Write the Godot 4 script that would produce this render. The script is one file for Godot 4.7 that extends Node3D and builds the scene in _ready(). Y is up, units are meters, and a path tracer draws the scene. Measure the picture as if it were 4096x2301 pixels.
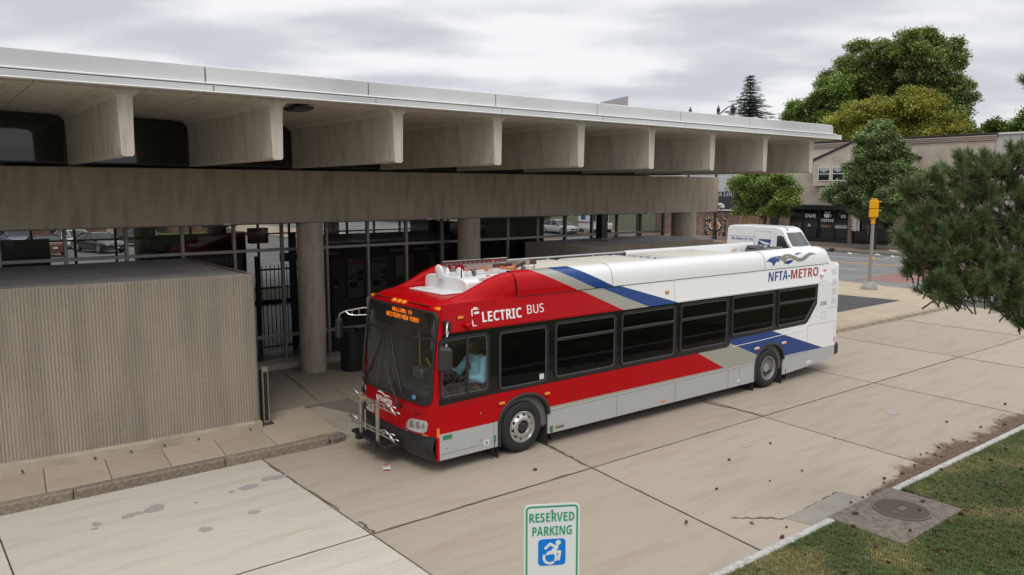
extends Node3D
# A city bus at a concrete transit station on an overcast day. World: x along the bus towards its rear, y up, z towards the camera; metres.

var mats := {}
var taken := {}
var orig := {}
var frame_of := {}  # how a thing's survey grid is laid out on the site
var row_z := 0.0  # survey row that a part stands on, where it is not its own middle
var hub_x := 0.0  # round parts keep their roundness about this survey x
var rng := RandomNumberGenerator.new()


# ---------- mesh collector ----------
class Mb:
	var v := PackedVector3Array()
	var n := PackedVector3Array()
	var uv := PackedVector2Array()
	var has_uv := false

	func tri(a: Vector3, b: Vector3, c: Vector3) -> void:
		var k := (b - a).cross(c - a).normalized()
		v.append(a); v.append(c); v.append(b)
		n.append(k); n.append(k); n.append(k)

	func tri_n(a: Vector3, b: Vector3, c: Vector3, na: Vector3, nb: Vector3, nc: Vector3) -> void:
		v.append(a); v.append(c); v.append(b)
		n.append(na); n.append(nc); n.append(nb)

	func quad(a: Vector3, b: Vector3, c: Vector3, d: Vector3) -> void:
		tri(a, b, c)
		tri(a, c, d)

	func box(c: Vector3, s: Vector3, b := Basis()) -> void:
		var h := s * 0.5
		var p := []
		for i in 8:
			p.append(c + b * Vector3(h.x if i & 1 else -h.x, h.y if i & 2 else -h.y, h.z if i & 4 else -h.z))
		quad(p[4], p[5], p[7], p[6])
		quad(p[1], p[0], p[2], p[3])
		quad(p[5], p[1], p[3], p[7])
		quad(p[0], p[4], p[6], p[2])
		quad(p[6], p[7], p[3], p[2])
		quad(p[0], p[1], p[5], p[4])

	func span(a: Vector3, b: Vector3) -> void:
		box((a + b) * 0.5, (b - a).abs())

	func cbox(c: Vector3, s: Vector3, e: float, b := Basis()) -> void:
		var h := s * 0.5
		e = minf(e, minf(h.x, minf(h.y, h.z)) * 0.9)
		var g := func(ax: int, sx: int, sy: int, sz: int) -> Vector3:
			var q := Vector3(h.x - e, h.y - e, h.z - e)
			q[ax] += e
			return c + b * Vector3(q.x * sx, q.y * sy, q.z * sz)
		for s1 in [-1, 1]:
			var f := [g.call(0, s1, -1, -1), g.call(0, s1, 1, -1), g.call(0, s1, 1, 1), g.call(0, s1, -1, 1)]
			var k := [g.call(1, -1, s1, -1), g.call(1, -1, s1, 1), g.call(1, 1, s1, 1), g.call(1, 1, s1, -1)]
			var m := [g.call(2, -1, -1, s1), g.call(2, 1, -1, s1), g.call(2, 1, 1, s1), g.call(2, -1, 1, s1)]
			for w in [f, k, m]:
				if s1 > 0:
					quad(w[0], w[1], w[2], w[3])
				else:
					quad(w[3], w[2], w[1], w[0])
		for s1 in [-1, 1]:
			for s2 in [-1, 1]:
				var o1: Array = [g.call(0, s1, s2, -1), g.call(0, s1, s2, 1), g.call(1, s1, s2, 1), g.call(1, s1, s2, -1)]
				var o2: Array = [g.call(1, -1, s1, s2), g.call(1, 1, s1, s2), g.call(2, 1, s1, s2), g.call(2, -1, s1, s2)]
				var o3: Array = [g.call(2, s2, -1, s1), g.call(2, s2, 1, s1), g.call(0, s2, 1, s1), g.call(0, s2, -1, s1)]
				for w in [o1, o2, o3]:
					face_out(w, c)
				for s3 in [-1, 1]:
					face_out([g.call(0, s1, s2, s3), g.call(1, s1, s2, s3), g.call(2, s1, s2, s3)], c)

	func face_out(w: Array, c: Vector3) -> void:
		var k: Vector3 = (w[1] - w[0]).cross(w[2] - w[0])
		if k.dot(w[0] - c) < 0:
			w.reverse()
		tri(w[0], w[1], w[2])
		if w.size() > 3:
			tri(w[0], w[2], w[3])

	func cyl(a: Vector3, b: Vector3, r0: float, r1: float, k := 12, caps := true) -> void:
		var d := (b - a).normalized()
		var u := d.cross(Vector3.UP if absf(d.y) < 0.9 else Vector3.RIGHT).normalized()
		var w := d.cross(u)
		for i in k:
			var t0 := TAU * i / k
			var t1 := TAU * (i + 1) / k
			var e0 := u * cos(t0) + w * sin(t0)
			var e1 := u * cos(t1) + w * sin(t1)
			var p := [a + e0 * r0, a + e1 * r0, b + e1 * r1, b + e0 * r1]
			tri_n(p[0], p[1], p[2], e0, e1, e1)
			tri_n(p[0], p[2], p[3], e0, e1, e0)
			if caps:
				tri(a, p[1], p[0])
				tri(b, p[3], p[2])

	func tube(pts: Array, r: float, k := 8, r_end := -1.0) -> void:
		var m := pts.size()
		var rows := []
		var u := Vector3.ZERO
		for i in m:
			var d: Vector3 = (pts[mini(i + 1, m - 1)] - pts[maxi(i - 1, 0)]).normalized()
			if u == Vector3.ZERO:
				u = d.cross(Vector3.UP if absf(d.y) < 0.9 else Vector3.RIGHT).normalized()
			u = (u - d * u.dot(d)).normalized()
			var w := d.cross(u)
			var rr := r if r_end < 0.0 else lerpf(r, r_end, float(i) / (m - 1))
			var row := []
			for j in k + 1:
				var t := TAU * j / k
				row.append(pts[i] + (u * cos(t) + w * sin(t)) * rr)
			rows.append(row)
		grid(rows)
		for e in [0, m - 1]:
			for j in k:
				if e == 0:
					tri(pts[0], rows[0][j + 1], rows[0][j])
				else:
					tri(pts[e], rows[e][j], rows[e][j + 1])

	# rows of points; outside is (along a row) x (across rows), flipped on request
	func grid(rows: Array, flip := false, uvs := false) -> void:
		var a := rows.size()
		var b: int = rows[0].size()
		var nn := []
		var loop: bool = (rows[0][0] as Vector3).distance_to(rows[0][b - 1]) < 1e-5
		for i in a:
			var row := []
			for j in b:
				var j0 := j - 1
				var j1 := j + 1
				if loop:
					if j0 < 0: j0 = b - 2
					if j1 > b - 1: j1 = 1
				j0 = maxi(j0, 0); j1 = mini(j1, b - 1)
				var du: Vector3 = rows[i][j1] - rows[i][j0]
				var dv: Vector3 = rows[mini(i + 1, a - 1)][j] - rows[maxi(i - 1, 0)][j]
				var k := du.cross(dv)
				if k.length() < 1e-12:
					du = rows[mini(i + 1, a - 1)][j1] - rows[mini(i + 1, a - 1)][j0] + rows[maxi(i - 1, 0)][j1] - rows[maxi(i - 1, 0)][j0]
					k = du.cross(dv)
				k = k.normalized()
				row.append(-k if flip else k)
			nn.append(row)
		for i in a - 1:
			for j in b - 1:
				var p00: Vector3 = rows[i][j]; var p01: Vector3 = rows[i][j + 1]
				var p10: Vector3 = rows[i + 1][j]; var p11: Vector3 = rows[i + 1][j + 1]
				if flip:
					tri_n(p00, p11, p01, nn[i][j], nn[i + 1][j + 1], nn[i][j + 1])
					tri_n(p00, p10, p11, nn[i][j], nn[i + 1][j], nn[i + 1][j + 1])
				else:
					tri_n(p00, p01, p11, nn[i][j], nn[i][j + 1], nn[i + 1][j + 1])
					tri_n(p00, p11, p10, nn[i][j], nn[i + 1][j + 1], nn[i + 1][j])

	# profile of (radius, height) turned about an axis
	func lathe(prof: Array, at: Vector3, axis: Vector3, k := 24, a0 := 0.0, a1 := TAU) -> void:
		var d := axis.normalized()
		var u := d.cross(Vector3.UP if absf(d.y) < 0.9 else Vector3.RIGHT).normalized()
		var w := d.cross(u)
		for i in prof.size() - 1:
			var rows := []
			for q in [prof[i], prof[i + 1]]:
				var row := []
				for j in k + 1:
					var t := lerpf(a0, a1, float(j) / k)
					row.append(at + d * q.y + (u * cos(t) + w * sin(t)) * q.x)
				rows.append(row)
			grid(rows)

	func ball(c: Vector3, r: Vector3, k := 12, b := Basis()) -> void:
		var rows := []
		for i in k / 2 + 1:
			var t := PI * i / (k / 2) - PI / 2
			var row := []
			for j in k + 1:
				var f := TAU * j / k
				row.append(c + b * (Vector3(cos(t) * sin(f), sin(t), cos(t) * cos(f)) * r))
			rows.append(row)
		grid(rows)

	# flat polygon pushed along a thickness: front at o + x u + y w, back t behind it
	func prism(poly: PackedVector2Array, o: Vector3, u: Vector3, w: Vector3, t: float, back := true) -> void:
		if Geometry2D.is_polygon_clockwise(poly):
			poly = poly.duplicate()
			poly.reverse()
		var k := u.cross(w).normalized()
		var idx := Geometry2D.triangulate_polygon(poly)
		var f := func(q: Vector2) -> Vector3: return o + u * q.x + w * q.y
		for i in range(0, idx.size(), 3):
			var a: Vector3 = f.call(poly[idx[i]]); var b: Vector3 = f.call(poly[idx[i + 1]]); var c: Vector3 = f.call(poly[idx[i + 2]])
			if (b - a).cross(c - a).dot(k) < 0:
				var h := b
				b = c; c = h
			tri(a, b, c)
			if back:
				tri(a - k * t, c - k * t, b - k * t)
		for i in poly.size():
			var a: Vector3 = f.call(poly[i]); var b: Vector3 = f.call(poly[(i + 1) % poly.size()])
			quad(a - k * t, b - k * t, b, a)

	# a polygon filled with points, bent into space by fn(Vector2)->Vector3
	func patch(poly: PackedVector2Array, step: float, fn: Callable, flip := false) -> void:
		var lo := poly[0]
		var hi := poly[0]
		for q in poly:
			lo = lo.min(q); hi = hi.max(q)
		var pts := PackedVector2Array()
		for i in poly.size():
			var a := poly[i]
			var b := poly[(i + 1) % poly.size()]
			var m := maxi(1, int(ceil(a.distance_to(b) / step)))
			for j in m:
				pts.append(a.lerp(b, float(j) / m))
		var edge := pts.size()
		var y := lo.y + step * 0.5
		var row := 0
		while y < hi.y:
			var x := lo.x + step * (0.5 if row % 2 else 0.25)
			while x < hi.x:
				var q := Vector2(x, y)
				if Geometry2D.is_point_in_polygon(q, poly):
					var ok := true
					for e in edge:
						if pts[e].distance_squared_to(q) < step * step * 0.16:
							ok = false
							break
					if ok:
						pts.append(q)
				x += step
			y += step
			row += 1
		var idx := Geometry2D.triangulate_delaunay(pts)
		var p3 := []
		var n3 := []
		for q in pts:
			var p: Vector3 = fn.call(q)
			var dx: Vector3 = fn.call(q + Vector2(0.004, 0)) - fn.call(q - Vector2(0.004, 0))
			var dy: Vector3 = fn.call(q + Vector2(0, 0.004)) - fn.call(q - Vector2(0, 0.004))
			var k := dx.cross(dy).normalized()
			p3.append(p)
			n3.append(-k if flip else k)
		for i in range(0, idx.size(), 3):
			var i0 := idx[i]; var i1 := idx[i + 1]; var i2 := idx[i + 2]
			var mid := (pts[i0] + pts[i1] + pts[i2]) / 3.0
			if not Geometry2D.is_point_in_polygon(mid, poly):
				continue
			var k: Vector3 = (p3[i1] - p3[i0]).cross(p3[i2] - p3[i0])
			if k.dot(n3[i0]) < 0:
				var h := i1
				i1 = i2; i2 = h
			tri_n(p3[i0], p3[i1], p3[i2], n3[i0], n3[i1], n3[i2])

	func add(m: Mesh, t: Transform3D) -> void:
		for s in m.get_surface_count():
			var arr := m.surface_get_arrays(s)
			var pv: PackedVector3Array = arr[Mesh.ARRAY_VERTEX]
			var pn: PackedVector3Array = arr[Mesh.ARRAY_NORMAL]
			var pi = arr[Mesh.ARRAY_INDEX]
			var nb := t.basis.inverse().transposed()
			if pi != null and pi.size():
				for i in pi:
					v.append(t * pv[i]); n.append((nb * pn[i]).normalized())
			else:
				for i in pv.size():
					v.append(t * pv[i]); n.append((nb * pn[i]).normalized())

	func mesh() -> ArrayMesh:
		var m := ArrayMesh.new()
		if v.is_empty():
			return m
		var arr := []
		arr.resize(Mesh.ARRAY_MAX)
		arr[Mesh.ARRAY_VERTEX] = v
		arr[Mesh.ARRAY_NORMAL] = n
		if has_uv:
			arr[Mesh.ARRAY_TEX_UV] = uv
		m.add_surface_from_arrays(Mesh.PRIMITIVE_TRIANGLES, arr)
		return m


# ---------- from the survey grid to the site ----------
# The lengths below were taken off on a grid whose cross lines stand a little askew to the building line; this lays them out square, in metres.
const ALONG := 1.0416
const SKEW := 0.136
const ACROSS := 1.0946


func mp(q: Vector3) -> Vector3:
	return Vector3(ALONG * q.x - SKEW * q.z, q.y, ACROSS * q.z)


func laid_out(m: Mesh, how) -> Mesh:
	if how is String and how == "site" or m.get_surface_count() == 0:
		return m
	var bb := m.get_aabb()
	var zc := bb.position.z + bb.size.z * 0.5
	if row_z != 0.0: zc = row_z
	elif how is float: zc = how
	elif how == "bus": zc = -9.66
	var ax := ALONG
	var bx := -SKEW * zc
	var ay := 1.0
	var by := 0.0
	var az := ACROSS
	var bz := 0.0
	var sh := 0.0
	if how is String:
		if how == "bus":
			az = 1.02
			bz = 1.02 * 9.66 - 10.574
		elif how == "roof":
			ax = 1.1363; bx = 1.632; ay = 1.0909; by = -0.4296; az = 1.1; bz = -1.035
		elif how == "skew":
			bx = 0.0
			sh = -SKEW
	if hub_x != 0.0:
		bx += (ax - 1.0) * hub_x
		ax = 1.0
	var arr := m.surface_get_arrays(0)
	var p: PackedVector3Array = arr[Mesh.ARRAY_VERTEX]
	var n: PackedVector3Array = arr[Mesh.ARRAY_NORMAL]
	for i in p.size():
		var q := p[i]
		p[i] = Vector3(ax * q.x + sh * q.z + bx, ay * q.y + by, az * q.z + bz)
		n[i] = Vector3(n[i].x / ax, n[i].y / ay, (n[i].z - n[i].x * sh / ax) / az).normalized()
	arr[Mesh.ARRAY_VERTEX] = p
	arr[Mesh.ARRAY_NORMAL] = n
	var out := ArrayMesh.new()
	out.add_surface_from_arrays(Mesh.PRIMITIVE_TRIANGLES, arr)
	return out


# ---------- objects ----------
func numbered(called: String) -> String:
	if taken.has(called):
		taken[called] += 1
		return "%s_%03d" % [called, taken[called]]
	taken[called] = 0
	return called


func tag(o: Node3D, label: String, category := "", group := "") -> Node3D:
	o.set_meta("label", label)
	if category: o.set_meta("category", category)
	if group: o.set_meta("group", group)
	return o


func thing(called: String, label: String, category: String, at := Vector3.ZERO, group := "", local := false, how = "row") -> Node3D:
	var o := Node3D.new()
	o.name = numbered(called)
	add_child(o)
	if not (how is String and how == "site") and not local:
		at = mp(at)
	o.position = at
	orig[o] = Vector3.ZERO if local else at
	frame_of[o] = "site" if local else how
	return tag(o, label, category, group)


func shape(what) -> Mesh:
	return what.mesh() if what is Mb else what


# a named part; its mesh is written in world coordinates unless the thing was made local
func part(parent: Node3D, called: String, what, m: Material, label := "", kind := "") -> MeshInstance3D:
	var o := MeshInstance3D.new()
	o.name = called
	o.mesh = laid_out(shape(what), frame_of[parent])
	o.material_override = m
	parent.add_child(o, true)
	frame_of[o] = frame_of[parent]
	if orig.has(parent):
		o.position = -orig[parent]
	if label: o.set_meta("label", label)
	if kind: o.set_meta("kind", kind)
	return o


func solo(called: String, what, m: Material, label: String, category: String, group := "", at := Vector3.ZERO, how = "row") -> MeshInstance3D:
	var o := MeshInstance3D.new()
	o.name = numbered(called)
	o.mesh = laid_out(shape(what), how if at == Vector3.ZERO else "site")
	at = mp(at)
	o.material_override = m
	add_child(o)
	o.position = at
	tag(o, label, category, group)
	return o


func struct(called: String, what, m: Material, label: String, how = "skew") -> MeshInstance3D:
	var o := solo(called, what, m, label, "", "", Vector3.ZERO, how)
	o.set_meta("kind", "structure")
	return o


func dup(src: Node3D, at: Vector3, turn: float, label: String, scale := 1.0) -> Node3D:
	var c: Node3D = src.duplicate()
	c.name = numbered(src.name)
	add_child(c)
	c.position = at
	c.rotation.y = turn
	c.scale = Vector3.ONE * scale
	c.set_meta("label", label)
	return c


# ---------- materials ----------
func lin(r: float, g: float, b: float) -> Color:
	return Color(r, g, b).linear_to_srgb()


func noise_tex(sd: int, freq: float, ramp: Array, size := 512, kind := FastNoiseLite.TYPE_SIMPLEX_SMOOTH, oct := 4, gain := 0.5) -> NoiseTexture2D:
	var f := FastNoiseLite.new()
	f.seed = sd
	f.noise_type = kind
	f.frequency = freq
	f.fractal_octaves = oct
	f.fractal_gain = gain
	if kind == FastNoiseLite.TYPE_CELLULAR:
		f.fractal_type = FastNoiseLite.FRACTAL_NONE
	var t := NoiseTexture2D.new()
	t.width = size
	t.height = size
	t.seamless = true
	t.generate_mipmaps = false
	t.noise = f
	var g := Gradient.new()
	var off := PackedFloat32Array()
	var col := PackedColorArray()
	for e in ramp:
		off.append(e[0])
		col.append(Color(e[1], e[1], e[1]) if e[1] is float else e[1])
	g.offsets = off
	g.colors = col
	t.color_ramp = g
	return t


var tx := {}


func make_textures() -> void:
	tx.fine = noise_tex(3, 0.09, [[0.0, 0.86], [0.5, 0.95], [1.0, 1.0]], 512)
	tx.stain = noise_tex(5, 0.008, [[0.0, 0.86], [0.45, 0.95], [0.7, 1.0], [1.0, 0.97]], 512)
	tx.wear = noise_tex(31, 0.012, [[0.0, Color(0.945, 0.93, 0.91)], [0.35, Color(0.98, 0.974, 0.966)], [0.6, Color(1, 1, 1)], [1.0, Color(0.985, 0.975, 0.955)]], 512, FastNoiseLite.TYPE_SIMPLEX_SMOOTH, 5, 0.55)
	tx.streak = noise_tex(41, 0.02, [[0.0, 0.84], [0.3, 0.945], [0.55, 1.0], [1.0, 1.0]], 512, FastNoiseLite.TYPE_SIMPLEX_SMOOTH, 4, 0.55)
	tx.rough = noise_tex(7, 0.09, [[0.0, 0.0], [1.0, 1.0]], 512)
	tx.pits = noise_tex(11, 0.05, [[0.0, 0.25], [0.17, 0.45], [0.24, 0.9], [0.6, 0.96], [1.0, 1.0]], 1024, FastNoiseLite.TYPE_SIMPLEX_SMOOTH, 3, 0.6)
	tx.grass = noise_tex(13, 0.02, [[0.0, Color(0.72, 0.80, 0.55)], [0.5, Color(0.88, 0.95, 0.7)], [1.0, Color(1, 1, 0.8)]], 512)
	tx.bark = noise_tex(17, 0.03, [[0.0, 0.5], [1.0, 1.0]], 256)
	tx.dirt = noise_tex(19, 0.02, [[0.0, 0.66], [0.5, 0.88], [1.0, 1.0]], 512, FastNoiseLite.TYPE_SIMPLEX_SMOOTH, 5, 0.6)


func mat(key: String, c: Color, rough := 0.6, metal := 0.0) -> StandardMaterial3D:
	if mats.has(key):
		return mats[key]
	var m := StandardMaterial3D.new()
	m.resource_name = key
	m.albedo_color = c
	m.roughness = rough
	m.metallic = metal
	mats[key] = m
	return m


func tri_map(m: StandardMaterial3D, t: Texture2D, sc: float, over: Texture2D = null, sc2 = 0.06, bump: Texture2D = null, bump_cm := 0.2) -> StandardMaterial3D:
	m.albedo_texture = t
	m.uv1_triplanar = true
	m.uv1_world_triplanar = true
	m.uv1_scale = Vector3.ONE * sc
	m.uv1_triplanar_sharpness = 4.0
	if over:
		m.detail_enabled = true
		m.detail_blend_mode = BaseMaterial3D.BLEND_MODE_MUL
		m.detail_uv_layer = BaseMaterial3D.DETAIL_UV_2
		m.detail_albedo = over
		m.uv2_triplanar = true
		m.uv2_world_triplanar = true
		m.uv2_scale = sc2 if sc2 is Vector3 else Vector3.ONE * float(sc2)
		m.uv2_triplanar_sharpness = 4.0
	if bump:
		m.heightmap_enabled = true
		m.heightmap_texture = bump
		m.heightmap_scale = bump_cm
	return m


func conc(key: String, c: Color, sc := 0.5, over := "stain", sc2 = 0.11, bump := 0.25) -> StandardMaterial3D:
	if mats.has(key):
		return mats[key]
	return tri_map(mat(key, c, 0.9), tx.fine, sc, tx[over], sc2, tx.rough, bump)


func paint(key: String, c: Color, rough := 0.35, coat := 0.6) -> StandardMaterial3D:
	if mats.has(key):
		return mats[key]
	var m := mat(key, c, rough)
	m.clearcoat_enabled = coat > 0.0
	m.clearcoat = coat
	m.clearcoat_roughness = 0.06
	m.metallic_specular = 0.3
	if key.begins_with("bus_"):
		# sheet metal is never quite flat
		m.uv1_triplanar = true
		m.uv1_world_triplanar = true
		m.uv1_scale = Vector3.ONE * 0.9
		m.heightmap_enabled = true
		m.heightmap_texture = tx.stain
		m.heightmap_scale = 0.12
	return m


func glass(key: String, c: Color, alpha: float, rough := 0.03) -> StandardMaterial3D:
	if mats.has(key):
		return mats[key]
	var m := mat(key, Color(c.r, c.g, c.b, alpha), rough)
	m.transparency = BaseMaterial3D.TRANSPARENCY_ALPHA
	m.cull_mode = BaseMaterial3D.CULL_DISABLED
	return m


func glow(key: String, c: Color, e: float, base := Color(0.02, 0.02, 0.02)) -> StandardMaterial3D:
	if mats.has(key):
		return mats[key]
	var m := mat(key, base, 0.4)
	m.emission_enabled = true
	m.emission = c
	m.emission_energy_multiplier = e
	return m


# ---------- lettering ----------
# text baked to a mesh: width and height of the whole string in metres, slanted by shear, at its lower left corner
func letters(mb: Mb, words: String, at: Vector3, right: Vector3, up: Vector3, w: float, h: float, weight := 700, slant := 0.0, font := "Droid Sans", deep := 0.004) -> void:
	var f := SystemFont.new()
	f.font_names = PackedStringArray([font])
	f.font_weight = weight
	var t := TextMesh.new()
	t.text = words
	t.font = f
	t.font_size = 64
	t.pixel_size = 0.01
	t.depth = 0.02
	t.curve_step = 2.0
	t.horizontal_alignment = HORIZONTAL_ALIGNMENT_LEFT
	var bb := t.get_aabb()
	if bb.size.x < 1e-4:
		return
	var r := right.normalized()
	var u := up.normalized()
	var k := r.cross(u).normalized()
	var sx := w / bb.size.x
	var sy := h / bb.size.y
	var b := Basis(r * sx, u * sy + r * (slant * sy), k * (deep / 0.02))
	mb.add(t, Transform3D(b, at - b * Vector3(bb.position.x, bb.position.y, bb.position.z)))


func pv(a: Array) -> PackedVector2Array:
	var p := PackedVector2Array()
	for i in range(0, a.size(), 2):
		p.append(Vector2(a[i], a[i + 1]))
	return p


func rrect(x0: float, y0: float, x1: float, y1: float, r: float, k := 5) -> PackedVector2Array:
	var p := PackedVector2Array()
	for c in [[x1 - r, y1 - r, 0.0], [x0 + r, y1 - r, PI / 2], [x0 + r, y0 + r, PI], [x1 - r, y0 + r, PI * 1.5]]:
		for i in k + 1:
			var t: float = c[2] + PI / 2 * i / k
			p.append(Vector2(c[0] + cos(t) * r, c[1] + sin(t) * r))
	return p


func circle2(c: Vector2, r: float, k := 20) -> PackedVector2Array:
	var p := PackedVector2Array()
	for i in k:
		p.append(c + Vector2(cos(TAU * i / k), sin(TAU * i / k)) * r)
	return p


# ring between an outline and the same outline shrunk or grown, as a raised band
func ring(mb: Mb, outer: PackedVector2Array, inner: PackedVector2Array, o: Vector3, u: Vector3, w: Vector3, t: float) -> void:
	var m := outer.size()
	var k := u.cross(w).normalized()
	for i in m:
		var j := (i + 1) % m
		var a := o + u * outer[i].x + w * outer[i].y
		var b := o + u * outer[j].x + w * outer[j].y
		var c := o + u * inner[j].x + w * inner[j].y
		var d := o + u * inner[i].x + w * inner[i].y
		mb.quad(a, b, c, d)
		mb.quad(a - k * t, b - k * t, b, a)
		mb.quad(d, c, c - k * t, d - k * t)


func shrink(p: PackedVector2Array, e: float) -> PackedVector2Array:
	# inset of a convex outline, corner by corner, same number of points
	var out := PackedVector2Array()
	var m := p.size()
	var ccw := not Geometry2D.is_polygon_clockwise(p)
	for i in m:
		var a := p[(i + m - 1) % m]
		var b := p[i]
		var c := p[(i + 1) % m]
		var d0 := (b - a).normalized()
		var d1 := (c - b).normalized()
		var n0 := Vector2(-d0.y, d0.x) if ccw else Vector2(d0.y, -d0.x)
		var n1 := Vector2(-d1.y, d1.x) if ccw else Vector2(d1.y, -d1.x)
		var h := (n0 + n1).normalized()
		out.append(b + h * (e / maxf(0.5, h.dot(n0))))
	return out


func multi(parent: Node3D, called: String, m: Mesh, mt: Material, where: Array, tint: PackedColorArray, kind := "") -> MultiMeshInstance3D:
	var mm := MultiMesh.new()
	mm.transform_format = MultiMesh.TRANSFORM_3D
	mm.use_colors = true
	mm.mesh = m
	mm.instance_count = where.size()
	for i in where.size():
		mm.set_instance_transform(i, where[i])
		mm.set_instance_color(i, tint[i])
	var o := MultiMeshInstance3D.new()
	o.name = called
	o.multimesh = mm
	o.material_override = mt
	parent.add_child(o, true)
	if kind: o.set_meta("kind", kind)
	return o


# ---------- view, sky, light ----------
func sky_image() -> Image:
	var w := 1536
	var h := 768
	var a := FastNoiseLite.new()
	a.seed = 21
	a.noise_type = FastNoiseLite.TYPE_SIMPLEX_SMOOTH
	a.frequency = 0.9
	a.fractal_octaves = 5
	a.fractal_gain = 0.47
	a.domain_warp_enabled = true
	a.domain_warp_amplitude = 0.35
	a.domain_warp_frequency = 0.7
	var b := FastNoiseLite.new()
	b.seed = 4
	b.frequency = 0.32
	b.fractal_octaves = 3
	var im := Image.create_empty(w, h, false, Image.FORMAT_RGBF)
	for y in h:
		var el := PI / 2 - PI * (y + 0.5) / h
		var up := sin(el)
		var ce := cos(el)
		for x in w:
			var c: Color
			if up > -0.03:
				var az := TAU * (x + 0.5) / w
				# a flat cloud deck seen in perspective, stretched a little along its drift
				var k := 1.0 / (maxf(up, 0.0) + 0.13)
				var dx := -sin(az) * ce * k
				var dz := cos(az) * ce * k
				var s := dx * 0.83 + dz * 0.55
				var t := -dx * 0.55 + dz * 0.83
				var n := a.get_noise_2d(s * 0.8, t * 1.7) + 0.55 * b.get_noise_2d(s + 40.0, t * 1.5)
				n = clampf(n * 1.15 + 0.53, 0.0, 1.0)
				n = n * n * (3.0 - 2.0 * n)
				var dark := Vector3(0.51, 0.535, 0.58)
				var lite := Vector3(0.80, 0.805, 0.82)
				var v := dark.lerp(lite, n)
				v *= 0.97 + 0.85 * smoothstep(0.2, 0.95, up)
				v = v.lerp(Vector3(0.74, 0.75, 0.775), 0.5 * (1.0 - smoothstep(0.0, 0.12, up)))
				c = Color(v.x, v.y, v.z)
			else:
				c = Color(0.22, 0.21, 0.19)
			im.set_pixel(x, y, c)
	return im


func make_view() -> void:
	var cam := Camera3D.new()
	cam.name = "camera"
	cam.fov = 40.72
	cam.near = 0.1
	cam.far = 2500.0
	add_child(cam)
	cam.position = Vector3(0, 4.726, 0)
	cam.rotation_degrees = Vector3(-7.176, -37.951, 0)
	cam.current = true
	var env := Environment.new()
	env.background_mode = Environment.BG_SKY
	var sm := PanoramaSkyMaterial.new()
	sm.panorama = ImageTexture.create_from_image(sky_image())
	var sky := Sky.new()
	sky.sky_material = sm
	env.sky = sky
	env.background_energy_multiplier = 1.0
	env.tonemap_mode = Environment.TONE_MAPPER_LINEAR
	env.tonemap_exposure = 1.2
	env.sdfgi_enabled = true
	env.ssao_enabled = true
	env.ssil_enabled = true
	var we := WorldEnvironment.new()
	we.name = "world"
	we.environment = env
	add_child(we)
	var sun := DirectionalLight3D.new()
	sun.name = "sun"
	sun.light_color = Color(1.0, 0.97, 0.92)
	sun.light_energy = 0.36
	sun.light_angular_distance = 22.0
	sun.shadow_enabled = true
	sun.rotation_degrees = Vector3(-54, -34, 0)
	add_child(sun)


# ---------- ground ----------
const TRACK := Vector3(0.07, 0.3, 0.42)

func slab(parent: Node3D, poly: PackedVector2Array, top: float, thick: float, m: Material, called := "slab") -> void:
	# poly in (x, z); a slightly bevelled plate
	var mb := Mb.new()
	var p := poly
	if not Geometry2D.is_polygon_clockwise(p):
		p = p.duplicate()
		p.reverse()
	# in the (x, -z) sense this runs anticlockwise seen from above
	var q := PackedVector2Array()
	for e in p:
		q.append(Vector2(e.x, -e.y))
	var s := shrink(q, 0.008)
	mb.prism(s, Vector3(0, top, 0), Vector3.RIGHT, Vector3.FORWARD, 0.002, false)
	for i in q.size():
		var j := (i + 1) % q.size()
		var a := Vector3(q[i].x, top - 0.006, -q[i].y)
		var b := Vector3(q[j].x, top - 0.006, -q[j].y)
		mb.quad(a, b, Vector3(s[j].x, top, -s[j].y), Vector3(s[i].x, top, -s[i].y))
		mb.quad(a - Vector3(0, thick, 0), b - Vector3(0, thick, 0), b, a)
	part(parent, called, mb, m)


func sheet(poly: PackedVector2Array, y: float) -> Mb:
	var q := PackedVector2Array()
	for e in poly:
		q.append(Vector2(e.x, -e.y))
	var mb := Mb.new()
	mb.prism(q, Vector3(0, y, 0), Vector3.RIGHT, Vector3.FORWARD, 0.003, false)
	return mb


func blot(c: Vector2, r: float, sd: int, sx := 1.0) -> PackedVector2Array:
	var g := RandomNumberGenerator.new()
	g.seed = sd
	var p := PackedVector2Array()
	var a := g.randf() * 6.0
	for i in 18:
		var t := TAU * i / 18
		var k := 1.0 + 0.22 * sin(2 * t + a) + 0.13 * sin(5 * t + 2 * a) + g.randf_range(-0.07, 0.07)
		p.append(c + Vector2(cos(t) * sx, sin(t)) * r * k)
	return p


# a stain sheet whose outline breaks up: a blot with satellites, as one flat mark
func mark(parent: Node3D, called: String, c: Vector2, r: float, sd: int, sx: float, y: float, m: Material) -> void:
	part(parent, called, sheet(blot(c, r, sd, sx), y), m)


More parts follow.
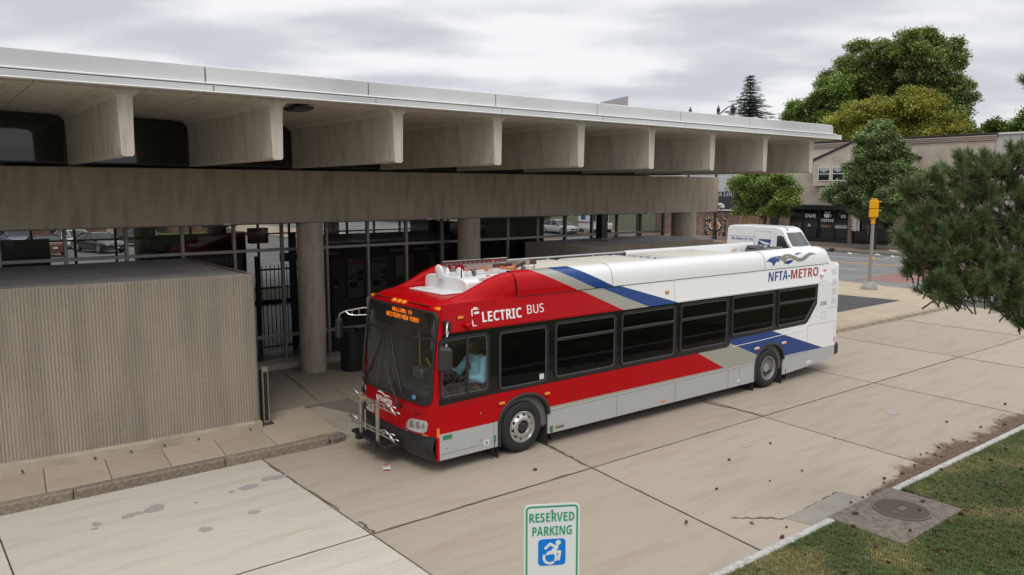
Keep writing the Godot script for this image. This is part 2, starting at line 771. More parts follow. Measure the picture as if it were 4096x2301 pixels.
func make_ground() -> void:
	var g := Mb.new()
	g.quad(Vector3(-900, -0.1, 900), Vector3(900, -0.1, 900), Vector3(900, -0.1, -900), Vector3(-900, -0.1, -900))
	struct("ground", g, tri_map(mat("earth", lin(0.09, 0.085, 0.06), 0.95), tx.grass, 0.3, tx.stain, 0.03), "bare ground under and around the station and the streets", "site")

	# the concrete driveway, slab by slab
	var road := thing("driveway", "wide concrete bus driveway of large joined slabs", "", Vector3(8, 0, -8), "", false, "skew")
	road.set_meta("kind", "structure")
	var bed := Mb.new()
	bed.quad(Vector3(-30, -0.045, -3.5), Vector3(34, -0.045, -3.5), Vector3(34, -0.045, -13.2), Vector3(-30, -0.045, -13.2))
	part(road, "joint_bed", bed, mat("joint", lin(0.06, 0.055, 0.045), 0.95))
	var tan0 := [conc("road_a", lin(0.395, 0.338, 0.272), 0.8, "wear", TRACK, 0.12), conc("road_b", lin(0.38, 0.325, 0.262), 0.75, "wear", TRACK, 0.12), conc("road_c", lin(0.41, 0.352, 0.284), 0.85, "wear", TRACK, 0.12)]
	var pale := [conc("new_slab_a", lin(0.55, 0.51, 0.45), 0.8, "wear", TRACK, 0.1), conc("new_slab_b", lin(0.53, 0.49, 0.43), 0.8, "wear", TRACK, 0.1)]
	# cross joints as lines: x at z = -12.2 and how much x grows towards the camera per metre
	var xs := [[-21.0, 0.16], [-14.0, 0.16], [-7.4, 0.16], [-0.97, 0.16], [2.86, 0.16], [7.42, 0.02], [12.05, 0.05], [16.45, 0.07], [21.0, 0.09], [25.8, 0.1], [31.0, 0.1]]
	var zs := [-12.62, -8.45, -5.1]
	var gap := 0.010
	for i in xs.size() - 1:
		for j in 2:
			var z0: float = zs[j] + (gap if j else 0.0)
			var z1: float = zs[j + 1] - gap
			var f := func(k: int, z: float) -> float: return xs[k][0] + xs[k][1] * (z + 12.2)
			var p := PackedVector2Array([Vector2(f.call(i, z0) + gap, z0), Vector2(f.call(i + 1, z0) - gap, z0), Vector2(f.call(i + 1, z1) - gap, z1), Vector2(f.call(i, z1) + gap, z1)])
			var m: Material = pale[(i + j) % 2] if i < 4 else tan0[(i * 2 + j) % 3]
			slab(road, p, 0.0 if i < 4 else -0.002 - 0.002 * ((i + j) % 3), 0.05, m)
	# weathered joint lines of uneven width
	var jm := mat("joint_line", lin(0.13, 0.11, 0.085), 0.95)
	var jr := RandomNumberGenerator.new()
	jr.seed = 18
	var lines := []
	for i in range(4, xs.size()):
		for j in 2:
			var f := func(z: float) -> float: return xs[i][0] + xs[i][1] * (z + 12.2)
			lines.append([Vector2(f.call(zs[j]), zs[j]), Vector2(f.call(zs[j + 1]), zs[j + 1])])
	for i in range(2, xs.size() - 1):
		lines.append([Vector2(xs[i][0] + xs[i][1] * 3.75, -8.45), Vector2(xs[i + 1][0] + xs[i + 1][1] * 3.75, -8.45)])
	for l in lines:
		var up := PackedVector2Array()
		var dn := PackedVector2Array()
		var a: Vector2 = l[0]
		var b: Vector2 = l[1]
		var s := (b - a).orthogonal().normalized()
		var m := int(a.distance_to(b) / 0.12)
		for k in m + 1:
			var q := a.lerp(b, float(k) / m) + s * jr.randf_range(-0.004, 0.004)
			var wd := jr.randf_range(0.007, 0.015) + (0.012 if jr.randf() < 0.08 else 0.0)
			up.append(q + s * wd)
			dn.insert(0, q - s * wd)
		up.append_array(dn)
		part(road, "joint", sheet(up, 0.0015), jm)
	# cracks, a broken corner and the grey patch at the inlet
	var crack := mat("crack", lin(0.10, 0.085, 0.06), 0.95)
	var cr := RandomNumberGenerator.new()
	cr.seed = 8
	for c in [[Vector2(7.5, -9.9), Vector2(7.48, -8.5), 0.03], [Vector2(12.0, -9.9), Vector2(12.3, -8.45), 0.035], [Vector2(7.98, -5.95), Vector2(8.62, -5.5), 0.028], [Vector2(8.05, -5.66), Vector2(8.13, -5.72), 0.03], [Vector2(3.45, -8.9), Vector2(3.5, -8.45), 0.03],
			[Vector2(2.9, -11.7), Vector2(3.35, -9.4), 0.018], [Vector2(10.1, -5.56), Vector2(8.62, -5.5), 0.02], [Vector2(3.6, -8.44), Vector2(7.4, -8.46), 0.012]]:
		var a: Vector2 = c[0]
		var b: Vector2 = c[1]
		var up := PackedVector2Array()
		var dn := PackedVector2Array()
		var s := (b - a).orthogonal().normalized()
		for k in 15:
			var q := a.lerp(b, k / 14.0) + s * cr.randf_range(-0.02, 0.02)
			var wd: float = c[2] * cr.randf_range(0.25, 1.0) * (0.25 if k == 0 or k == 14 else 1.0)
			up.append(q + s * wd)
			dn.insert(0, q - s * wd)
		up.append_array(dn)
		part(road, "crack", sheet(up, 0.003), crack)
	part(road, "patch", sheet(pv([8.62, -5.5, 10.1, -5.55, 10.25, -5.12, 8.78, -5.105]), 0.004), conc("patch_grey", lin(0.31, 0.285, 0.245), 0.7, "wear", 0.2, 0.3))
	var stain := tri_map(mat("oil_stain", lin(0.34, 0.32, 0.30), 0.75), tx.fine, 0.9)
	var k := 0
	for o in [[1.07, -10.98, 0.11, 1.5], [0.83, -10.95, 0.06, 1.8], [0.31, -10.92, 0.06, 1.0], [2.41, -10.96, 0.1, 1.3], [2.85, -11.09, 0.1, 1.9], [1.57, -9.88, 0.07, 1.4], [2.14, -10.93, 0.04, 1.3], [0.28, -10.77, 0.03, 1.2], [2.27, -10.03, 0.055, 1.6], [1.61, -10.84, 0.025, 1.0], [0.72, -10.93, 0.05, 2.2]]:
		k += 1
		mark(road, "oil_stain", Vector2(o[0], o[1]), o[2], 40 + k, o[3], 0.003 + 0.0004 * k, stain)
	var pale_mark := tri_map(mat("spill", lin(0.37, 0.335, 0.30), 0.8), tx.fine, 0.8)
	for o in [[14.8, -7.05, 0.12, 1.8], [10.6, -7.6, 0.07, 2.0]]:
		k += 1
		mark(road, "spill_mark", Vector2(o[0], o[1]), o[2], 40 + k, o[3], 0.004, pale_mark)
	var rust := tri_map(mat("rust_mark", lin(0.555, 0.50, 0.42), 0.9), tx.fine, 1.1)
	for o in [[1.9, -9.6, 0.05, 5.0], [0.9, -9.2, 0.045, 6.0], [2.6, -9.0, 0.04, 5.0], [3.1, -7.4, 0.05, 4.0], [1.2, -10.4, 0.035, 6.0]]:
		k += 1
		mark(road, "rust_stain", Vector2(o[0], o[1]), o[2], 40 + k, o[3], 0.0035, rust)

	# white kerb stones on the right
	var wk := thing("white_kerb", "white painted kerb stones along the lawn on the right", "kerb", Vector3(8, 0, -5.05), "", false, "skew")
	var kw := tri_map(mat("kerb_white", lin(0.60, 0.59, 0.56), 0.8), tx.fine, 0.9, tx.dirt, 0.9)
	var edges := [-12.0, -8.6, -5.2, -1.9, 1.4, 3.9, 6.35, 8.99]
	for i in edges.size() - 1:
		var mb := Mb.new()
		mb.cbox(Vector3((edges[i] + edges[i + 1]) / 2, 0.01, -5.01), Vector3(edges[i + 1] - edges[i] - 0.012, 0.19, 0.115), 0.02)
		part(wk, "kerb_stone", mb, kw)
	edges = [10.63, 13.35, 16.1, 19.2, 22.4, 25.6, 28.8, 32.0]
	for i in edges.size() - 1:
		var mb := Mb.new()
		mb.cbox(Vector3((edges[i] + edges[i + 1]) / 2, 0.01, -5.01), Vector3(edges[i + 1] - edges[i] - 0.012, 0.19, 0.115), 0.02)
		part(wk, "kerb_stone", mb, kw)
	# inlet: concrete pad with a round iron lid
	var pad := thing("inlet_pad", "square concrete drain pad with a round iron lid, set in the lawn edge", "drain cover", Vector3(9.9, 0, -4.6))
	var mb := Mb.new()
	mb.cbox(Vector3(9.9, 0.045, -4.585), Vector3(1.74, 0.13, 0.99), 0.012)
	part(pad, "slab", mb, conc("pad", lin(0.235, 0.195, 0.16), 1.0, "dirt", 0.6, 0.6))
	mb = Mb.new()
	mb.cbox(Vector3(9.81, 0.02, -5.09), Vector3(1.62, 0.06, 0.02), 0.004)
	part(pad, "throat_lip", mb, mat("iron_rust", lin(0.13, 0.08, 0.055), 0.8, 0.3))
	var lid := Mb.new()
	var at := Vector3(10.05, 0.1125, -4.58)
	lid.lathe([Vector2(0.36, 0.0), Vector2(0.36, 0.012), Vector2(0.335, 0.012), Vector2(0.335, 0.004), Vector2(0.0, 0.004)], at, Vector3.UP, 40)
	for i in 21:
		var x := -0.3 + 0.03 * i
		var hw := sqrt(0.325 * 0.325 - x * x)
		lid.box(at + Vector3(x, 0.007, 0), Vector3(0.012, 0.008, hw * 2))
	lid.box(at + Vector3(0.02, 0.012, 0), Vector3(0.16, 0.008, 0.08))
	lid.box(at + Vector3(-0.17, 0.012, 0.0), Vector3(0.06, 0.008, 0.05))
	part(pad, "lid", lid, tri_map(mat("lid_iron", lin(0.17, 0.13, 0.115), 0.7, 0.35), tx.fine, 2.0))

	# lawn
	var lw := sheet(pv([-14, -4.95, 60, -4.95, 60, 60, -14, 60]), 0.075)
	struct("lawn", lw, tri_map(mat("turf", lin(0.13, 0.14, 0.05), 0.95), tx.grass, 0.6, tx.dirt, 0.16, tx.rough, 1.0), "lawn sloping off beside the white kerb")

	# left platform: pavement slabs, kerb stones, platform behind the bus and the corner island
	var pav := thing("pavement", "concrete station pavement of scored slabs along the kerb", "", Vector3(3, 0, -13), "", false, "skew")
	pav.set_meta("kind", "structure")
	var pm := [conc("walk_a", lin(0.43, 0.36, 0.275), 0.6, "wear", 0.16, 0.15), conc("walk_b", lin(0.40, 0.335, 0.255), 0.55, "wear", 0.14, 0.15)]
	var js := [-12.3, -10.6, -8.9, -7.2, -5.6, -4.0, -2.3, -1.25, -0.27, 0.6, 1.47, 2.33, 3.2]
	for i in js.size() - 1:
		var p := PackedVector2Array()
		var bend := func(x: float) -> float: return 0.0 if x > 0.4 else (0.4 - x) * (0.4 - x) * 0.03
		var x0: float = js[i]
		var x1: float = js[i + 1]
		p = PackedVector2Array([Vector2(x0 + 0.005, -12.16 - bend.call(x0) * 0.2), Vector2(x0 + 0.005 - 0.07, -14.0 - bend.call(x0)), Vector2(x1 - 0.005 - 0.07, -14.0 - bend.call(x1)), Vector2(x1 - 0.005, -12.16 - bend.call(x1) * 0.2)])
		slab(pav, p, 0.15, 0.12, pm[i % 2])
	slab(pav, pv([3.205, -12.16, 4.4, -12.25, 4.28, -14.1, 3.13, -13.95]), 0.15, 0.12, pm[0])
	var pbed := sheet(pv([3.0, -13.9, 4.6, -14.0, 5.2, -12.7, 20.0, -12.7, 20.0, -17.9, 3.0, -17.9]), 0.128)
	part(pav, "joint_bed", pbed, mat("joint_grey", lin(0.16, 0.14, 0.12), 0.95))
	var grey := conc("platform_grey", lin(0.27, 0.235, 0.19), 0.8, "wear", 0.4, 0.25)
	slab(pav, pv([3.12, -13.97, 4.27, -14.12, 4.65, -14.12, 4.7, -17.72, 3.05, -17.72]), 0.149, 0.12, grey)
	slab(pav, pv([4.41, -12.26, 4.66, -11.98, 5.3, -12.62, 5.3, -14.1, 4.29, -14.1]), 0.12, 0.12, conc("ramp", lin(0.37, 0.335, 0.28), 0.6, "wear", 0.15, 0.2))
	for i in 6:
		var x0 := 5.31 + i * 2.3
		for j in 2:
			var z0 := -12.64 if j == 0 else -15.2
			var z1 := -15.19 if j == 0 else -17.72
			if i == 0 and j == 1:
				slab(pav, pv([4.72, z0 + 0.0, x0 + 2.29, z0, x0 + 2.29, z1, 4.72, z1]), 0.15, 0.12, grey)
				continue
			slab(pav, pv([x0, z0, x0 + 2.29, z0, x0 + 2.29, z1, x0, z1]), 0.15, 0.12, grey)
	slab(pav, pv([4.67, -14.12, 5.3, -14.12, 5.3, -15.19, 4.71, -15.19]), 0.148, 0.12, grey)
	var isle := [conc("isle_a", lin(0.46, 0.375, 0.27), 0.5, "wear", 0.12, 0.15), conc("isle_b", lin(0.43, 0.35, 0.26), 0.55, "wear", 0.14, 0.15)]
	var tarp := PackedVector2Array([Vector2(20.0, -13.9), Vector2(29.55, -14.02), Vector2(28.95, -16.4), Vector2(20.0, -16.4)])
	# front strip with joints, then the rest of the corner round to the street
	var fx := [19.0, 21.2, 23.45, 26.2, 28.6, 31.0]
	for i in 5:
		slab(pav, pv([fx[i] + 0.005, -12.42, fx[i + 1] - 0.005, -12.42 - (0.2 if i == 4 else 0.0), fx[i + 1] - 0.005, -13.24, fx[i] + 0.005, -13.24]), 0.13, 0.12, isle[i % 2])
	slab(pav, pv([31.005, -12.63, 31.6, -12.95, 32.45, -13.75, 33.0, -14.6, 33.25, -15.8, 33.25, -19.5, 28.97, -19.5, 28.97, -16.4, 29.57, -14.0, 29.57, -13.25, 31.005, -13.25]), 0.13, 0.12, isle[0])
	slab(pav, pv([19.0, -13.25, 29.56, -13.25, 29.55, -14.01, 19.0, -13.89]), 0.13, 0.12, isle[1])
	slab(pav, pv([28.96, -16.41, 28.96, -19.5, 19.0, -19.5, 19.0, -16.41]), 0.129, 0.12, isle[0])
	frame_of[pav] = -19.0
	slab(pav, pv([19.0, -19.51, 33.25, -19.51, 33.25, -140, 26.0, -140, 26.0, -60, 19.0, -30]), 0.129, 0.12, isle[0])
	frame_of[pav] = "skew"
	part(pav, "asphalt_inset", sheet(tarp, 0.118), tri_map(mat("tarmac_old", lin(0.06, 0.06, 0.061), 0.9), tx.fine, 0.8, tx.stain, 0.1, tx.rough, 0.5))

	var lk := thing("station_kerb", "worn stone kerb along the station pavement on the left", "kerb", Vector3(2, 0, -12.1), "", false, "skew")
	var ks := [conc("kerb_a", lin(0.34, 0.285, 0.215), 1.0, "dirt", 0.9, 1.0), conc("kerb_b", lin(0.30, 0.25, 0.19), 1.1, "dirt", 1.0, 1.0)]
	var ke := [-12.0, -9.6, -7.2, -4.8, -2.4, 0.07, 2.28, 4.12]
	for i in ke.size() - 1:
		mb = Mb.new()
		mb.cbox(Vector3((ke[i] + ke[i + 1]) / 2, 0.055, -12.07), Vector3(ke[i + 1] - ke[i] - 0.012, 0.2, 0.17), 0.02)
		part(lk, "kerb_stone", mb, ks[i % 2])
	mb = Mb.new()
	mb.cbox(Vector3(4.29, 0.035, -12.12), Vector3(0.33, 0.17, 0.2), 0.035, Basis(Vector3.UP, 0.25))
	part(lk, "broken_stone", mb, conc("kerb_broken", lin(0.25, 0.23, 0.2), 1.0, "dirt", 0.6, 1.0))
	var ik := thing("island_kerb", "sand coloured kerb round the corner island behind the bus", "kerb", Vector3(26, 0, -12.3), "", false, "skew")
	var km := conc("kerb_isle", lin(0.50, 0.42, 0.31), 0.9, "dirt", 0.5, 0.6)
	var line := [Vector2(19, -12.32), Vector2(21.6, -12.32), Vector2(24.2, -12.33), Vector2(26.8, -12.33), Vector2(28.9, -12.35), Vector2(30.3, -12.43), Vector2(31.4, -12.8), Vector2(32.35, -13.55), Vector2(33.05, -14.5), Vector2(33.35, -15.8), Vector2(33.36, -18.0), Vector2(33.36, -24.0), Vector2(33.3, -34.0), Vector2(33.2, -60.0)]
	for i in line.size() - 1:
		frame_of[ik] = "skew" if i < 10 else -18.5
		var a: Vector2 = line[i]
		var b: Vector2 = line[i + 1]
		mb = Mb.new()
		mb.cbox(Vector3((a.x + b.x) / 2, 0.04, (a.y + b.y) / 2), Vector3(a.distance_to(b) + (0.04 if i > 4 else -0.012), 0.2, 0.18), 0.03, Basis(Vector3.UP, -(b - a).angle()))
		part(ik, "kerb_stone", mb, km)

	# the cross street
	var st := thing("street", "grey asphalt street crossing behind the station corner", "", Vector3(42, 0, -25), "", false, -26.0)
	st.set_meta("kind", "structure")
	var asp := tri_map(mat("asphalt", lin(0.20, 0.20, 0.20), 0.9), tx.fine, 0.7, tx.stain, 0.07, tx.rough, 0.4)
	part(st, "asphalt", sheet(pv([31.3, 40, 50.8, 40, 50.8, -160, 31.3, -160]), -0.012), asp)
	var yel := tri_map(mat("line_yellow", lin(0.70, 0.36, 0.06), 0.7), tx.fine, 0.9)
	var wht := tri_map(mat("line_white", lin(0.62, 0.61, 0.58), 0.7), tx.fine, 0.9)
	for x in [43.3, 43.6]:
		part(st, "yellow_line", sheet(pv([x, -20.9, x + 0.12, -20.9, x + 0.12, -120, x, -120]), -0.004), yel)
		part(st, "yellow_line", sheet(pv([x, -15.5, x + 0.12, -15.5, x + 0.12, 30, x, 30]), -0.004), yel)
	for i in 10:
		part(st, "lane_dash", sheet(pv([39.4, -21.7 - i * 9, 39.52, -21.7 - i * 9, 39.52, -24.7 - i * 9, 39.4, -24.7 - i * 9]), -0.004), wht)
	part(st, "parking_line", sheet(pv([47.0, -21, 47.12, -21, 47.12, -60, 47.0, -60]), -0.004), wht)
	for i in 5:
		part(st, "parking_tick", sheet(pv([48.4, -24.4 - i * 6.5, 50.4, -24.4 - i * 6.5, 50.4, -24.28 - i * 6.5, 48.4, -24.28 - i * 6.5]), -0.004), wht)
	part(st, "brick_crossing", sheet(pv([35.0, -17.1, 50.5, -17.1, 50.5, -19.4, 35.0, -19.4]), -0.005), tri_map(mat("crossing_red", lin(0.30, 0.15, 0.125), 0.85), tx.fine, 1.2, tx.stain, 0.12, tx.rough, 0.6))
	part(st, "stop_line", sheet(pv([32.05, -12.3, 32.3, -12.3, 32.3, -7.0, 32.05, -7.0]), -0.004), wht)
	# the far pavement
	var fp := thing("far_pavement", "reddish paved walk before the shops across the street", "", Vector3(54, 0, -28), "", false, -26.0)
	fp.set_meta("kind", "structure")
	var fpa := conc("far_walk", lin(0.21, 0.165, 0.13), 0.6, "wear", 0.2, 0.2)
	var fpb := conc("far_walk_red", lin(0.27, 0.165, 0.125), 0.8, "wear", 0.2, 0.2)
	for i in 14:
		slab(fp, pv([52.4, 12 - i * 8, 58.6, 12 - i * 8, 58.6, 4.02 - i * 8, 52.4, 4.02 - i * 8]), 0.15, 0.12, fpa)
		slab(fp, pv([50.98, 12 - i * 8, 52.38, 12 - i * 8, 52.38, 4.02 - i * 8, 50.98, 4.02 - i * 8]), 0.15, 0.12, fpb if i % 3 != 1 else fpa)
	var fk := thing("far_kerb", "grey kerb along the far side of the street", "kerb", Vector3(50.9, 0, -28), "", false, -26.0)
	for i in 40:
		mb = Mb.new()
		mb.cbox(Vector3(50.89, 0.05, 12 - i * 3.0 - 1.5), Vector3(0.16, 0.2, 2.985), 0.02)
		part(fk, "kerb_stone", mb, conc("kerb_far", lin(0.22, 0.21, 0.195), 0.9, "dirt", 0.5, 0.5))
	# parking lot behind the station, with its stall lines
	var pk := thing("parking_lot", "asphalt parking lot behind the station", "", Vector3(4, 0, -55))
	pk.set_meta("kind", "structure")
	part(pk, "asphalt", sheet(pv([-60, -34, 23, -34, 23, -74, -60, -74]), -0.014), tri_map(mat("asphalt_lot", lin(0.17, 0.17, 0.168), 0.9), tx.fine, 0.7, tx.stain, 0.07, tx.rough, 0.4))
	for i in 9:
		part(pk, "stall_line", sheet(pv([-8.0 + i * 2.9, -58, -7.88 + i * 2.9, -58, -7.88 + i * 2.9 - 1.0, -63.5, -8.0 + i * 2.9 - 1.0, -63.5]), -0.006), yel)
	var bk := sheet(pv([-60, -74.05, 33, -74.05, 33, -130, -60, -130]), -0.02)
	struct("back_lawn", bk, mats["turf"], "grass strip beyond the parking lot")


# ---------- the station ----------
func ribbed(mb: Mb, path: Array, y0: float, y1: float, pitch: float, deep: float) -> void:
	# vertical ribs along a plan path (Vector2 x,z; outside on the right-hand side when walking), smoothed corners given by the path itself
	var total := 0.0
	for i in path.size() - 1:
		total += (path[i] as Vector2).distance_to(path[i + 1])
	var at := func(s: float) -> Array:
		var left := s
		for i in path.size() - 1:
			var a: Vector2 = path[i]
			var b: Vector2 = path[i + 1]
			var l := a.distance_to(b)
			if left <= l or i == path.size() - 2:
				var d := (b - a) / l
				return [a + d * left, Vector2(-d.y, d.x)]
			left -= l
		return []
	var g := RandomNumberGenerator.new()
	g.seed = 77
	var m := int(total / pitch)
	var prev := Vector2.ZERO
	for i in m:
		var prof := [[0.0, 0.0], [0.14, 0.0], [0.30, 1.0], [0.84, 1.0], [1.0, 0.0]]
		var k := g.randf_range(0.75, 1.1)
		for e in prof:
			var r: Array = at.call((i + e[0]) * pitch)
			var q: Vector2 = r[0] + r[1] * (deep * e[1] * k)
			if i > 0 or e[0] > 0.0:
				if prev.distance_to(q) > 1e-4:
					# broken, worn rib crests: three heights with slightly different depth
					var ys := [y0, lerpf(y0, y1, 0.33), lerpf(y0, y1, 0.66), y1]
					for t in 3:
						mb.quad(Vector3(prev.x, ys[t], prev.y), Vector3(q.x, ys[t], q.y), Vector3(q.x, ys[t + 1], q.y), Vector3(prev.x, ys[t + 1], prev.y))
			prev = q


func make_station() -> void:
	var st := thing("transit_station", "long concrete transit station with a deep ribbed roof overhang and dark glass walls", "station", Vector3(8, 0, -20))
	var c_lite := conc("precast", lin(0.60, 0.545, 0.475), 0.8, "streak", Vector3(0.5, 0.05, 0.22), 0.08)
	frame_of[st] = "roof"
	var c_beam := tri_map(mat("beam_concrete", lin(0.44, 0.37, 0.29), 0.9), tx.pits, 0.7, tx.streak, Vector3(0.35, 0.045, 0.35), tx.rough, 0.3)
	var c_col := tri_map(mat("column_concrete", lin(0.46, 0.40, 0.325), 0.9), tx.fine, 0.8, tx.streak, Vector3(0.6, 0.1, 0.6), tx.rough, 0.25)
	var alu := mat("fascia_metal", lin(0.66, 0.665, 0.68), 0.34, 0.25)
	tri_map(alu, tx.stain, 0.05)
	var alu2 := mat("fascia_bead", lin(0.85, 0.85, 0.86), 0.4, 0.0)
	var frame := mat("mullion_metal", lin(0.27, 0.25, 0.23), 0.45, 0.4)
	var black := mat("black_metal", lin(0.018, 0.018, 0.02), 0.45, 0.2)
	var pane_m := glass("station_glass", lin(0.006, 0.008, 0.008), 0.12)
	pane_m.metallic_specular = 0.33
	var pane_dark := glass("clerestory_glass", lin(0.006, 0.007, 0.008), 0.45)

	# roof: slab, ribs (stems) with bevelled haunches, fascia
	var mb := Mb.new()
	mb.span(Vector3(-12, 6.17, -33.8), Vector3(18.65, 6.5, -10.98))
	part(st, "roof_slab", mb, c_lite)
	var w := 0.092
	var half := 1.036
	# cross-section of one T: slab soffit arching slightly, haunches, stem with chamfered foot
	var sec := pv([-half, 6.15, -half, 6.125, -0.185, 6.098, -w - 0.006, 6.02, -w + 0.012, 5.23, -w + 0.034, 5.2, w - 0.034, 5.2, w - 0.012, 5.23, w + 0.006, 6.02, 0.185, 6.098, half, 6.125, half, 6.15, half, 6.169, -half, 6.169])
	for i in 15:
		var x := 1.0 + 2.083 * (i - 6)
		if x < -11:
			continue
		mb = Mb.new()
		mb.prism(sec, Vector3(x, 0, -11.0), Vector3.RIGHT, Vector3.UP, 22.7)
		part(st, "rib", mb, c_lite)
	# hairline cracks and scars near the rib tips (left faces)
	var scar := mat("scar", lin(0.10, 0.085, 0.07), 0.9)
	var sg := RandomNumberGenerator.new()
	sg.seed = 5
	for e in [[0, 5.25, 5.32, -11.6], [0, 5.22, 5.30, -11.15], [2, 5.25, 5.75, -11.15], [4, 5.25, 5.38, -11.3], [4, 5.42, 5.62, -11.3], [3, 5.24, 5.34, -11.1], [6, 5.25, 5.6, -12.0], [6, 5.25, 5.58, -11.25]]:
		var x: float = 1.0 + 2.083 * e[0] - w + 0.013
		mb = Mb.new()
		var y: float = e[1]
		while y < e[2]:
			mb.box(Vector3(x - 0.004, y + 0.03, e[3] + sg.randf_range(-0.006, 0.006)), Vector3(0.006, 0.064, 0.012))
			y += 0.06
		part(st, "crack", mb, scar)
	# fascia panels, 2.535 m each, with their drip edge
	for i in 12:
		var x1 := 2.026 + 2.535 * (i - 5)
		var x2 := x1 + 2.53
		if x1 > 18.3:
			continue
		x2 = minf(x2, 18.31)
		if x2 - x1 < 0.1:
			continue
		mb = Mb.new()
		mb.cbox(Vector3((x1 + x2) / 2, 6.402, -10.87), Vector3(x2 - x1 - 0.012, 0.24, 0.06), 0.012)
		part(st, "fascia_panel", mb, alu)
		var y1 := x1 + 0.08
		var y2 := x2 + 0.08
		if i == 11 or x2 > 18.2:
			y2 = 18.7
		mb = Mb.new()
		mb.cbox(Vector3((y1 + y2) / 2, 6.19, -10.80), Vector3(y2 - y1 - 0.008, 0.075, 0.10), 0.008)
		part(st, "fascia_trim", mb, alu)
	mb = Mb.new()
	mb.cbox(Vector3(3.2, 6.268, -10.80), Vector3(30.5, 0.022, 0.09), 0.006)
	mb.cbox(Vector3(3.35, 6.145, -10.79), Vector3(30.72, 0.016, 0.12), 0.005)
	mb.cbox(Vector3(3.3, 6.232, -10.775), Vector3(30.6, 0.008, 0.05), 0.002)
	part(st, "drip_bead", mb, alu2)
	mb = Mb.new()
	mb.span(Vector3(18.31, 6.28, -33.8), Vector3(18.37, 6.52, -10.84))
	mb.span(Vector3(18.4, 6.15, -33.8), Vector3(18.72, 6.26, -10.76))
	part(st, "side_fascia", mb, alu)
	mb = Mb.new()
	mb.span(Vector3(-12, 6.5, -33.8), Vector3(18.3, 6.505, -10.9))
	part(st, "roof_membrane", mb, mat("membrane", lin(0.4, 0.4, 0.4), 0.9))
	frame_of[st] = "row"
	# long beam and its mates
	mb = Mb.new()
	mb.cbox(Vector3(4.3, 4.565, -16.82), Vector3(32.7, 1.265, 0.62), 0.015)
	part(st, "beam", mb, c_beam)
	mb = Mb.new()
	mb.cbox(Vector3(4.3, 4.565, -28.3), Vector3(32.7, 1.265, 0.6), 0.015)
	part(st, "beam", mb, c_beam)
	# ceiling over the hall
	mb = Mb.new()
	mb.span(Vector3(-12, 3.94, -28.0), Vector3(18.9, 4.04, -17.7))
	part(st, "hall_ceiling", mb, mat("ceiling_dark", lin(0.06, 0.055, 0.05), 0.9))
	frame_of[st] = "roof"
	# clerestory: dark frames and panes between the ribs
	for i in 14:
		var x0 := 1.0 + 2.083 * (i - 6) + w
		var x1 := x0 + 2.083 - 2 * w
		if x0 < -11 or x1 > 18:
			continue
		for z in [-15.45, -24.9]:
			var q := pv([x0 + 0.012, 5.21, x1 - 0.012, 5.21, x1 - 0.012, 5.96, x1 - 0.15, 6.08, x1 - 0.3, 6.1, x0 + 0.3, 6.1, x0 + 0.15, 6.08, x0 + 0.012, 5.96])
			mb = Mb.new()
			ring(mb, q, shrink(q, 0.035), Vector3(0, 0, z), Vector3.RIGHT, Vector3.UP, 0.05)
			part(st, "clerestory_frame", mb, black)
			mb = Mb.new()
			mb.prism(shrink(q, 0.03), Vector3(0, 0, z - 0.02), Vector3.RIGHT, Vector3.UP, 0.01)
			part(st, "clerestory_pane", mb, pane_dark)
	frame_of[st] = "row"
	# columns
	for x in [5.43, 10.08]:
		mb = Mb.new()
		mb.cyl(Vector3(x, 0.12, -16.83), Vector3(x, 1.9, -16.83), 0.318, 0.314, 28)
		mb.cyl(Vector3(x, 1.912, -16.83), Vector3(x, 3.94, -16.83), 0.314, 0.31, 28)
		mb.cyl(Vector3(x, 1.9, -16.83), Vector3(x, 1.912, -16.83), 0.308, 0.308, 28, false)
		part(st, "column", mb, c_col)
	mb = Mb.new()
	mb.cbox(Vector3(14.87, 3.55, -16.45), Vector3(0.26, 0.8, 0.26), 0.01)
	part(st, "steel_post", mb, black)
	mb = Mb.new()
	mb.cbox(Vector3(14.87, 3.17, -16.45), Vector3(0.4, 0.04, 0.4), 0.01)
	part(st, "post_plate", mb, frame)
	mb = Mb.new()
	mb.cyl(Vector3(19.28, 0.1, -16.9), Vector3(19.28, 3.94, -16.9), 0.42, 0.42, 28)
	part(st, "column", mb, c_col)
	for x in [-3.9, 2.9, 5.43, 10.08, 14.8]:
		mb = Mb.new()
		mb.cyl(Vector3(x, 0.12, -28.3), Vector3(x, 3.94, -28.3), 0.314, 0.31, 20)
		part(st, "column", mb, c_col)
	# glazed wall: mullions, rails, panes
	var xs := []
	for i in 23:
		xs.append(0.281 + 1.163 * (i - 6))
	mb = Mb.new()
	for x in xs:
		if x > 18.9: continue
		var bm := Mb.new()
		bm.cbox(Vector3(x, 2.1, -17.55), Vector3(0.065, 3.66, 0.11), 0.006)
		part(st, "mullion", bm, frame)
	for e in [[3.22, 0.075], [1.0, 0.07], [0.33, 0.09], [3.90, 0.06]]:
		var bm := Mb.new()
		bm.cbox(Vector3(5.95, e[0], -17.545), Vector3(25.7, e[1], 0.09), 0.006)
		part(st, "rail", bm, frame)
	mb = Mb.new()
	mb.cbox(Vector3(5.95, 0.22, -17.5), Vector3(25.7, 0.15, 0.3), 0.01)
	part(st, "plinth", mb, c_col)
	var bands := [[0.375, 0.965], [1.035, 3.18], [3.26, 3.87]]
	for i in xs.size() - 1:
		if xs[i + 1] > 18.9: continue
		for b in bands:
			mb = Mb.new()
			mb.span(Vector3(xs[i] + 0.03, b[0], -17.56), Vector3(xs[i + 1] - 0.03, b[1], -17.55))
			part(st, "pane", mb, pane_m)
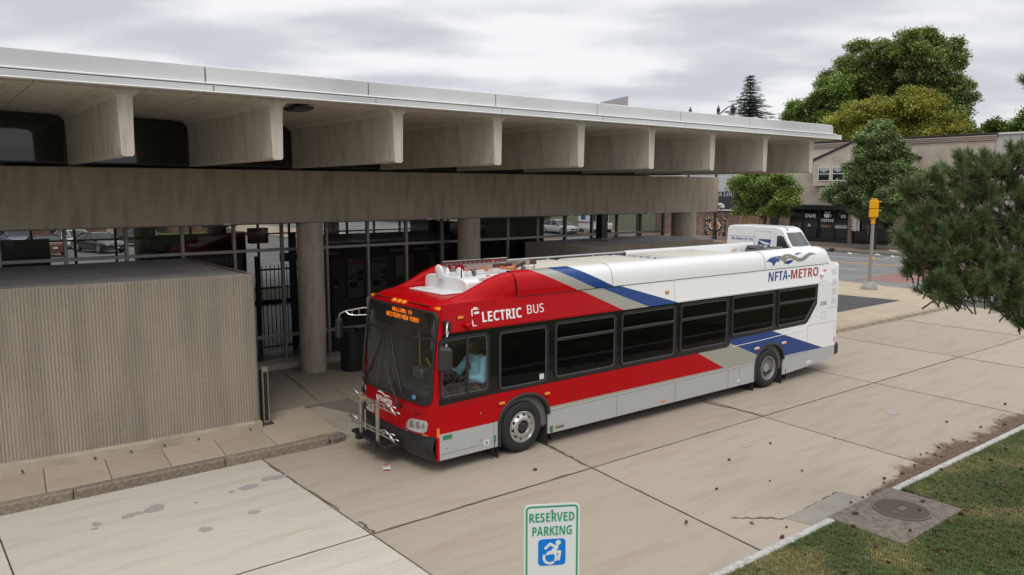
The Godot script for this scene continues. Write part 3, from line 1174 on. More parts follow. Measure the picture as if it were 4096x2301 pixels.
	# rear glazed wall with mullions; solid low parts
	for i in 21:
		var x := -6.7 + 1.24 * i
		if x > 18.9: continue
		mb = Mb.new()
		mb.cbox(Vector3(x, 2.05, -28.0), Vector3(0.075, 3.8, 0.1), 0.005)
		part(st, "rear_mullion", mb, black)
		mb = Mb.new()
		mb.span(Vector3(x + 0.03, 0.3, -28.03), Vector3(minf(x + 1.21, 18.85), 3.9, -28.02))
		part(st, "rear_pane", mb, glass("rear_glass", lin(0.006, 0.008, 0.008), 0.05))
	mb = Mb.new()
	mb.cbox(Vector3(6.0, 2.98, -27.99), Vector3(26, 0.06, 0.09), 0.005)
	mb.cbox(Vector3(6.0, 0.22, -27.99), Vector3(26, 0.2, 0.12), 0.005)
	part(st, "rear_rail", mb, black)
	# hall floor and end walls
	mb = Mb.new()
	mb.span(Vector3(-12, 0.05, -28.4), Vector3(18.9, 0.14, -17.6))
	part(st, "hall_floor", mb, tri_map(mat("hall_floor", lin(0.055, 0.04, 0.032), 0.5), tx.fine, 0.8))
	mb = Mb.new()
	mb.span(Vector3(-12.1, 0.0, -28.5), Vector3(-11.9, 6.2, -17.0))
	part(st, "end_wall", mb, c_beam)
	mb = Mb.new()
	mb.span(Vector3(18.84, 0.14, -28.0), Vector3(18.85, 3.9, -17.6))
	part(st, "end_pane", mb, pane_m)
	for z in [-18.8, -21.0, -23.3, -25.6]:
		mb = Mb.new()
		mb.cbox(Vector3(18.84, 2.02, z), Vector3(0.1, 3.8, 0.07), 0.005)
		part(st, "end_mullion", mb, frame)
	# partition walls inside, matt black-green
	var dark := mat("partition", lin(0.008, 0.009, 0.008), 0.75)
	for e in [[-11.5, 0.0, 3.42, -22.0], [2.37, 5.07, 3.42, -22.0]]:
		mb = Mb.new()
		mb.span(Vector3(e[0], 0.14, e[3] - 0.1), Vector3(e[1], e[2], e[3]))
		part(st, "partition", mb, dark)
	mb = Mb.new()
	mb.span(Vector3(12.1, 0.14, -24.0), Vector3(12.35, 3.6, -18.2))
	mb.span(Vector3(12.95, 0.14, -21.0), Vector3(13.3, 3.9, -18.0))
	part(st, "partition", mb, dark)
	# ribbed side buildings below the beam
	row_z = -13.4
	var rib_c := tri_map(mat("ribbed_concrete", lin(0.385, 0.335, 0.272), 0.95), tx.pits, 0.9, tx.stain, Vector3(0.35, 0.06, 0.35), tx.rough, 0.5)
	var path := [Vector2(-12, -16.6), Vector2(-8, -15.0), Vector2(-5.2, -14.25), Vector2(-3.0, -13.8), Vector2(-1.6, -13.55), Vector2(-0.6, -13.38), Vector2(0.3, -13.3), Vector2(1.2, -13.26), Vector2(3.04, -13.25)]
	for i in 7:
		var t := PI / 2 * i / 6
		path.append(Vector2(3.05 + 0.13 * sin(t), -13.38 + 0.13 * cos(t)))
	path.append(Vector2(3.18, -17.45))
	path.reverse()
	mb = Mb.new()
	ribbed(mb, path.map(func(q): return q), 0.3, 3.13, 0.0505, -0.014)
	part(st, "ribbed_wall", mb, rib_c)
	var top := PackedVector2Array()
	for q in path:
		top.append(q)
	top.append(Vector2(-12, -17.45))
	mb = sheet(top, 3.13)
	part(st, "box_roof", mb, tri_map(mat("box_roof", lin(0.44, 0.435, 0.44), 0.55), tx.stain, 0.25, tx.fine, 0.9))
	var core := PackedVector2Array()
	for q in path:
		core.append(Vector2(q.x, q.y))
	mb = Mb.new()
	for i in path.size() - 1:
		var a: Vector2 = path[i]
		var b: Vector2 = path[i + 1]
		var d := (b - a).normalized()
		var s := Vector2(-d.y, d.x) * 0.02
		mb.quad(Vector3(a.x + s.x, 3.0, a.y + s.y), Vector3(b.x + s.x, 3.0, b.y + s.y), Vector3(b.x + s.x, 3.155, b.y + s.y), Vector3(a.x + s.x, 3.155, a.y + s.y))
		mb.quad(Vector3(a.x + s.x, 3.155, a.y + s.y), Vector3(b.x + s.x, 3.155, b.y + s.y), Vector3(b.x + s.x * 4.0, 3.155, b.y + s.y * 4.0), Vector3(a.x + s.x * 4.0, 3.155, a.y + s.y * 4.0))
	part(st, "roof_curb", mb, rib_c)
	# footing ledge
	var ledge := conc("footing", lin(0.44, 0.375, 0.29), 0.6, "stain", 0.3, 0.3)
	mb = Mb.new()
	var fp := path.slice(7)
	for i in fp.size() - 1:
		var a: Vector2 = fp[i] + Vector2(0, 0.115)
		var b: Vector2 = fp[i + 1] + Vector2(0, 0.115)
		mb.quad(Vector3(b.x, 0.1, b.y), Vector3(a.x, 0.1, a.y), Vector3(a.x, 0.285, a.y - 0.005), Vector3(b.x, 0.285, b.y - 0.005))
		mb.quad(Vector3(b.x, 0.285, b.y - 0.005), Vector3(a.x, 0.285, a.y - 0.005), Vector3(a.x, 0.32, a.y - 0.13), Vector3(b.x, 0.32, b.y - 0.13))
	mb.span(Vector3(3.03, 0.1, -17.4), Vector3(3.17, 0.3, -13.15))
	part(st, "footing", mb, ledge)
	for x in [-0.62, 0.39, 0.93, 1.45, 2.02, 2.93]:
		mb = Mb.new()
		mb.cyl(Vector3(x, 0.2, -13.2), Vector3(x, 0.2, -13.11), 0.014, 0.014, 8)
		part(st, "anchor_bolt", mb, mat("bolt_rust", lin(0.06, 0.035, 0.025), 0.9))
	row_z = -15.6
	mb = Mb.new()
	var bp := [Vector2(12.72, -17.4), Vector2(12.72, -15.35)]
	for i in 7:
		var t := PI / 2 * i / 6
		bp.append(Vector2(13.3 - 0.58 * cos(t), -15.35 + 0.55 * sin(t)))
	bp.append(Vector2(17.9, -14.8))
	for i in 7:
		var t := PI / 2 * i / 6
		bp.append(Vector2(18.1 + 0.5 * sin(t), -15.3 + 0.5 * cos(t)))
	bp.append(Vector2(18.6, -17.4))
	var rp := bp.duplicate()
	rp.reverse()
	ribbed(mb, rp, 0.15, 3.1, 0.0505, -0.014)
	part(st, "ribbed_wall", mb, rib_c)
	var bt := PackedVector2Array()
	for q in bp:
		bt.append(q)
	part(st, "box_roof", sheet(bt, 3.1), mats["box_roof"])
	mb = Mb.new()
	mb.span(Vector3(12.9, 0.1, -17.4), Vector3(18.4, 3.08, -15.5))
	part(st, "box_core", mb, rib_c)
	row_z = 0.0
	# conduit, junction boxes along the beam's lower edge
	mb = Mb.new()
	mb.cyl(Vector3(3.3, 3.955, -16.48), Vector3(20.6, 3.955, -16.48), 0.014, 0.014, 8)
	for x in [3.4, 8.6, 13.6, 17.0]:
		mb.cbox(Vector3(x, 3.945, -16.47), Vector3(0.16, 0.05, 0.06), 0.006)
	part(st, "conduit", mb, mat("galvanised", lin(0.38, 0.38, 0.38), 0.4, 0.6))

	# things on and in the station
	var cl := thing("ceiling_light", "black flush ceiling light under the third roof bay", "ceiling light", Vector3(5.69, 6.2, -13.5), "", false, "site")
	mb = Mb.new()
	mb.cbox(Vector3(5.69, 6.17, -13.5), Vector3(0.36, 0.06, 0.52), 0.02)
	part(cl, "housing", mb, black)
	mb = Mb.new()
	mb.cbox(Vector3(5.69, 6.135, -13.5), Vector3(0.28, 0.02, 0.4), 0.005)
	part(cl, "lens", mb, mat("lens_grey", lin(0.05, 0.05, 0.05), 0.2))
	var cam := thing("security_camera", "white dome security camera on the end of the concrete beam", "camera", Vector3(20.75, 4.15, -16.75))
	var white := paint("plain_white", lin(0.75, 0.75, 0.74), 0.4, 0.2)
	mb = Mb.new()
	mb.cbox(Vector3(20.68, 4.16, -16.62), Vector3(0.08, 0.16, 0.12), 0.01)
	mb.cbox(Vector3(20.86, 4.2, -16.62), Vector3(0.34, 0.07, 0.07), 0.02)
	part(cam, "bracket", mb, white)
	mb = Mb.new()
	mb.cyl(Vector3(21.02, 4.07, -16.62), Vector3(21.02, 4.19, -16.62), 0.1, 0.09, 16)
	part(cam, "housing", mb, white)
	mb = Mb.new()
	mb.ball(Vector3(21.02, 4.06, -16.62), Vector3(0.085, 0.085, 0.085), 14)
	part(cam, "dome", mb, paint("dome_grey", lin(0.2, 0.2, 0.2), 0.15, 1.0))
	mb = Mb.new()
	mb.tube([Vector3(20.84, 4.17, -16.6), Vector3(20.8, 4.02, -16.58), Vector3(20.6, 3.97, -16.5)], 0.012, 6)
	part(cam, "cable", mb, black)
	var bin_ := thing("trash_can", "black round trash can against the station glass behind the bus mirror", "trash can", Vector3(6.3, 0.15, -16.35))
	mb = Mb.new()
	mb.lathe([Vector2(0.0, 0.0), Vector2(0.26, 0.0), Vector2(0.29, 0.02), Vector2(0.315, 0.95), Vector2(0.325, 0.97)], Vector3(6.3, 0.15, -16.35), Vector3.UP, 28)
	part(bin_, "drum", mb, mat("bin_black", lin(0.012, 0.014, 0.017), 0.4))
	mb = Mb.new()
	mb.lathe([Vector2(0.335, 0.0), Vector2(0.335, 0.05), Vector2(0.3, 0.085), Vector2(0.17, 0.06), Vector2(0.15, -0.05)], Vector3(6.3, 1.1, -16.35), Vector3.UP, 28)
	part(bin_, "lid", mb, mat("bin_black", Color(), 0.4))
	var post := thing("steel_bollard", "slim stainless steel post with a dark side at the end of the ribbed wall", "bollard", Vector3(3.33, 0.15, -13.42))
	mb = Mb.new()
	mb.cbox(Vector3(3.33, 0.74, -13.42), Vector3(0.13, 1.12, 0.13), 0.012)
	part(post, "body", mb, mat("stainless", lin(0.5, 0.48, 0.45), 0.3, 0.9))
	mb = Mb.new()
	mb.cbox(Vector3(3.33, 0.165, -13.42), Vector3(0.24, 0.03, 0.24), 0.008)
	part(post, "foot_plate", mb, mat("foot_plate", lin(0.07, 0.055, 0.04), 0.6, 0.4))
	mb = Mb.new()
	mb.cbox(Vector3(3.262, 0.72, -13.42), Vector3(0.012, 1.06, 0.1), 0.003)
	mb.cbox(Vector3(3.33, 0.72, -13.352), Vector3(0.07, 0.98, 0.01), 0.003)
	part(post, "dark_panel", mb, black)
	mb = Mb.new()
	mb.box(Vector3(3.399, 1.0, -13.42), Vector3(0.006, 0.5, 0.02))
	part(post, "blue_strip", mb, mat("strip_blue", lin(0.05, 0.2, 0.5), 0.4))
	mb = Mb.new()
	mb.cyl(Vector3(3.19, 1.1, -13.5), Vector3(3.3, 1.1, -13.45), 0.012, 0.012, 8)
	part(post, "wall_tie", mb, mats["stainless"])
	# fence and gate inside
	var fence := thing("bar_fence", "black steel bar fence with posts inside the station glass", "fence", Vector3(5.3, 0.14, -19.4))
	for e in [[4.78, 0.11, 2.75], [5.75, 0.1, 2.58], [6.9, 0.1, 2.58]]:
		mb = Mb.new()
		mb.cbox(Vector3(e[0], 0.14 + e[2] / 2, -19.5), Vector3(e[1], e[2], e[1]), 0.01)
		part(fence, "post", mb, black)
	for y in [0.3, 2.5]:
		mb = Mb.new()
		mb.cbox(Vector3(5.84, y, -19.5), Vector3(2.1, 0.05, 0.05), 0.008)
		part(fence, "rail", mb, black)
	for i in 18:
		mb = Mb.new()
		mb.cyl(Vector3(4.9 + i * 0.115, 0.2, -19.5), Vector3(4.9 + i * 0.115, 2.62, -19.5), 0.012, 0.012, 6)
		part(fence, "bar", mb, mat("bar_grey", lin(0.05, 0.055, 0.065), 0.4, 0.3))
	# kiosk wall and what hangs on it
	var kio := thing("ticket_kiosk", "long grey ticket and information wall inside the station", "kiosk", Vector3(9.6, 0.14, -21.6))
	mb = Mb.new()
	mb.cbox(Vector3(9.9, 1.45, -21.72), Vector3(4.9, 2.65, 0.3), 0.02)
	part(kio, "wall", mb, mat("kiosk_grey", lin(0.11, 0.105, 0.10), 0.6))
	mb = Mb.new()
	mb.cbox(Vector3(9.9, 2.66, -21.55), Vector3(4.9, 0.3, 0.05), 0.01)
	part(kio, "header", mb, mat("kiosk_blue", lin(0.02, 0.03, 0.05), 0.4))
	mb = Mb.new()
	mb.lathe([Vector2(0.26, -2.45), Vector2(0.26, 2.45)], Vector3(9.9, 3.02, -21.75), Vector3.RIGHT, 20)
	part(kio, "canopy", mb, mat("kiosk_silver", lin(0.3, 0.3, 0.31), 0.35, 0.5))
	var wt := mat("kiosk_text", lin(0.35, 0.35, 0.36), 0.5)
	mb = Mb.new()
	for e in [["Information", 7.25, 0.62], ["Information", 9.72, 0.62], ["Information", 10.62, 0.62], ["Metro Map", 11.62, 0.55]]:
		letters(mb, e[0], Vector3(e[1], 2.62, -21.518), Vector3.RIGHT, Vector3.UP, e[2], 0.11)
	part(kio, "lettering", mb, wt)
	for i in 2:
		var x := 8.42 + 0.83 * i
		var tm := thing("ticket_machine", ["ticket machine on the kiosk wall, the one nearer the round column", "ticket machine on the kiosk wall, the one nearer the map boards"][i], "ticket machine", Vector3(x, 0.9, -21.5), "ticket machines in the kiosk wall")
		mb = Mb.new()
		mb.cbox(Vector3(x, 1.8, -21.5), Vector3(0.56, 1.3, 0.12), 0.015)
		part(tm, "case", mb, mat("machine_grey", lin(0.2, 0.2, 0.2), 0.5))
		mb = Mb.new()
		mb.box(Vector3(x, 2.33, -21.436), Vector3(0.48, 0.12, 0.012))
		part(tm, "header", mb, mat("machine_head" + str(i), lin(0.25, 0.06, 0.06) if i == 0 else lin(0.06, 0.1, 0.16), 0.5))
		mb = Mb.new()
		mb.cbox(Vector3(x - 0.1, 1.86, -21.42), Vector3(0.24, 0.2, 0.05), 0.01)
		part(tm, "screen", mb, mat("machine_screen", lin(0.14, 0.15, 0.17), 0.3))
		mb = Mb.new()
		mb.cbox(Vector3(x - 0.09, 1.6, -21.42), Vector3(0.26, 0.16, 0.05), 0.01)
		part(tm, "tray", mb, black)
		mb = Mb.new()
		for k in 4:
			mb.box(Vector3(x + 0.12 + 0.1 * (k % 2), 1.98 - 0.2 * (k / 2), -21.43), Vector3(0.07, 0.14, 0.02))
		part(tm, "slot", mb, black)
	var boards := [[10.06, 2.1, 0.3, 0.75, lin(0.28, 0.29, 0.3), "white notice sheet in a black frame on the kiosk wall"], [10.95, 2.2, 0.5, 0.45, lin(0.035, 0.07, 0.05), "dark green board in a black frame on the kiosk wall"], [11.78, 2.12, 0.45, 0.6, lin(0.16, 0.03, 0.035), "dark red poster under the map heading on the kiosk wall"]]
	for e in boards:
		var b := thing("notice_board", e[5], "notice board", Vector3(e[0], e[1], -21.55), "boards on the kiosk wall")
		mb = Mb.new()
		mb.cbox(Vector3(e[0], e[1], -21.54), Vector3(e[2] + 0.07, e[3] + 0.07, 0.05), 0.008)
		part(b, "frame", mb, black)
		mb = Mb.new()
		mb.box(Vector3(e[0], e[1], -21.512), Vector3(e[2], e[3], 0.012))
		part(b, "sheet", mb, mat("sheet%.2f" % e[0], e[4], 0.6))
	mb = Mb.new()
	letters(mb, "WE", Vector3(11.7, 2.26, -21.504), Vector3.RIGHT, Vector3.UP, 0.14, 0.08)
	solo("poster_print", mb, mat("poster_green", lin(0.08, 0.25, 0.2), 0.5), "small green lettering on the dark red poster in the kiosk", "lettering")
	var ph := thing("payphone", "black wall phone box beside the first ticket machine", "telephone", Vector3(7.65, 1.6, -21.5))
	mb = Mb.new()
	mb.cbox(Vector3(7.62, 1.68, -21.42), Vector3(0.34, 0.24, 0.3), 0.03)
	part(ph, "hood", mb, black)
	mb = Mb.new()
	mb.box(Vector3(7.64, 1.6, -21.262), Vector3(0.16, 0.06, 0.01))
	part(ph, "label_plate", mb, wt)
	var sch := thing("schedule_board", "black rail schedule board behind the glass over the ribbed wall's end", "sign", Vector3(3.3, 2.95, -18.0))
	mb = Mb.new()
	mb.cbox(Vector3(3.32, 2.85, -18.0), Vector3(1.5, 0.75, 0.06), 0.01)
	part(sch, "panel", mb, mat("board_black", lin(0.01, 0.01, 0.011), 0.4))
	mb = Mb.new()
	letters(mb, "Rail Schedule", Vector3(2.95, 2.96, -17.968), Vector3.RIGHT, Vector3.UP, 0.75, 0.1)
	part(sch, "lettering", mb, mat("board_text", lin(0.12, 0.12, 0.12), 0.5))
	var dis := thing("departure_display", "black hanging departure display box inside the station", "display", Vector3(4.5, 3.5, -19.0))
	mb = Mb.new()
	mb.cbox(Vector3(4.78, 3.48, -19.3), Vector3(0.5, 0.42, 0.2), 0.015)
	part(dis, "case", mb, black)
	mb = Mb.new()
	mb.box(Vector3(4.78, 3.48, -19.195), Vector3(0.42, 0.3, 0.012))
	part(dis, "screen", mb, mat("display_dark", lin(0.03, 0.012, 0.008), 0.3))
	mb = Mb.new()
	mb.cyl(Vector3(4.78, 3.69, -19.3), Vector3(4.78, 3.95, -19.3), 0.02, 0.02, 8)
	part(dis, "hanger", mb, black)
	var gs := thing("green_sign", "dark green direction sign on a black post behind the round column", "sign", Vector3(6.0, 0.14, -20.2))
	mb = Mb.new()
	mb.cbox(Vector3(6.05, 1.8, -20.4), Vector3(0.16, 3.3, 0.16), 0.01)
	part(gs, "post", mb, black)
	mb = Mb.new()
	mb.cbox(Vector3(6.0, 2.75, -20.28), Vector3(0.75, 0.26, 0.05), 0.01)
	part(gs, "panel", mb, mat("sign_green", lin(0.012, 0.04, 0.03), 0.4))
	var bx := thing("cardboard_box", "torn brown cardboard sheet leaning inside the glass behind the bus roof", "cardboard", Vector3(9.6, 0.14, -18.5))
	mb = Mb.new()
	mb.prism(pv([-0.55, 0.0, 0.7, 0.0, 0.7, 2.12, -0.3, 2.07, -0.36, 1.98, -0.45, 1.92, -0.55, 1.72]), Vector3(9.6, 0.14, -18.3), Vector3(1, 0, 0), Vector3(0, 1, -0.05).normalized(), 0.02)
	part(bx, "sheet", mb, tri_map(mat("cardboard", lin(0.30, 0.16, 0.06), 0.9), tx.fine, 1.0))


# ---------- the bus ----------
const ZN := -9.66
const ZC := -10.94


func lean(y: float) -> float:
	return 0.0 if y < 2.38 else (y - 2.38) * 0.13


func front(q: Vector2, out := 0.0) -> Vector3:
	# q.x = offset across from the centre line (+ towards the camera side), q.y = height
	var t := absf(q.x) / 1.28
	var k := clampf((q.y - 1.05) / 1.65, 0.0, 1.3)
	var x := 4.995 + 0.135 * k * k + 0.045 * k + 0.145 * pow(t, 4.2)
	x += 0.03 * smoothstep(0.62, 0.25, q.y)
	return Vector3(x - out, q.y, ZC + q.x * (1.0 - 0.02 * k))


func side_panel(bus: Node3D, called: String, region: PackedVector2Array, holes: Array, clip: Array, m: Material) -> void:
	var mb := Mb.new()
	for piece in Geometry2D.intersect_polygons(region, pv(clip)):
		var left := [piece]
		for h in holes:
			var next := []
			for a in left:
				for r in Geometry2D.clip_polygons(a, h):
					if not (Geometry2D.is_polygon_clockwise(r) and left.size() > 1):
						next.append(r)
			left = next
		for a in left:
			for z in [[-3.0, 2.38], [2.38, 4.0]]:
				for b in Geometry2D.intersect_polygons(a, pv([-50, z[0], 50, z[0], 50, z[1], -50, z[1]])):
					if absf(area(b)) < 1e-4:
						continue
					var idx := Geometry2D.triangulate_polygon(b)
					var f := func(q: Vector2) -> Vector3: return Vector3(q.x, q.y, ZN - lean(q.y))
					for i in range(0, idx.size(), 3):
						var p0: Vector3 = f.call(b[idx[i]]); var p1: Vector3 = f.call(b[idx[i + 1]]); var p2: Vector3 = f.call(b[idx[i + 2]])
						if (p1 - p0).cross(p2 - p0).z < 0:
							var h := p1
							p1 = p2; p2 = h
						mb.tri(p0, p1, p2)
						var back := Vector3(0, 0, -0.03)
						mb.tri(p0 + back, p2 + back, p1 + back)
					for i in b.size():
						var p0: Vector3 = f.call(b[i]); var p1: Vector3 = f.call(b[(i + 1) % b.size()])
						var back := Vector3(0, 0, -0.03)
						mb.quad(p0 + back, p1 + back, p1, p0)
	if mb.v.size():
		part(bus, called, mb, m)


func area(p: PackedVector2Array) -> float:
	var s := 0.0
	for i in p.size():
		s += p[i].cross(p[(i + 1) % p.size()])
	return s * 0.5


func arch_shape(cx: float, rx: float, top: float, k := 18) -> PackedVector2Array:
	var p := PackedVector2Array([Vector2(cx + rx, 0.0), Vector2(cx + rx, 0.62)])
	for i in k - 1:
		var t := PI * (i + 1) / k
		p.append(Vector2(cx + rx * cos(t), 0.62 + (top - 0.62) * sin(t)))
	p.append(Vector2(cx - rx, 0.62))
	p.append(Vector2(cx - rx, 0.0))
	return p


func seam(mb: Mb, a: Vector2, b: Vector2, w := 0.007) -> void:
	var f := func(q: Vector2) -> Vector3: return Vector3(q.x, q.y, ZN - lean(q.y) + 0.0015)
	var d := (b - a).normalized()
	var s := Vector2(-d.y, d.x) * w * 0.5
	mb.quad(f.call(a - s), f.call(b - s), f.call(b + s), f.call(a + s))


func bus_window(bus: Node3D, outer: PackedVector2Array, bar: float, dark: Material, rubber: Material, bead: Material, divider := 0.0, low := false) -> void:
	var o := Vector3(0, 0, ZN + 0.012)
	var wn := Mb.new()
	var a := shrink(outer, 0.048)
	ring(wn, outer, a, o, Vector3.RIGHT, Vector3.UP, 0.03)
	var f := part(bus, "window", wn, rubber)
	var lip := Mb.new()
	ring(lip, shrink(outer, 0.010), shrink(outer, 0.022), o + Vector3(0, 0, 0.006), Vector3.RIGHT, Vector3.UP, 0.008)
	part(f, "gasket_lip", lip, rubber)
	var bm := Mb.new()
	var b2 := shrink(outer, 0.058)
	ring(bm, a, b2, o + Vector3(0, 0, -0.006), Vector3.RIGHT, Vector3.UP, 0.01)
	part(f, "bead", bm, bead)
	var lo := outer[0]
	var hi := outer[0]
	for q in outer:
		lo = lo.min(q); hi = hi.max(q)
	var gl := Mb.new()
	gl.prism(shrink(outer, 0.045), Vector3(0, 0, ZN - 0.004), Vector3.RIGHT, Vector3.UP, 0.006)
	part(f, "pane", gl, dark)
	if bar > 0.0:
		var br := Mb.new()
		br.cbox(Vector3((lo.x + hi.x) / 2, bar - 0.02, ZN + 0.008), Vector3(hi.x - lo.x - 0.07, 0.05, 0.03), 0.006)
		part(f, "slider_bar", br, rubber)
		br = Mb.new()
		br.box(Vector3((lo.x + hi.x) / 2, bar + 0.012, ZN + 0.018), Vector3(hi.x - lo.x - 0.12, 0.009, 0.014))
		part(f, "bead", br, bead)
	if divider > 0.0:
		var br := Mb.new()
		br.cbox(Vector3(divider, (lo.y + hi.y) / 2, ZN + 0.006), Vector3(0.05, hi.y - lo.y - 0.08, 0.03), 0.006)
		part(f, "divider", br, rubber)
		br = Mb.new()
		br.cbox(Vector3(divider + 0.03, (lo.y + hi.y) / 2 - 0.02, ZN + 0.02), Vector3(0.05, 0.13, 0.03), 0.008)
		part(f, "latch", br, rubber)


const SHROUD := [[0.045, 2.862], [0.048, 2.95], [0.055, 3.04], [0.075, 3.12], [0.105, 3.18], [0.15, 3.232], [0.21, 3.263], [0.29, 3.295], [0.36, 3.29], [0.395, 3.25], [0.40, 3.0], [0.40, 2.86]]


func shroud_at(i: int, x: float, far: bool) -> Vector3:
	var e: Array = SHROUD[i]
	var y: float = e[1]
	var z: float = e[0]
	# rounded rear end
	var k := clampf((x - 16.44) / 0.36, 0.0, 1.0)
	var s := sqrt(maxf(0.0, 1.0 - k * k * 0.96))
	y = 2.86 + (y - 2.86) * s
	z = z + k * k * 0.05
	return Vector3(x, y, (2 * ZC - ZN + z) if far else (ZN - z))


func shroud_strip(mb: Mb, x0: Callable, x1: Callable, far: bool) -> void:
	var rows := []
	for j in 13:
		var row := []
		for i in SHROUD.size():
			var y: float = SHROUD[i][1] if i < 8 else 3.275
			row.append(shroud_at(i, lerpf(x0.call(y), x1.call(y), j / 12.0), far))
		rows.append(row)
	mb.grid(rows, not far)


func wheel(bus: Node3D, cx: float, near: bool, rear: bool) -> void:
	var s := 1.0 if near else -1.0
	var zo := (ZN - 0.02) if near else (2 * ZC - ZN + 0.02)
	var ax := Vector3(0, 0, s)
	var c := Vector3(cx, 0.478, zo)
	var rubber := tri_map(mat("tyre_rubber", lin(0.014, 0.014, 0.015), 0.75), tx.fine, 2.0)
	var alloy := mat("wheel_alloy", lin(0.52, 0.515, 0.50), 0.28, 0.85)
	var steel := mat("wheel_grey", lin(0.34, 0.34, 0.335), 0.42, 0.5)
	var hole := mat("void_black", lin(0.004, 0.004, 0.004), 0.9)
	hub_x = cx
	var t := Mb.new()
	t.lathe([Vector2(0.285, -0.02), Vector2(0.30, 0.0), Vector2(0.33, 0.012), Vector2(0.37, 0.016), Vector2(0.42, 0.008), Vector2(0.448, -0.012), Vector2(0.468, -0.035), Vector2(0.476, -0.06), Vector2(0.476, -0.25), Vector2(0.45, -0.28), Vector2(0.28, -0.285)], c, ax, 40)
	for i in 4:
		t.lathe([Vector2(0.4785, -0.075 - i * 0.045), Vector2(0.4785, -0.105 - i * 0.045)], c, ax, 40)
	var w := part(bus, "wheel", t, rubber)
	var r := Mb.new()
	if rear:
		r.lathe([Vector2(0.09, -0.12), Vector2(0.20, -0.125), Vector2(0.215, -0.15), Vector2(0.235, -0.15), Vector2(0.262, -0.03), Vector2(0.272, 0.0), Vector2(0.288, 0.002), Vector2(0.292, -0.02)].map(func(q): return q), c, ax, 40)
		part(w, "rim", r, steel)
		var hb := Mb.new()
		hb.lathe([Vector2(0.12, -0.16), Vector2(0.12, -0.06), Vector2(0.10, -0.045), Vector2(0.0, -0.045)], c, ax, 24)
		part(w, "hub", hb, steel)
		for i in 8:
			var h := Mb.new()
			var a := TAU * i / 8 + 0.3
			h.lathe([Vector2(0.032, -0.003), Vector2(0.032, 0.001), Vector2(0.0, 0.001)], c + Vector3(cos(a) * 0.185, sin(a) * 0.185, s * -0.122), ax, 12)
			part(w, "hand_hole", h, hole)
	else:
		r.lathe([Vector2(0.288, -0.02), Vector2(0.288, 0.005), Vector2(0.275, 0.01), Vector2(0.262, -0.01), Vector2(0.235, -0.014), Vector2(0.185, 0.028), Vector2(0.155, 0.034), Vector2(0.128, 0.03), Vector2(0.118, 0.012), Vector2(0.118, -0.03)], c, ax, 48)
		part(w, "rim", r, alloy)
		var hb := Mb.new()
		hb.lathe([Vector2(0.118, -0.02), Vector2(0.10, -0.012), Vector2(0.085, 0.02), Vector2(0.05, 0.028), Vector2(0.0, 0.028)], c, ax, 24)
		part(w, "hub", hb, mat("hub_black", lin(0.02, 0.02, 0.02), 0.5))
		for i in 10:
			var a := TAU * i / 10 + 0.15
			var h := Mb.new()
			var hc := c + Vector3(cos(a) * 0.213, sin(a) * 0.213, s * 0.006)
			var tilt := (ax + Vector3(cos(a), sin(a), 0) * 0.62).normalized()
			h.lathe([Vector2(0.030, -0.012), Vector2(0.030, 0.0), Vector2(0.0, 0.0)], hc, tilt, 14)
			part(w, "hand_hole", h, hole)
			var nt := Mb.new()
			var a2 := a + TAU / 20
			var nc := c + Vector3(cos(a2) * 0.15, sin(a2) * 0.15, s * 0.03)
			nt.cyl(nc, nc + ax * 0.03, 0.015, 0.012, 6)
			part(w, "wheel_nut", nt, mats["wheel_grey"])
	hub_x = 0.0


func led_text(mb: Mb, words: String, z0: float, z1: float, y0: float, y1: float, x: float) -> void:
	var font := {
		"W": ["10001", "10001", "10001", "10101", "10101", "11011", "10001"], "E": ["11111", "10000", "10000", "11110", "10000", "10000", "11111"], "L": ["10000", "10000", "10000", "10000", "10000", "10000", "11111"],
		"C": ["01111", "10000", "10000", "10000", "10000", "10000", "01111"], "O": ["01110", "10001", "10001", "10001", "10001", "10001", "01110"], "M": ["10001", "11011", "10101", "10101", "10001", "10001", "10001"],
		"T": ["11111", "00100", "00100", "00100", "00100", "00100", "00100"], "S": ["01111", "10000", "10000", "01110", "00001", "00001", "11110"], "R": ["11110", "10001", "10001", "11110", "10100", "10010", "10001"],
		"N": ["10001", "11001", "10101", "10011", "10001", "10001", "10001"], "Y": ["10001", "10001", "01010", "00100", "00100", "00100", "00100"], "K": ["10001", "10010", "10100", "11000", "10100", "10010", "10001"], "!": ["1", "1", "1", "1", "1", "0", "1"], " ": ["000", "000", "000", "000", "000", "000", "000"]}
	var cols := -1
	for ch in words:
		cols += font[ch][0].length() + 1
	var dz := (z1 - z0) / cols
	var dy := (y1 - y0) / 7.0
	var at := 0
	for ch in words:
		var rowsx: Array = font[ch]
		for r in 7:
			for k in rowsx[r].length():
				if rowsx[r][k] == "1":
					mb.box(Vector3(x, y1 - (r + 0.5) * dy, z0 + (at + k + 0.5) * dz), Vector3(0.006, dy * 0.78, dz * 0.8))
		at += rowsx[0].length() + 1


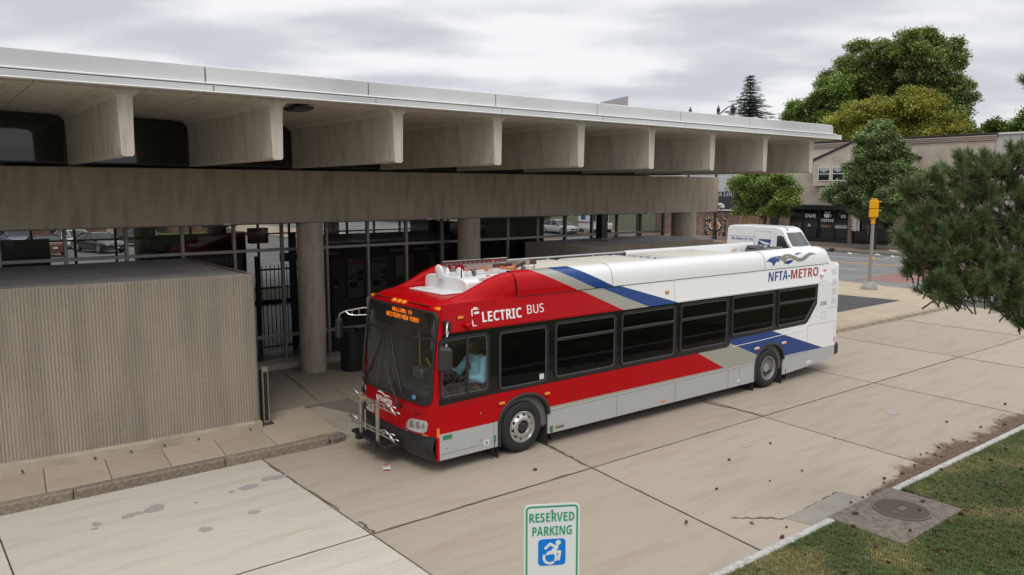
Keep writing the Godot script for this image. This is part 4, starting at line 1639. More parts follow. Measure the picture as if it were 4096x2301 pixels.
func make_bus() -> void:
	var bus := thing("electric_bus", "red, white and blue electric city bus with a bike rack and roof charging rails", "bus", Vector3(11.1, 0, ZC), "", false, "bus")
	var red := paint("bus_red", lin(0.40, 0.0012, 0.004), 0.45, 0.22)
	red.metallic_specular = 0.18
	var white := paint("bus_white", lin(0.74, 0.745, 0.75), 0.38, 0.4)
	var tan_ := paint("bus_tan", lin(0.31, 0.30, 0.255), 0.35, 0.5)
	var blue := paint("bus_blue", lin(0.006, 0.042, 0.19), 0.42, 0.45)
	var silver := paint("bus_silver", lin(0.47, 0.48, 0.485), 0.38, 0.3)
	silver.metallic = 0.15
	tri_map(silver, tx.fine, 0.9)
	var gloss := paint("bus_black_gloss", lin(0.006, 0.006, 0.007), 0.12, 0.5)
	var rubber := mat("bus_rubber", lin(0.018, 0.018, 0.020), 0.42)
	var bead := mat("bus_bead", lin(0.22, 0.22, 0.23), 0.35, 0.6)
	var tint := glass("bus_tint", lin(0.0015, 0.0018, 0.0018), 0.97, 0.02)
	tint.metallic_specular = 0.3
	var clear := glass("driver_glass", lin(0.003, 0.004, 0.004), 0.08, 0.02)
	var wshield := glass("windshield_glass", lin(0.012, 0.016, 0.013), 0.16, 0.02)
	var black := mat("bus_black", lin(0.014, 0.014, 0.015), 0.45)
	var seam_m := mat("bus_seam", lin(0.03, 0.03, 0.03), 0.8)
	var chrome := mat("bus_chrome", lin(0.62, 0.61, 0.59), 0.18, 1.0)

	# side: outline, arches, window band; painted areas are panels of their own colour that meet edge to edge
	var outline := pv([5.135, 0.235, 5.135, 1.1, 5.155, 1.5, 5.19, 1.9, 5.24, 2.38, 5.30, 2.85, 17.02, 2.85, 17.02, 0.80, 16.97, 0.72, 16.98, 0.40, 15.75, 0.29, 14.83, 0.235])
	var a1 := arch_shape(6.935, 0.535, 1.05)
	var a2 := arch_shape(14.19, 0.535, 1.08)
	var band := pv([5.175, 1.17, 6.28, 1.195, 12.58, 1.195, 12.66, 1.24, 12.7, 1.36, 15.62, 1.39, 15.72, 1.44, 16.08, 1.86, 16.1, 2.372, 5.24, 2.372])
	var holes := [a1, a2, band]
	side_panel(bus, "skirt_panel", outline, holes, [5.19, 0, 6.9, 0, 6.9, 0.688, 5.19, 0.688], silver)
	side_panel(bus, "skirt_panel", outline, holes, [6.9, 0, 14.2, 0, 14.2, 0.688, 6.9, 0.688], silver)
	side_panel(bus, "skirt_panel", outline, holes, [14.2, 0, 18, 0, 18, 0.694, 14.2, 0.694], silver)
	side_panel(bus, "red_panel", outline, holes, [5.0, 0, 5.19, 0, 5.19, 0.688, 6.5, 0.688, 6.5, 0.742, 12.475, 0.742, 11.585, 1.2, 11.585, 1.3, 5.0, 1.3], red)
	side_panel(bus, "tan_stripe", outline, holes, [6.9, 0.688, 14.2, 0.688, 14.2, 0.70, 13.72, 0.86, 12.62, 1.30, 12.5, 1.33, 11.585, 1.33, 11.585, 1.2, 12.475, 0.742, 6.9, 0.742], tan_)
	side_panel(bus, "blue_stripe", outline, holes, [14.2, 0.694, 16.42, 0.694, 14.24, 1.38, 14.2, 1.5, 12.5, 1.5, 12.5, 1.33, 12.62, 1.30, 13.72, 0.86, 14.2, 0.70], blue)
	side_panel(bus, "white_panel", outline, holes, [16.42, 0.694, 18, 0.694, 18, 2.372, 16.0, 2.372, 14.2, 1.5, 14.24, 1.38], white)
	side_panel(bus, "red_panel", outline, [], [5.0, 1.3, 5.26, 1.3, 5.26, 2.372, 9.34, 2.372, 8.28, 2.85, 5.0, 2.85], red)
	side_panel(bus, "tan_stripe", outline, [], [9.34, 2.372, 10.05, 2.372, 8.80, 2.85, 8.28, 2.85], tan_)
	side_panel(bus, "blue_stripe", outline, [], [10.05, 2.372, 10.94, 2.372, 9.30, 2.85, 8.80, 2.85], blue)
	side_panel(bus, "white_panel", outline, [], [10.94, 2.372, 18, 2.372, 18, 2.85, 9.30, 2.85], white)
	var mb := Mb.new()
	mb.prism(band, Vector3(0, 0, ZN - 0.006), Vector3.RIGHT, Vector3.UP, 0.004, false)
	# the band is cut open behind every pane further below, so build it as strips between the windows instead
	mb = Mb.new()
	var panes := [rrect(5.19, 1.265, 6.18, 2.315, 0.11), rrect(6.36, 1.22, 7.46, 2.30, 0.11), rrect(7.60, 1.24, 9.15, 2.325, 0.11), rrect(9.27, 1.24, 10.86, 2.335, 0.11), rrect(10.98, 1.27, 12.57, 2.34, 0.11), rrect(12.69, 1.42, 14.30, 2.36, 0.11), pv([14.41, 1.53, 14.44, 1.46, 14.52, 1.425, 15.55, 1.45, 15.62, 1.475, 15.67, 1.52, 16.02, 1.90, 16.05, 1.98, 16.055, 2.28, 16.03, 2.34, 15.97, 2.362, 14.50, 2.36, 14.43, 2.33, 14.41, 2.26])]
	var cuts := [5.0, 6.27, 7.53, 9.21, 10.92, 12.63, 14.355, 17.0]
	for i in 7:
		for piece in Geometry2D.intersect_polygons(band, pv([cuts[i], 0, cuts[i + 1], 0, cuts[i + 1], 3, cuts[i], 3])):
			# split above and below the pane so that no piece has a hole
			var mid := 1.8
			for h in [[0.0, mid], [mid, 3.0]]:
				for q in Geometry2D.intersect_polygons(piece, pv([0, h[0], 20, h[0], 20, h[1], 0, h[1]])):
					for r in Geometry2D.clip_polygons(q, shrink(panes[i], 0.02)):
						mb.prism(r, Vector3(0, 0, ZN - 0.004), Vector3.RIGHT, Vector3.UP, 0.02)
	part(bus, "window_band", mb, gloss)
	var bars := [0.0, 0.0, 2.0, 2.0, 2.0, 2.01, 2.025]
	for i in 7:
		bus_window(bus, panes[i], bars[i], clear if i == 0 else tint, rubber, bead, 5.735 if i == 0 else 0.0)
	mb = Mb.new()
	mb.box(Vector3(7.315, 1.35, ZN + 0.002), Vector3(0.1, 0.1, 0.002))
	part(bus, "window_sticker", mb, mat("sticker_white", lin(0.6, 0.6, 0.6), 0.6))
	# belt trims, rails and seams
	mb = Mb.new()
	mb.cbox(Vector3(8.5, 2.392, ZN + 0.004), Vector3(6.45 - 1.6, 0.012, 0.012), 0.003)
	mb = Mb.new()
	mb.tube([Vector3(5.27, 2.40, ZN + 0.001), Vector3(9.28, 2.40, ZN + 0.001)], 0.008, 8)
	part(bus, "drip_rail", mb, red)
	mb = Mb.new()
	mb.tube([Vector3(10.95, 2.40, ZN + 0.001), Vector3(16.1, 2.40, ZN + 0.001)], 0.008, 8)
	part(bus, "drip_rail", mb, white)
	mb = Mb.new()
	mb.cbox(Vector3(10.57, 0.686, ZN + 0.006), Vector3(6.1, 0.018, 0.016), 0.006)
	mb.cbox(Vector3(15.23, 0.692, ZN + 0.006), Vector3(0.9, 0.018, 0.016), 0.006)
	part(bus, "skirt_rail", mb, silver)
	mb = Mb.new()
	for x in [9.2, 10.9, 12.65, 13.05]:
		seam(mb, Vector2(x, 0.24), Vector2(x, 0.68))
	for e in [[10.83, 2.41, 10.83, 2.84], [5.2, 1.135, 6.265, 1.135], [5.21, 0.335, 6.27, 0.335], [6.268, 0.335, 6.268, 1.135], [15.71, 0.30, 15.71, 1.34], [15.71, 1.335, 16.95, 1.335], [16.92, 0.8, 16.92, 1.33], [16.1, 2.40, 16.56, 2.42], [16.56, 1.33, 16.56, 2.84], [16.3, 1.45, 16.5, 1.45], [16.3, 1.62, 16.5, 1.62], [16.3, 1.45, 16.3, 1.62], [16.5, 1.45, 16.5, 1.62], [16.56, 1.70, 17.0, 1.70], [8.1, 0.76, 8.1, 1.19], [9.95, 0.76, 9.95, 1.19], [6.3, 1.14, 6.3, 1.19]]:
		seam(mb, Vector2(e[0], e[1]), Vector2(e[2], e[3]), 0.006)
	part(bus, "panel_joint", mb, seam_m)
	mb = Mb.new()
	mb.tube([Vector3(12.75, 1.185, ZN + 0.004), Vector3(13.8, 1.205, ZN + 0.004), Vector3(15.1, 1.25, ZN + 0.004), Vector3(15.45, 1.27, ZN + 0.003), Vector3(15.66, 1.33, ZN + 0.003), Vector3(15.75, 1.5, ZN + 0.003)], 0.007, 6)
	part(bus, "belt_bead", mb, white)
	# vents at the rear corner, bumper, rear and far walls, roof deck, floor
	mb = Mb.new()
	for y in [1.80, 2.05, 2.30, 2.55]:
		for i in 7:
			mb.box(Vector3(16.83, y + i * 0.024, ZN - lean(y + i * 0.024) + 0.002), Vector3(0.2, 0.007, 0.008))
	part(bus, "vent", mb, mat("vent_white", lin(0.55, 0.56, 0.57), 0.5))
	mb = Mb.new()
	mb.cbox(Vector3(17.08, 0.57, ZC), Vector3(0.24, 0.33, 2.56), 0.05)
	part(bus, "rear_bumper", mb, black)
	mb = Mb.new()
	mb.cbox(Vector3(17.0, 1.74, ZC), Vector3(0.16, 2.24, 2.53), 0.06)
	part(bus, "rear_wall", mb, white)
	mb = Mb.new()
	mb.prism(pv([5.135, 0.24, 5.14, 1.1, 5.16, 1.5, 5.19, 1.9, 5.25, 2.4, 6.7, 2.4, 6.8, 2.84, 17.0, 2.84, 17.0, 0.3]), Vector3(0, 0, -12.17), Vector3.RIGHT, Vector3.UP, 0.05)
	part(bus, "far_side", mb, red)
	mb = Mb.new()
	mb.span(Vector3(6.9, 2.82, -12.05), Vector3(16.95, 2.86, -9.9))
	part(bus, "roof_deck", mb, white)
	mb = Mb.new()
	mb.span(Vector3(5.0, 0.36, -12.16), Vector3(16.9, 0.40, -9.73))
	mb.span(Vector3(7.7, 0.25, -12.0), Vector3(13.4, 0.3, -9.9))
	part(bus, "floor", mb, black)
	# wheel wells, arches, mud flaps
	for cx in [6.935, 14.19]:
		mb = Mb.new()
		for z in [[ZN - 0.03, -10.25], [-12.15, -11.6]]:
			var prev := Vector2.ZERO
			var q := arch_shape(cx, 0.55, 1.08, 14)
			for i in q.size():
				if i:
					mb.quad(Vector3(prev.x, prev.y, z[0]), Vector3(q[i].x, q[i].y, z[0]), Vector3(q[i].x, q[i].y, z[1]), Vector3(prev.x, prev.y, z[1]))
				prev = q[i]
		mb.span(Vector3(cx - 0.55, 0.3, -10.3), Vector3(cx + 0.55, 1.1, -10.25))
		part(bus, "wheel_well", mb, mat("well_dark", lin(0.03, 0.03, 0.03), 0.9))
		mb = Mb.new()
		var o := arch_shape(cx, 0.585, 1.105, 22)
		var inn := arch_shape(cx, 0.515, 1.03, 22)
		for i in range(1, o.size() - 1):
			var p := [o[i], o[mini(i + 1, o.size() - 1)], inn[mini(i + 1, o.size() - 1)], inn[i]]
			for j in 4:
				p[j].y = maxf(p[j].y, 0.23)
			var z1 := ZN + 0.012
			var z2 := ZN + 0.03
			var m1: Vector2 = (p[0] + p[3]) / 2
			var m2: Vector2 = (p[1] + p[2]) / 2
			mb.grid([[Vector3(p[0].x, p[0].y, ZN), Vector3(p[0].x, p[0].y, z1), Vector3(m1.x, m1.y, z2), Vector3(p[3].x, p[3].y, z1), Vector3(p[3].x, p[3].y, ZN - 0.06)], [Vector3(p[1].x, p[1].y, ZN), Vector3(p[1].x, p[1].y, z1), Vector3(m2.x, m2.y, z2), Vector3(p[2].x, p[2].y, z1), Vector3(p[2].x, p[2].y, ZN - 0.06)]])
		part(bus, "arch_trim", mb, rubber)
	for e in [[6.32, -0.05], [7.5, 0.03], [14.85, 0.0]]:
		mb = Mb.new()
		mb.cbox(Vector3(e[0] + e[1], 0.235, ZN - 0.2), Vector3(0.014, 0.27, 0.42), 0.004, Basis(Vector3.BACK, e[1] * 4.0))
		part(bus, "mud_flap", mb, black)
	for e in [[6.90, true, false], [6.90, false, false], [14.17, true, true], [14.17, false, true]]:
		wheel(bus, e[0], e[1], e[2])
	# lettering and emblems on the side
	var hi := mat("letter_white", lin(0.78, 0.78, 0.78), 0.5)
	var zf := func(x: float, y: float) -> Vector3: return Vector3(x, y, ZN - lean(y) + 0.001)
	var upv := Vector3(0, 1, -0.13)
	mb = Mb.new()
	letters(mb, "LECTRIC", zf.call(6.055, 2.487), Vector3.RIGHT, upv, 0.825, 0.178, 700)
	letters(mb, "BUS", zf.call(7.005, 2.53), Vector3.RIGHT, upv, 0.37, 0.16, 400)
	# the E drawn as a battery
	for r in [[5.85, 2.455, 5.872, 2.72], [5.855, 2.44, 6.03, 2.455], [5.855, 2.712, 6.0, 2.727], [5.895, 2.727, 5.965, 2.755], [5.905, 2.64, 6.0, 2.678], [5.905, 2.573, 5.985, 2.611], [5.905, 2.506, 6.005, 2.544]]:
		mb.prism(pv([r[0], 0, r[2], 0, r[2], r[3] - r[1], r[0], r[3] - r[1]]), zf.call(0.0, r[1]), Vector3.RIGHT, upv.normalized(), 0.002)
	part(bus, "lettering", mb, hi)
	var navy := mat("letter_blue", lin(0.012, 0.045, 0.20), 0.45)
	var lred := mat("letter_red", lin(0.33, 0.02, 0.02), 0.45)
	mb = Mb.new()
	letters(mb, "NFTA-", zf.call(14.04, 2.575), Vector3.RIGHT, upv, 0.86, 0.225, 700, 0.22)
	part(bus, "lettering", mb, navy)
	mb = Mb.new()
	letters(mb, "METRO", zf.call(14.93, 2.575), Vector3.RIGHT, upv, 1.17, 0.225, 700, 0.22)
	part(bus, "lettering", mb, lred)
	mb = Mb.new()
	letters(mb, "2458", zf.call(16.22, 1.80), Vector3.RIGHT, Vector3.UP, 0.27, 0.10, 400)
	part(bus, "lettering", mb, navy)
	# wave emblem on the roof shroud: blue wing, grey wave, two blue crescents
	var wave := func(e: Mb, pts: Array) -> void:
		e.patch(pv(pts), 0.06, func(q: Vector2) -> Vector3:
			var i := 0
			while i < 7 and SHROUD[i + 1][1] < q.y: i += 1
			var k: float = clampf((q.y - SHROUD[i][1]) / (SHROUD[i + 1][1] - SHROUD[i][1]), 0.0, 1.0)
			return Vector3(q.x, q.y, ZN - lerpf(SHROUD[i][0], SHROUD[i + 1][0], k) + 0.004))
	mb = Mb.new()
	wave.call(mb, [13.96, 3.05, 14.16, 3.13, 14.40, 3.155, 14.62, 3.15, 14.50, 3.10, 14.46, 3.055, 14.52, 3.03, 14.36, 3.03, 14.28, 2.95, 14.24, 2.93, 14.21, 3.0, 14.10, 3.045])
	wave.call(mb, [14.68, 2.985, 14.80, 3.035, 14.95, 3.045, 15.06, 3.03, 14.98, 2.975, 14.86, 2.945, 14.75, 2.955])
	wave.call(mb, [15.14, 3.155, 15.26, 3.19, 15.40, 3.195, 15.48, 3.175, 15.34, 3.165, 15.24, 3.145])
	part(bus, "emblem", mb, navy)
	mb = Mb.new()
	wave.call(mb, [14.46, 3.06, 14.58, 3.135, 14.75, 3.185, 14.95, 3.185, 15.12, 3.13, 15.28, 3.065, 15.42, 3.07, 15.60, 3.135, 15.78, 3.175, 15.95, 3.155, 16.06, 3.115, 15.90, 3.12, 15.76, 3.10, 15.62, 3.04, 15.46, 2.985, 15.28, 2.975, 15.12, 3.02, 14.98, 3.07, 14.84, 3.08, 14.74, 3.03, 14.68, 2.95, 14.64, 3.02, 14.56, 3.055])
	part(bus, "emblem", mb, mat("emblem_tan", lin(0.20, 0.195, 0.155), 0.45))
	# side marker lamps and stickers
	var amber := glow("lamp_amber", Color(1.0, 0.6, 0.05), 0.10, Color(0.86, 0.50, 0.03))
	var lamp_base := mat("lamp_base", lin(0.25, 0.07, 0.03), 0.4)
	for e in [[5.615, 2.615, 0.12], [6.425, 1.01, 0.13], [7.43, 1.015, 0.13], [13.66, 1.03, 0.16], [14.72, 1.03, 0.16], [10.6, 2.62, 0.10]]:
		mb = Mb.new()
		mb.cbox(zf.call(e[0], e[1]) + Vector3(0, 0, 0.01), Vector3(e[2], 0.055, 0.03), 0.008)
		var l := part(bus, "marker_lamp", mb, lamp_base if e[2] < 0.16 else white)
		mb = Mb.new()
		mb.cbox(zf.call(e[0], e[1]) + Vector3(0, -0.002, 0.026), Vector3(e[2] * 0.86, 0.038, 0.02), 0.006)
		part(l, "lens", mb, amber)
	mb = Mb.new()
	mb.cbox(zf.call(16.41, 2.69) + Vector3(0, 0, 0.006), Vector3(0.12, 0.035, 0.015), 0.004)
	part(bus, "red_lamp", mb, glow("lamp_red", Color(1, 0.03, 0.02), 0.2, Color(0.7, 0.02, 0.02)))
	mb = Mb.new()
	mb.box(zf.call(16.95, 0.84), Vector3(0.035, 0.12, 0.006))
	part(bus, "red_reflector", mb, mat("reflector_red", lin(0.3, 0.02, 0.02), 0.3))
	mb = Mb.new()
	mb.box(zf.call(10.54, 0.315), Vector3(0.11, 0.05, 0.006))
	mb.box(zf.call(5.165, 0.72), Vector3(0.05, 0.16, 0.008))
	part(bus, "amber_reflector", mb, mat("reflector_amber", lin(0.75, 0.20, 0.01), 0.4))
	mb = Mb.new()
	mb.box(zf.call(5.34, 0.615), Vector3(0.18, 0.075, 0.004))
	mb.box(zf.call(6.285, 0.40), Vector3(0.05, 0.10, 0.004))
	mb.box(zf.call(7.56, 0.31), Vector3(0.05, 0.13, 0.004))
	part(bus, "green_sticker", mb, mat("sticker_green", lin(0.03, 0.19, 0.09), 0.5))
	mb = Mb.new()
	mb.box(zf.call(6.115, 0.36), Vector3(0.11, 0.085, 0.004))
	mb.box(zf.call(13.02, 0.36), Vector3(0.08, 0.06, 0.004))
	mb.box(zf.call(15.82, 0.40), Vector3(0.24, 0.07, 0.004))
	part(bus, "white_sticker", mb, mats["sticker_white"])
	mb = Mb.new()
	mb.box(zf.call(7.74, 0.335), Vector3(0.24, 0.085, 0.004))
	part(bus, "name_plate", mb, mat("plate_tan", lin(0.42, 0.38, 0.3), 0.4, 0.3))
	mb = Mb.new()
	letters(mb, "xcelsior", zf.call(7.65, 0.305) + Vector3(0, 0, 0.003), Vector3.RIGHT, Vector3.UP, 0.2, 0.035)
	mb.prism(pv([-0.012, 0.02, 0.012, 0.02, 0.012, 0, 0.026, 0, 0, -0.03, -0.026, 0, -0.012, 0]), zf.call(6.115, 0.36) + Vector3(0, 0, 0.004), Vector3.RIGHT, Vector3.UP, 0.002)
	part(bus, "lettering", mb, black)
	mb = Mb.new()
	for c in [Vector2(5.99, 0.43), Vector2(5.99, 0.91), Vector2(5.32, 0.43)]:
		mb.cyl(zf.call(c.x, c.y), zf.call(c.x, c.y) + Vector3(0, 0, 0.012), 0.018, 0.014, 10)
	part(bus, "latch", mb, chrome)
	# cameras on the side
	mb = Mb.new()
	mb.cbox(zf.call(5.74, 2.475) + Vector3(0.0, 0.0, 0.05), Vector3(0.15, 0.09, 0.1), 0.03, Basis(Vector3.UP, 0.5))
	part(bus, "side_camera", mb, red)
	mb = Mb.new()
	mb.cbox(zf.call(16.24, 2.60) + Vector3(0, 0, 0.045), Vector3(0.13, 0.09, 0.09), 0.03, Basis(Vector3.UP, 0.4))
	part(bus, "side_camera", mb, white)

	# front: red mask, bumper, windshield, destination glass
	var ws := rrect(-1.205, 1.165, 1.205, 2.715, 0.15, 6)
	var f0 := func(q: Vector2) -> Vector3: return front(q)
	for e in [[[-1.28, 0.60, 1.28, 0.60, 1.28, 1.24, -1.28, 1.24], "front_panel"], [[-1.28, 2.55, 1.28, 2.55, 1.28, 2.76, -1.28, 2.76], "front_header"], [[1.12, 1.24, 1.28, 1.24, 1.28, 2.55, 1.12, 2.55], "front_pillar"], [[-1.28, 1.24, -1.12, 1.24, -1.12, 2.55, -1.28, 2.55], "front_pillar"]]:
		mb = Mb.new()
		for piece in Geometry2D.clip_polygons(pv(e[0]), shrink(ws, 0.02)):
			mb.patch(piece, 0.09, f0)
		part(bus, e[1], mb, red)
	mb = Mb.new()
	mb.patch(shrink(ws, 0.025), 0.11, func(q: Vector2) -> Vector3: return front(q, 0.006))
	part(bus, "windshield", mb, wshield)
	mb = Mb.new()
	var ring_pts := []
	var wsr := shrink(ws, 0.012)
	for i in wsr.size() + 1:
		ring_pts.append(front(wsr[i % wsr.size()], 0.008))
	for i in wsr.size():
		var a: Vector2 = wsr[i]
		var b: Vector2 = wsr[(i + 1) % wsr.size()]
		var n := maxi(1, int(a.distance_to(b) / 0.12))
		for j in n:
			mb.tube([front(a.lerp(b, float(j) / n), 0.008), front(a.lerp(b, float(j + 1) / n), 0.008)], 0.026, 6)
	part(bus, "windshield_gasket", mb, rubber)
	mb = Mb.new()
	var rail := []
	for i in 19:
		var t := lerpf(-1.19, 1.19, i / 18.0)
		rail.append(front(Vector2(t, 2.27 - 0.03 * (1.0 - t * t)), 0.014))
	mb.tube(rail, 0.024, 8)
	part(bus, "divider_rail", mb, rubber)
	mb = Mb.new()
	mb.tube([front(Vector2(-0.02, 2.24), 0.014), front(Vector2(-0.02, 1.18), 0.014)], 0.012, 8)
	part(bus, "center_post", mb, rubber)
	# destination display behind the upper glass
	mb = Mb.new()
	mb.span(Vector3(5.285, 2.30, -11.95), Vector3(5.4, 2.70, -9.93))
	part(bus, "sign_case", mb, black)
	mb = Mb.new()
	led_text(mb, "WELCOME TO", -11.28, -10.62, 2.575, 2.66, 5.267)
	led_text(mb, "WESTERN NEW YORK!", -11.49, -10.40, 2.46, 2.54, 5.267)
	part(bus, "led_message", mb, glow("led_orange", Color(1.0, 0.50, 0.10), 1.25))
	# bumper
	mb = Mb.new()
	var rows := []
	for y in [[0.215, -0.01], [0.26, 0.05], [0.36, 0.085], [0.48, 0.085], [0.555, 0.05], [0.60, 0.012], [0.615, -0.02]]:
		var row := []
		for i in 29:
			var t := lerpf(-1.28, 1.28, i / 28.0)
			var lift: float = 0.0 if y[0] < 0.5 else 0.03 * t * t
			row.append(front(Vector2(t, y[0] + lift), y[1]))
		rows.append(row)
	mb.grid(rows, true)
	part(bus, "front_bumper", mb, mat("bumper_black", lin(0.016, 0.016, 0.017), 0.38))
	# hood seam, headlights, amber reflectors, emblems
	mb = Mb.new()
	for e in [[[-1.0, 1.12], [-0.9, 0.66]], [[0.82, 1.03], [0.62, 0.62]], [[-1.0, 1.12], [0.0, 1.07]], [[0.0, 1.07], [0.82, 1.03]]]:
		mb.tube([front(Vector2(e[0][0], e[0][1]), 0.001), front(Vector2((e[0][0] + e[1][0]) / 2, (e[0][1] + e[1][1]) / 2), 0.001), front(Vector2(e[1][0], e[1][1]), 0.001)], 0.006, 6)
	part(bus, "hood_joint", mb, seam_m)
	for s in [1.0, -1.0]:
		var lamp := pv([0.56 * s, 0.675, 0.60 * s, 0.80, 0.72 * s, 0.875, 1.08 * s, 0.90, 1.12 * s, 0.86, 1.09 * s, 0.73, 1.02 * s, 0.675, 0.78 * s, 0.655])
		mb = Mb.new()
		mb.patch(lamp, 0.06, func(q: Vector2) -> Vector3: return front(q, 0.004))
		var hl := part(bus, "headlight", mb, mat("lamp_shell", lin(0.50, 0.50, 0.50), 0.3, 0.2))
		mb = Mb.new()
		for c in [[0.72, 0.765, 0.07], [0.89, 0.785, 0.065], [1.02, 0.80, 0.045]]:
			var p := front(Vector2(c[0] * s, c[1]), 0.008)
			mb.lathe([Vector2(c[2], 0.0), Vector2(c[2] * 0.85, 0.006), Vector2(c[2] * 0.3, 0.0), Vector2(0, 0.004)], p, front(Vector2(c[0] * s, c[1]), 1.0) - front(Vector2(c[0] * s, c[1])), 16)
		part(hl, "reflector", mb, chrome)
		mb = Mb.new()
		for i in 6:
			mb.box(front(Vector2((0.68 + 0.055 * i) * s, 0.68 + 0.004 * i), 0.016), Vector3(0.012, 0.016, 0.045))
		part(hl, "day_light", mb, mat("day_light_white", lin(0.8, 0.8, 0.8), 0.3))
		mb = Mb.new()
		mb.patch(shrink(lamp, -0.004), 0.06, func(q: Vector2) -> Vector3: return front(q, 0.03))
		part(hl, "lens", mb, glass("lamp_lens", lin(0.5, 0.5, 0.5), 0.12))
		mb = Mb.new()
		mb.tube([front(Vector2(0.80 * s, 0.985), 0.0), front(Vector2(1.0 * s, 1.0), 0.0)], 0.014, 6)
		part(hl, "brow_slot", mb, mat("slot_red", lin(0.12, 0.002, 0.004), 0.6))
		mb = Mb.new()
		mb.patch(pv([0.99 * s, 0.60 + 0.025, 1.12 * s, 0.63, 1.12 * s, 0.67, 0.99 * s, 0.665].map(func(v): return v)), 0.05, func(q: Vector2) -> Vector3: return front(q + Vector2(0, -0.01), 0.004))
		part(bus, "amber_reflector", mb, mats["reflector_amber"])
	mb = Mb.new()
	mb.patch(pv([0.50, 0.595, 0.55, 0.58, 0.59, 0.595, 0.66, 0.645, 0.59, 0.62, 0.55, 0.605, 0.51, 0.62, 0.46, 0.65]), 0.03, func(q: Vector2) -> Vector3: return front(q + Vector2(0, 0.02), 0.005))
	part(bus, "wing_badge", mb, chrome)
	var fr := func(t: float, y: float) -> Vector3: return front(Vector2(t, y), 0.006)
	mb = Mb.new()
	var base: Vector3 = fr.call(-0.47, 0.945)
	var dirx: Vector3 = (fr.call(0.09, 0.945) - base).normalized()
	letters(mb, "NFTA-METRO", base, dirx, Vector3.UP, 0.56, 0.10, 700)
	base = fr.call(-1.19, 0.99)
	dirx = (fr.call(-0.96, 0.99) - base).normalized()
	letters(mb, "2458", base, dirx, Vector3.UP, 0.24, 0.115, 700)
	mb.patch(pv([-0.45, 1.09, -0.38, 1.10, -0.28, 1.095, -0.16, 1.06, -0.04, 1.075, 0.08, 1.06, -0.05, 1.105, -0.16, 1.095, -0.28, 1.14, -0.38, 1.14]), 0.05, func(q: Vector2) -> Vector3: return front(q, 0.005))
	part(bus, "lettering", mb, hi)
	mb = Mb.new()
	mb.patch(rrect(0.74, 1.22, 0.84, 1.29, 0.015), 0.05, func(q: Vector2) -> Vector3: return front(q, 0.009))
	part(bus, "windshield_sticker", mb, mat("sticker_blue", lin(0.08, 0.25, 0.42), 0.5))
	# wipers
	for e in [[Vector2(0.36, 1.02), Vector2(-0.20, 1.70), Vector2(0.0, 2.09), Vector2(0.45, 1.25)], [Vector2(-1.06, 1.0), Vector2(-0.57, 1.68), Vector2(-0.35, 2.08), Vector2(-0.71, 1.40)]]:
		mb = Mb.new()
		mb.cbox(front(e[0], 0.03), Vector3(0.05, 0.1, 0.08), 0.015)
		for k in 2:
			var sh := Vector2(0.035 * k, 0)
			mb.tube([front(e[0] + sh, 0.045), front(e[0].lerp(e[1], 0.5) + sh, 0.05), front(e[1] + sh * 1.5, 0.035)], 0.008, 6)
		mb.tube([front(e[2], 0.022), front((e[2] + e[3]) / 2, 0.026), front(e[3], 0.022)], 0.013, 6)
		part(bus, "wiper", mb, black)

	# roof: cap over the driver, shrouds, equipment
	mb = Mb.new()
	rows = []
	var x1 := 6.81
	for i in 27:
		var u := i / 26.0
		u = u * (0.45 + 0.55 * u) if u < 1.0 else 1.0
		var row := []
		var ramp := smoothstep(0.16, 0.98, u)
		var r2 := smoothstep(0.10, 0.45, u)
		for s in [1.0, -1.0]:
			var prof := [[1.28, 2.38], [1.27, 2.47], [1.255, 2.60], [1.235, 2.70], [1.205, lerpf(2.775, 2.79, u)], [lerpf(1.13, 1.20, ramp), lerpf(2.825, 2.845, u)],
				[lerpf(1.06, 1.205, ramp), 2.85 + 0.07 * ramp], [lerpf(1.03, 1.195, ramp), 2.86 + 0.20 * ramp], [lerpf(1.0, 1.15, ramp), 2.87 + 0.325 * ramp], [lerpf(0.97, 1.06, ramp), 2.88 + 0.39 * ramp],
				[lerpf(0.95, 0.97, ramp), 2.882 + 0.393 * ramp], [lerpf(0.92, 0.905, ramp), 2.884 + 0.36 * ramp], [lerpf(0.89, 0.885, ramp), 2.886 + 0.22 * ramp], [0.875, 2.888 + 0.02 * ramp], [0.6, 2.895], [0.25, 2.90], [0.0, 2.90]]
			var seq := range(prof.size()) if s > 0 else range(prof.size() - 2, -1, -1)
			for k in seq:
				var t: float = prof[k][0]
				var y: float = prof[k][1]
				# lip at the front: the cap curls down to the destination glass and round the corners
				var fx := front(Vector2(t, minf(y, 2.73))).x
				var x := lerpf(fx, x1, u)
				var curl := 1.0 - pow(1.0 - minf(u / 0.22, 1.0), 2.2)
				if y > 2.71:
					y = lerpf(2.71 + (y - 2.71) * 0.2, y, curl)
				row.append(Vector3(x, y, ZC + s * t * (1.0 - 0.012 * (1.0 - r2))))
		rows.append(row)
	mb.grid(rows, true)
	part(bus, "roof_cap", mb, red)
	for t in [-0.17, 0.0, 0.17]:
		mb = Mb.new()
		mb.cbox(Vector3(5.215, 2.785, ZC + t), Vector3(0.08, 0.05, 0.10), 0.015, Basis(Vector3.BACK, 0.55))
		part(bus, "roof_lamp", mb, amber)
	for t in [-1.1, 1.09]:
		mb = Mb.new()
		mb.cbox(Vector3(5.31, 2.765, ZC + t), Vector3(0.07, 0.05, 0.14), 0.015, Basis(Vector3.BACK, 0.5))
		part(bus, "roof_lamp", mb, amber)
	mb = Mb.new()
	for e in [[-0.95, -0.3], [0.3, 0.95]]:
		mb.tube([Vector3(5.235, 2.80, ZC + e[0]), Vector3(5.235, 2.80, ZC + e[1])], 0.014, 6)
	part(bus, "cap_slot", mb, mats["slot_red"])
	mb = Mb.new()
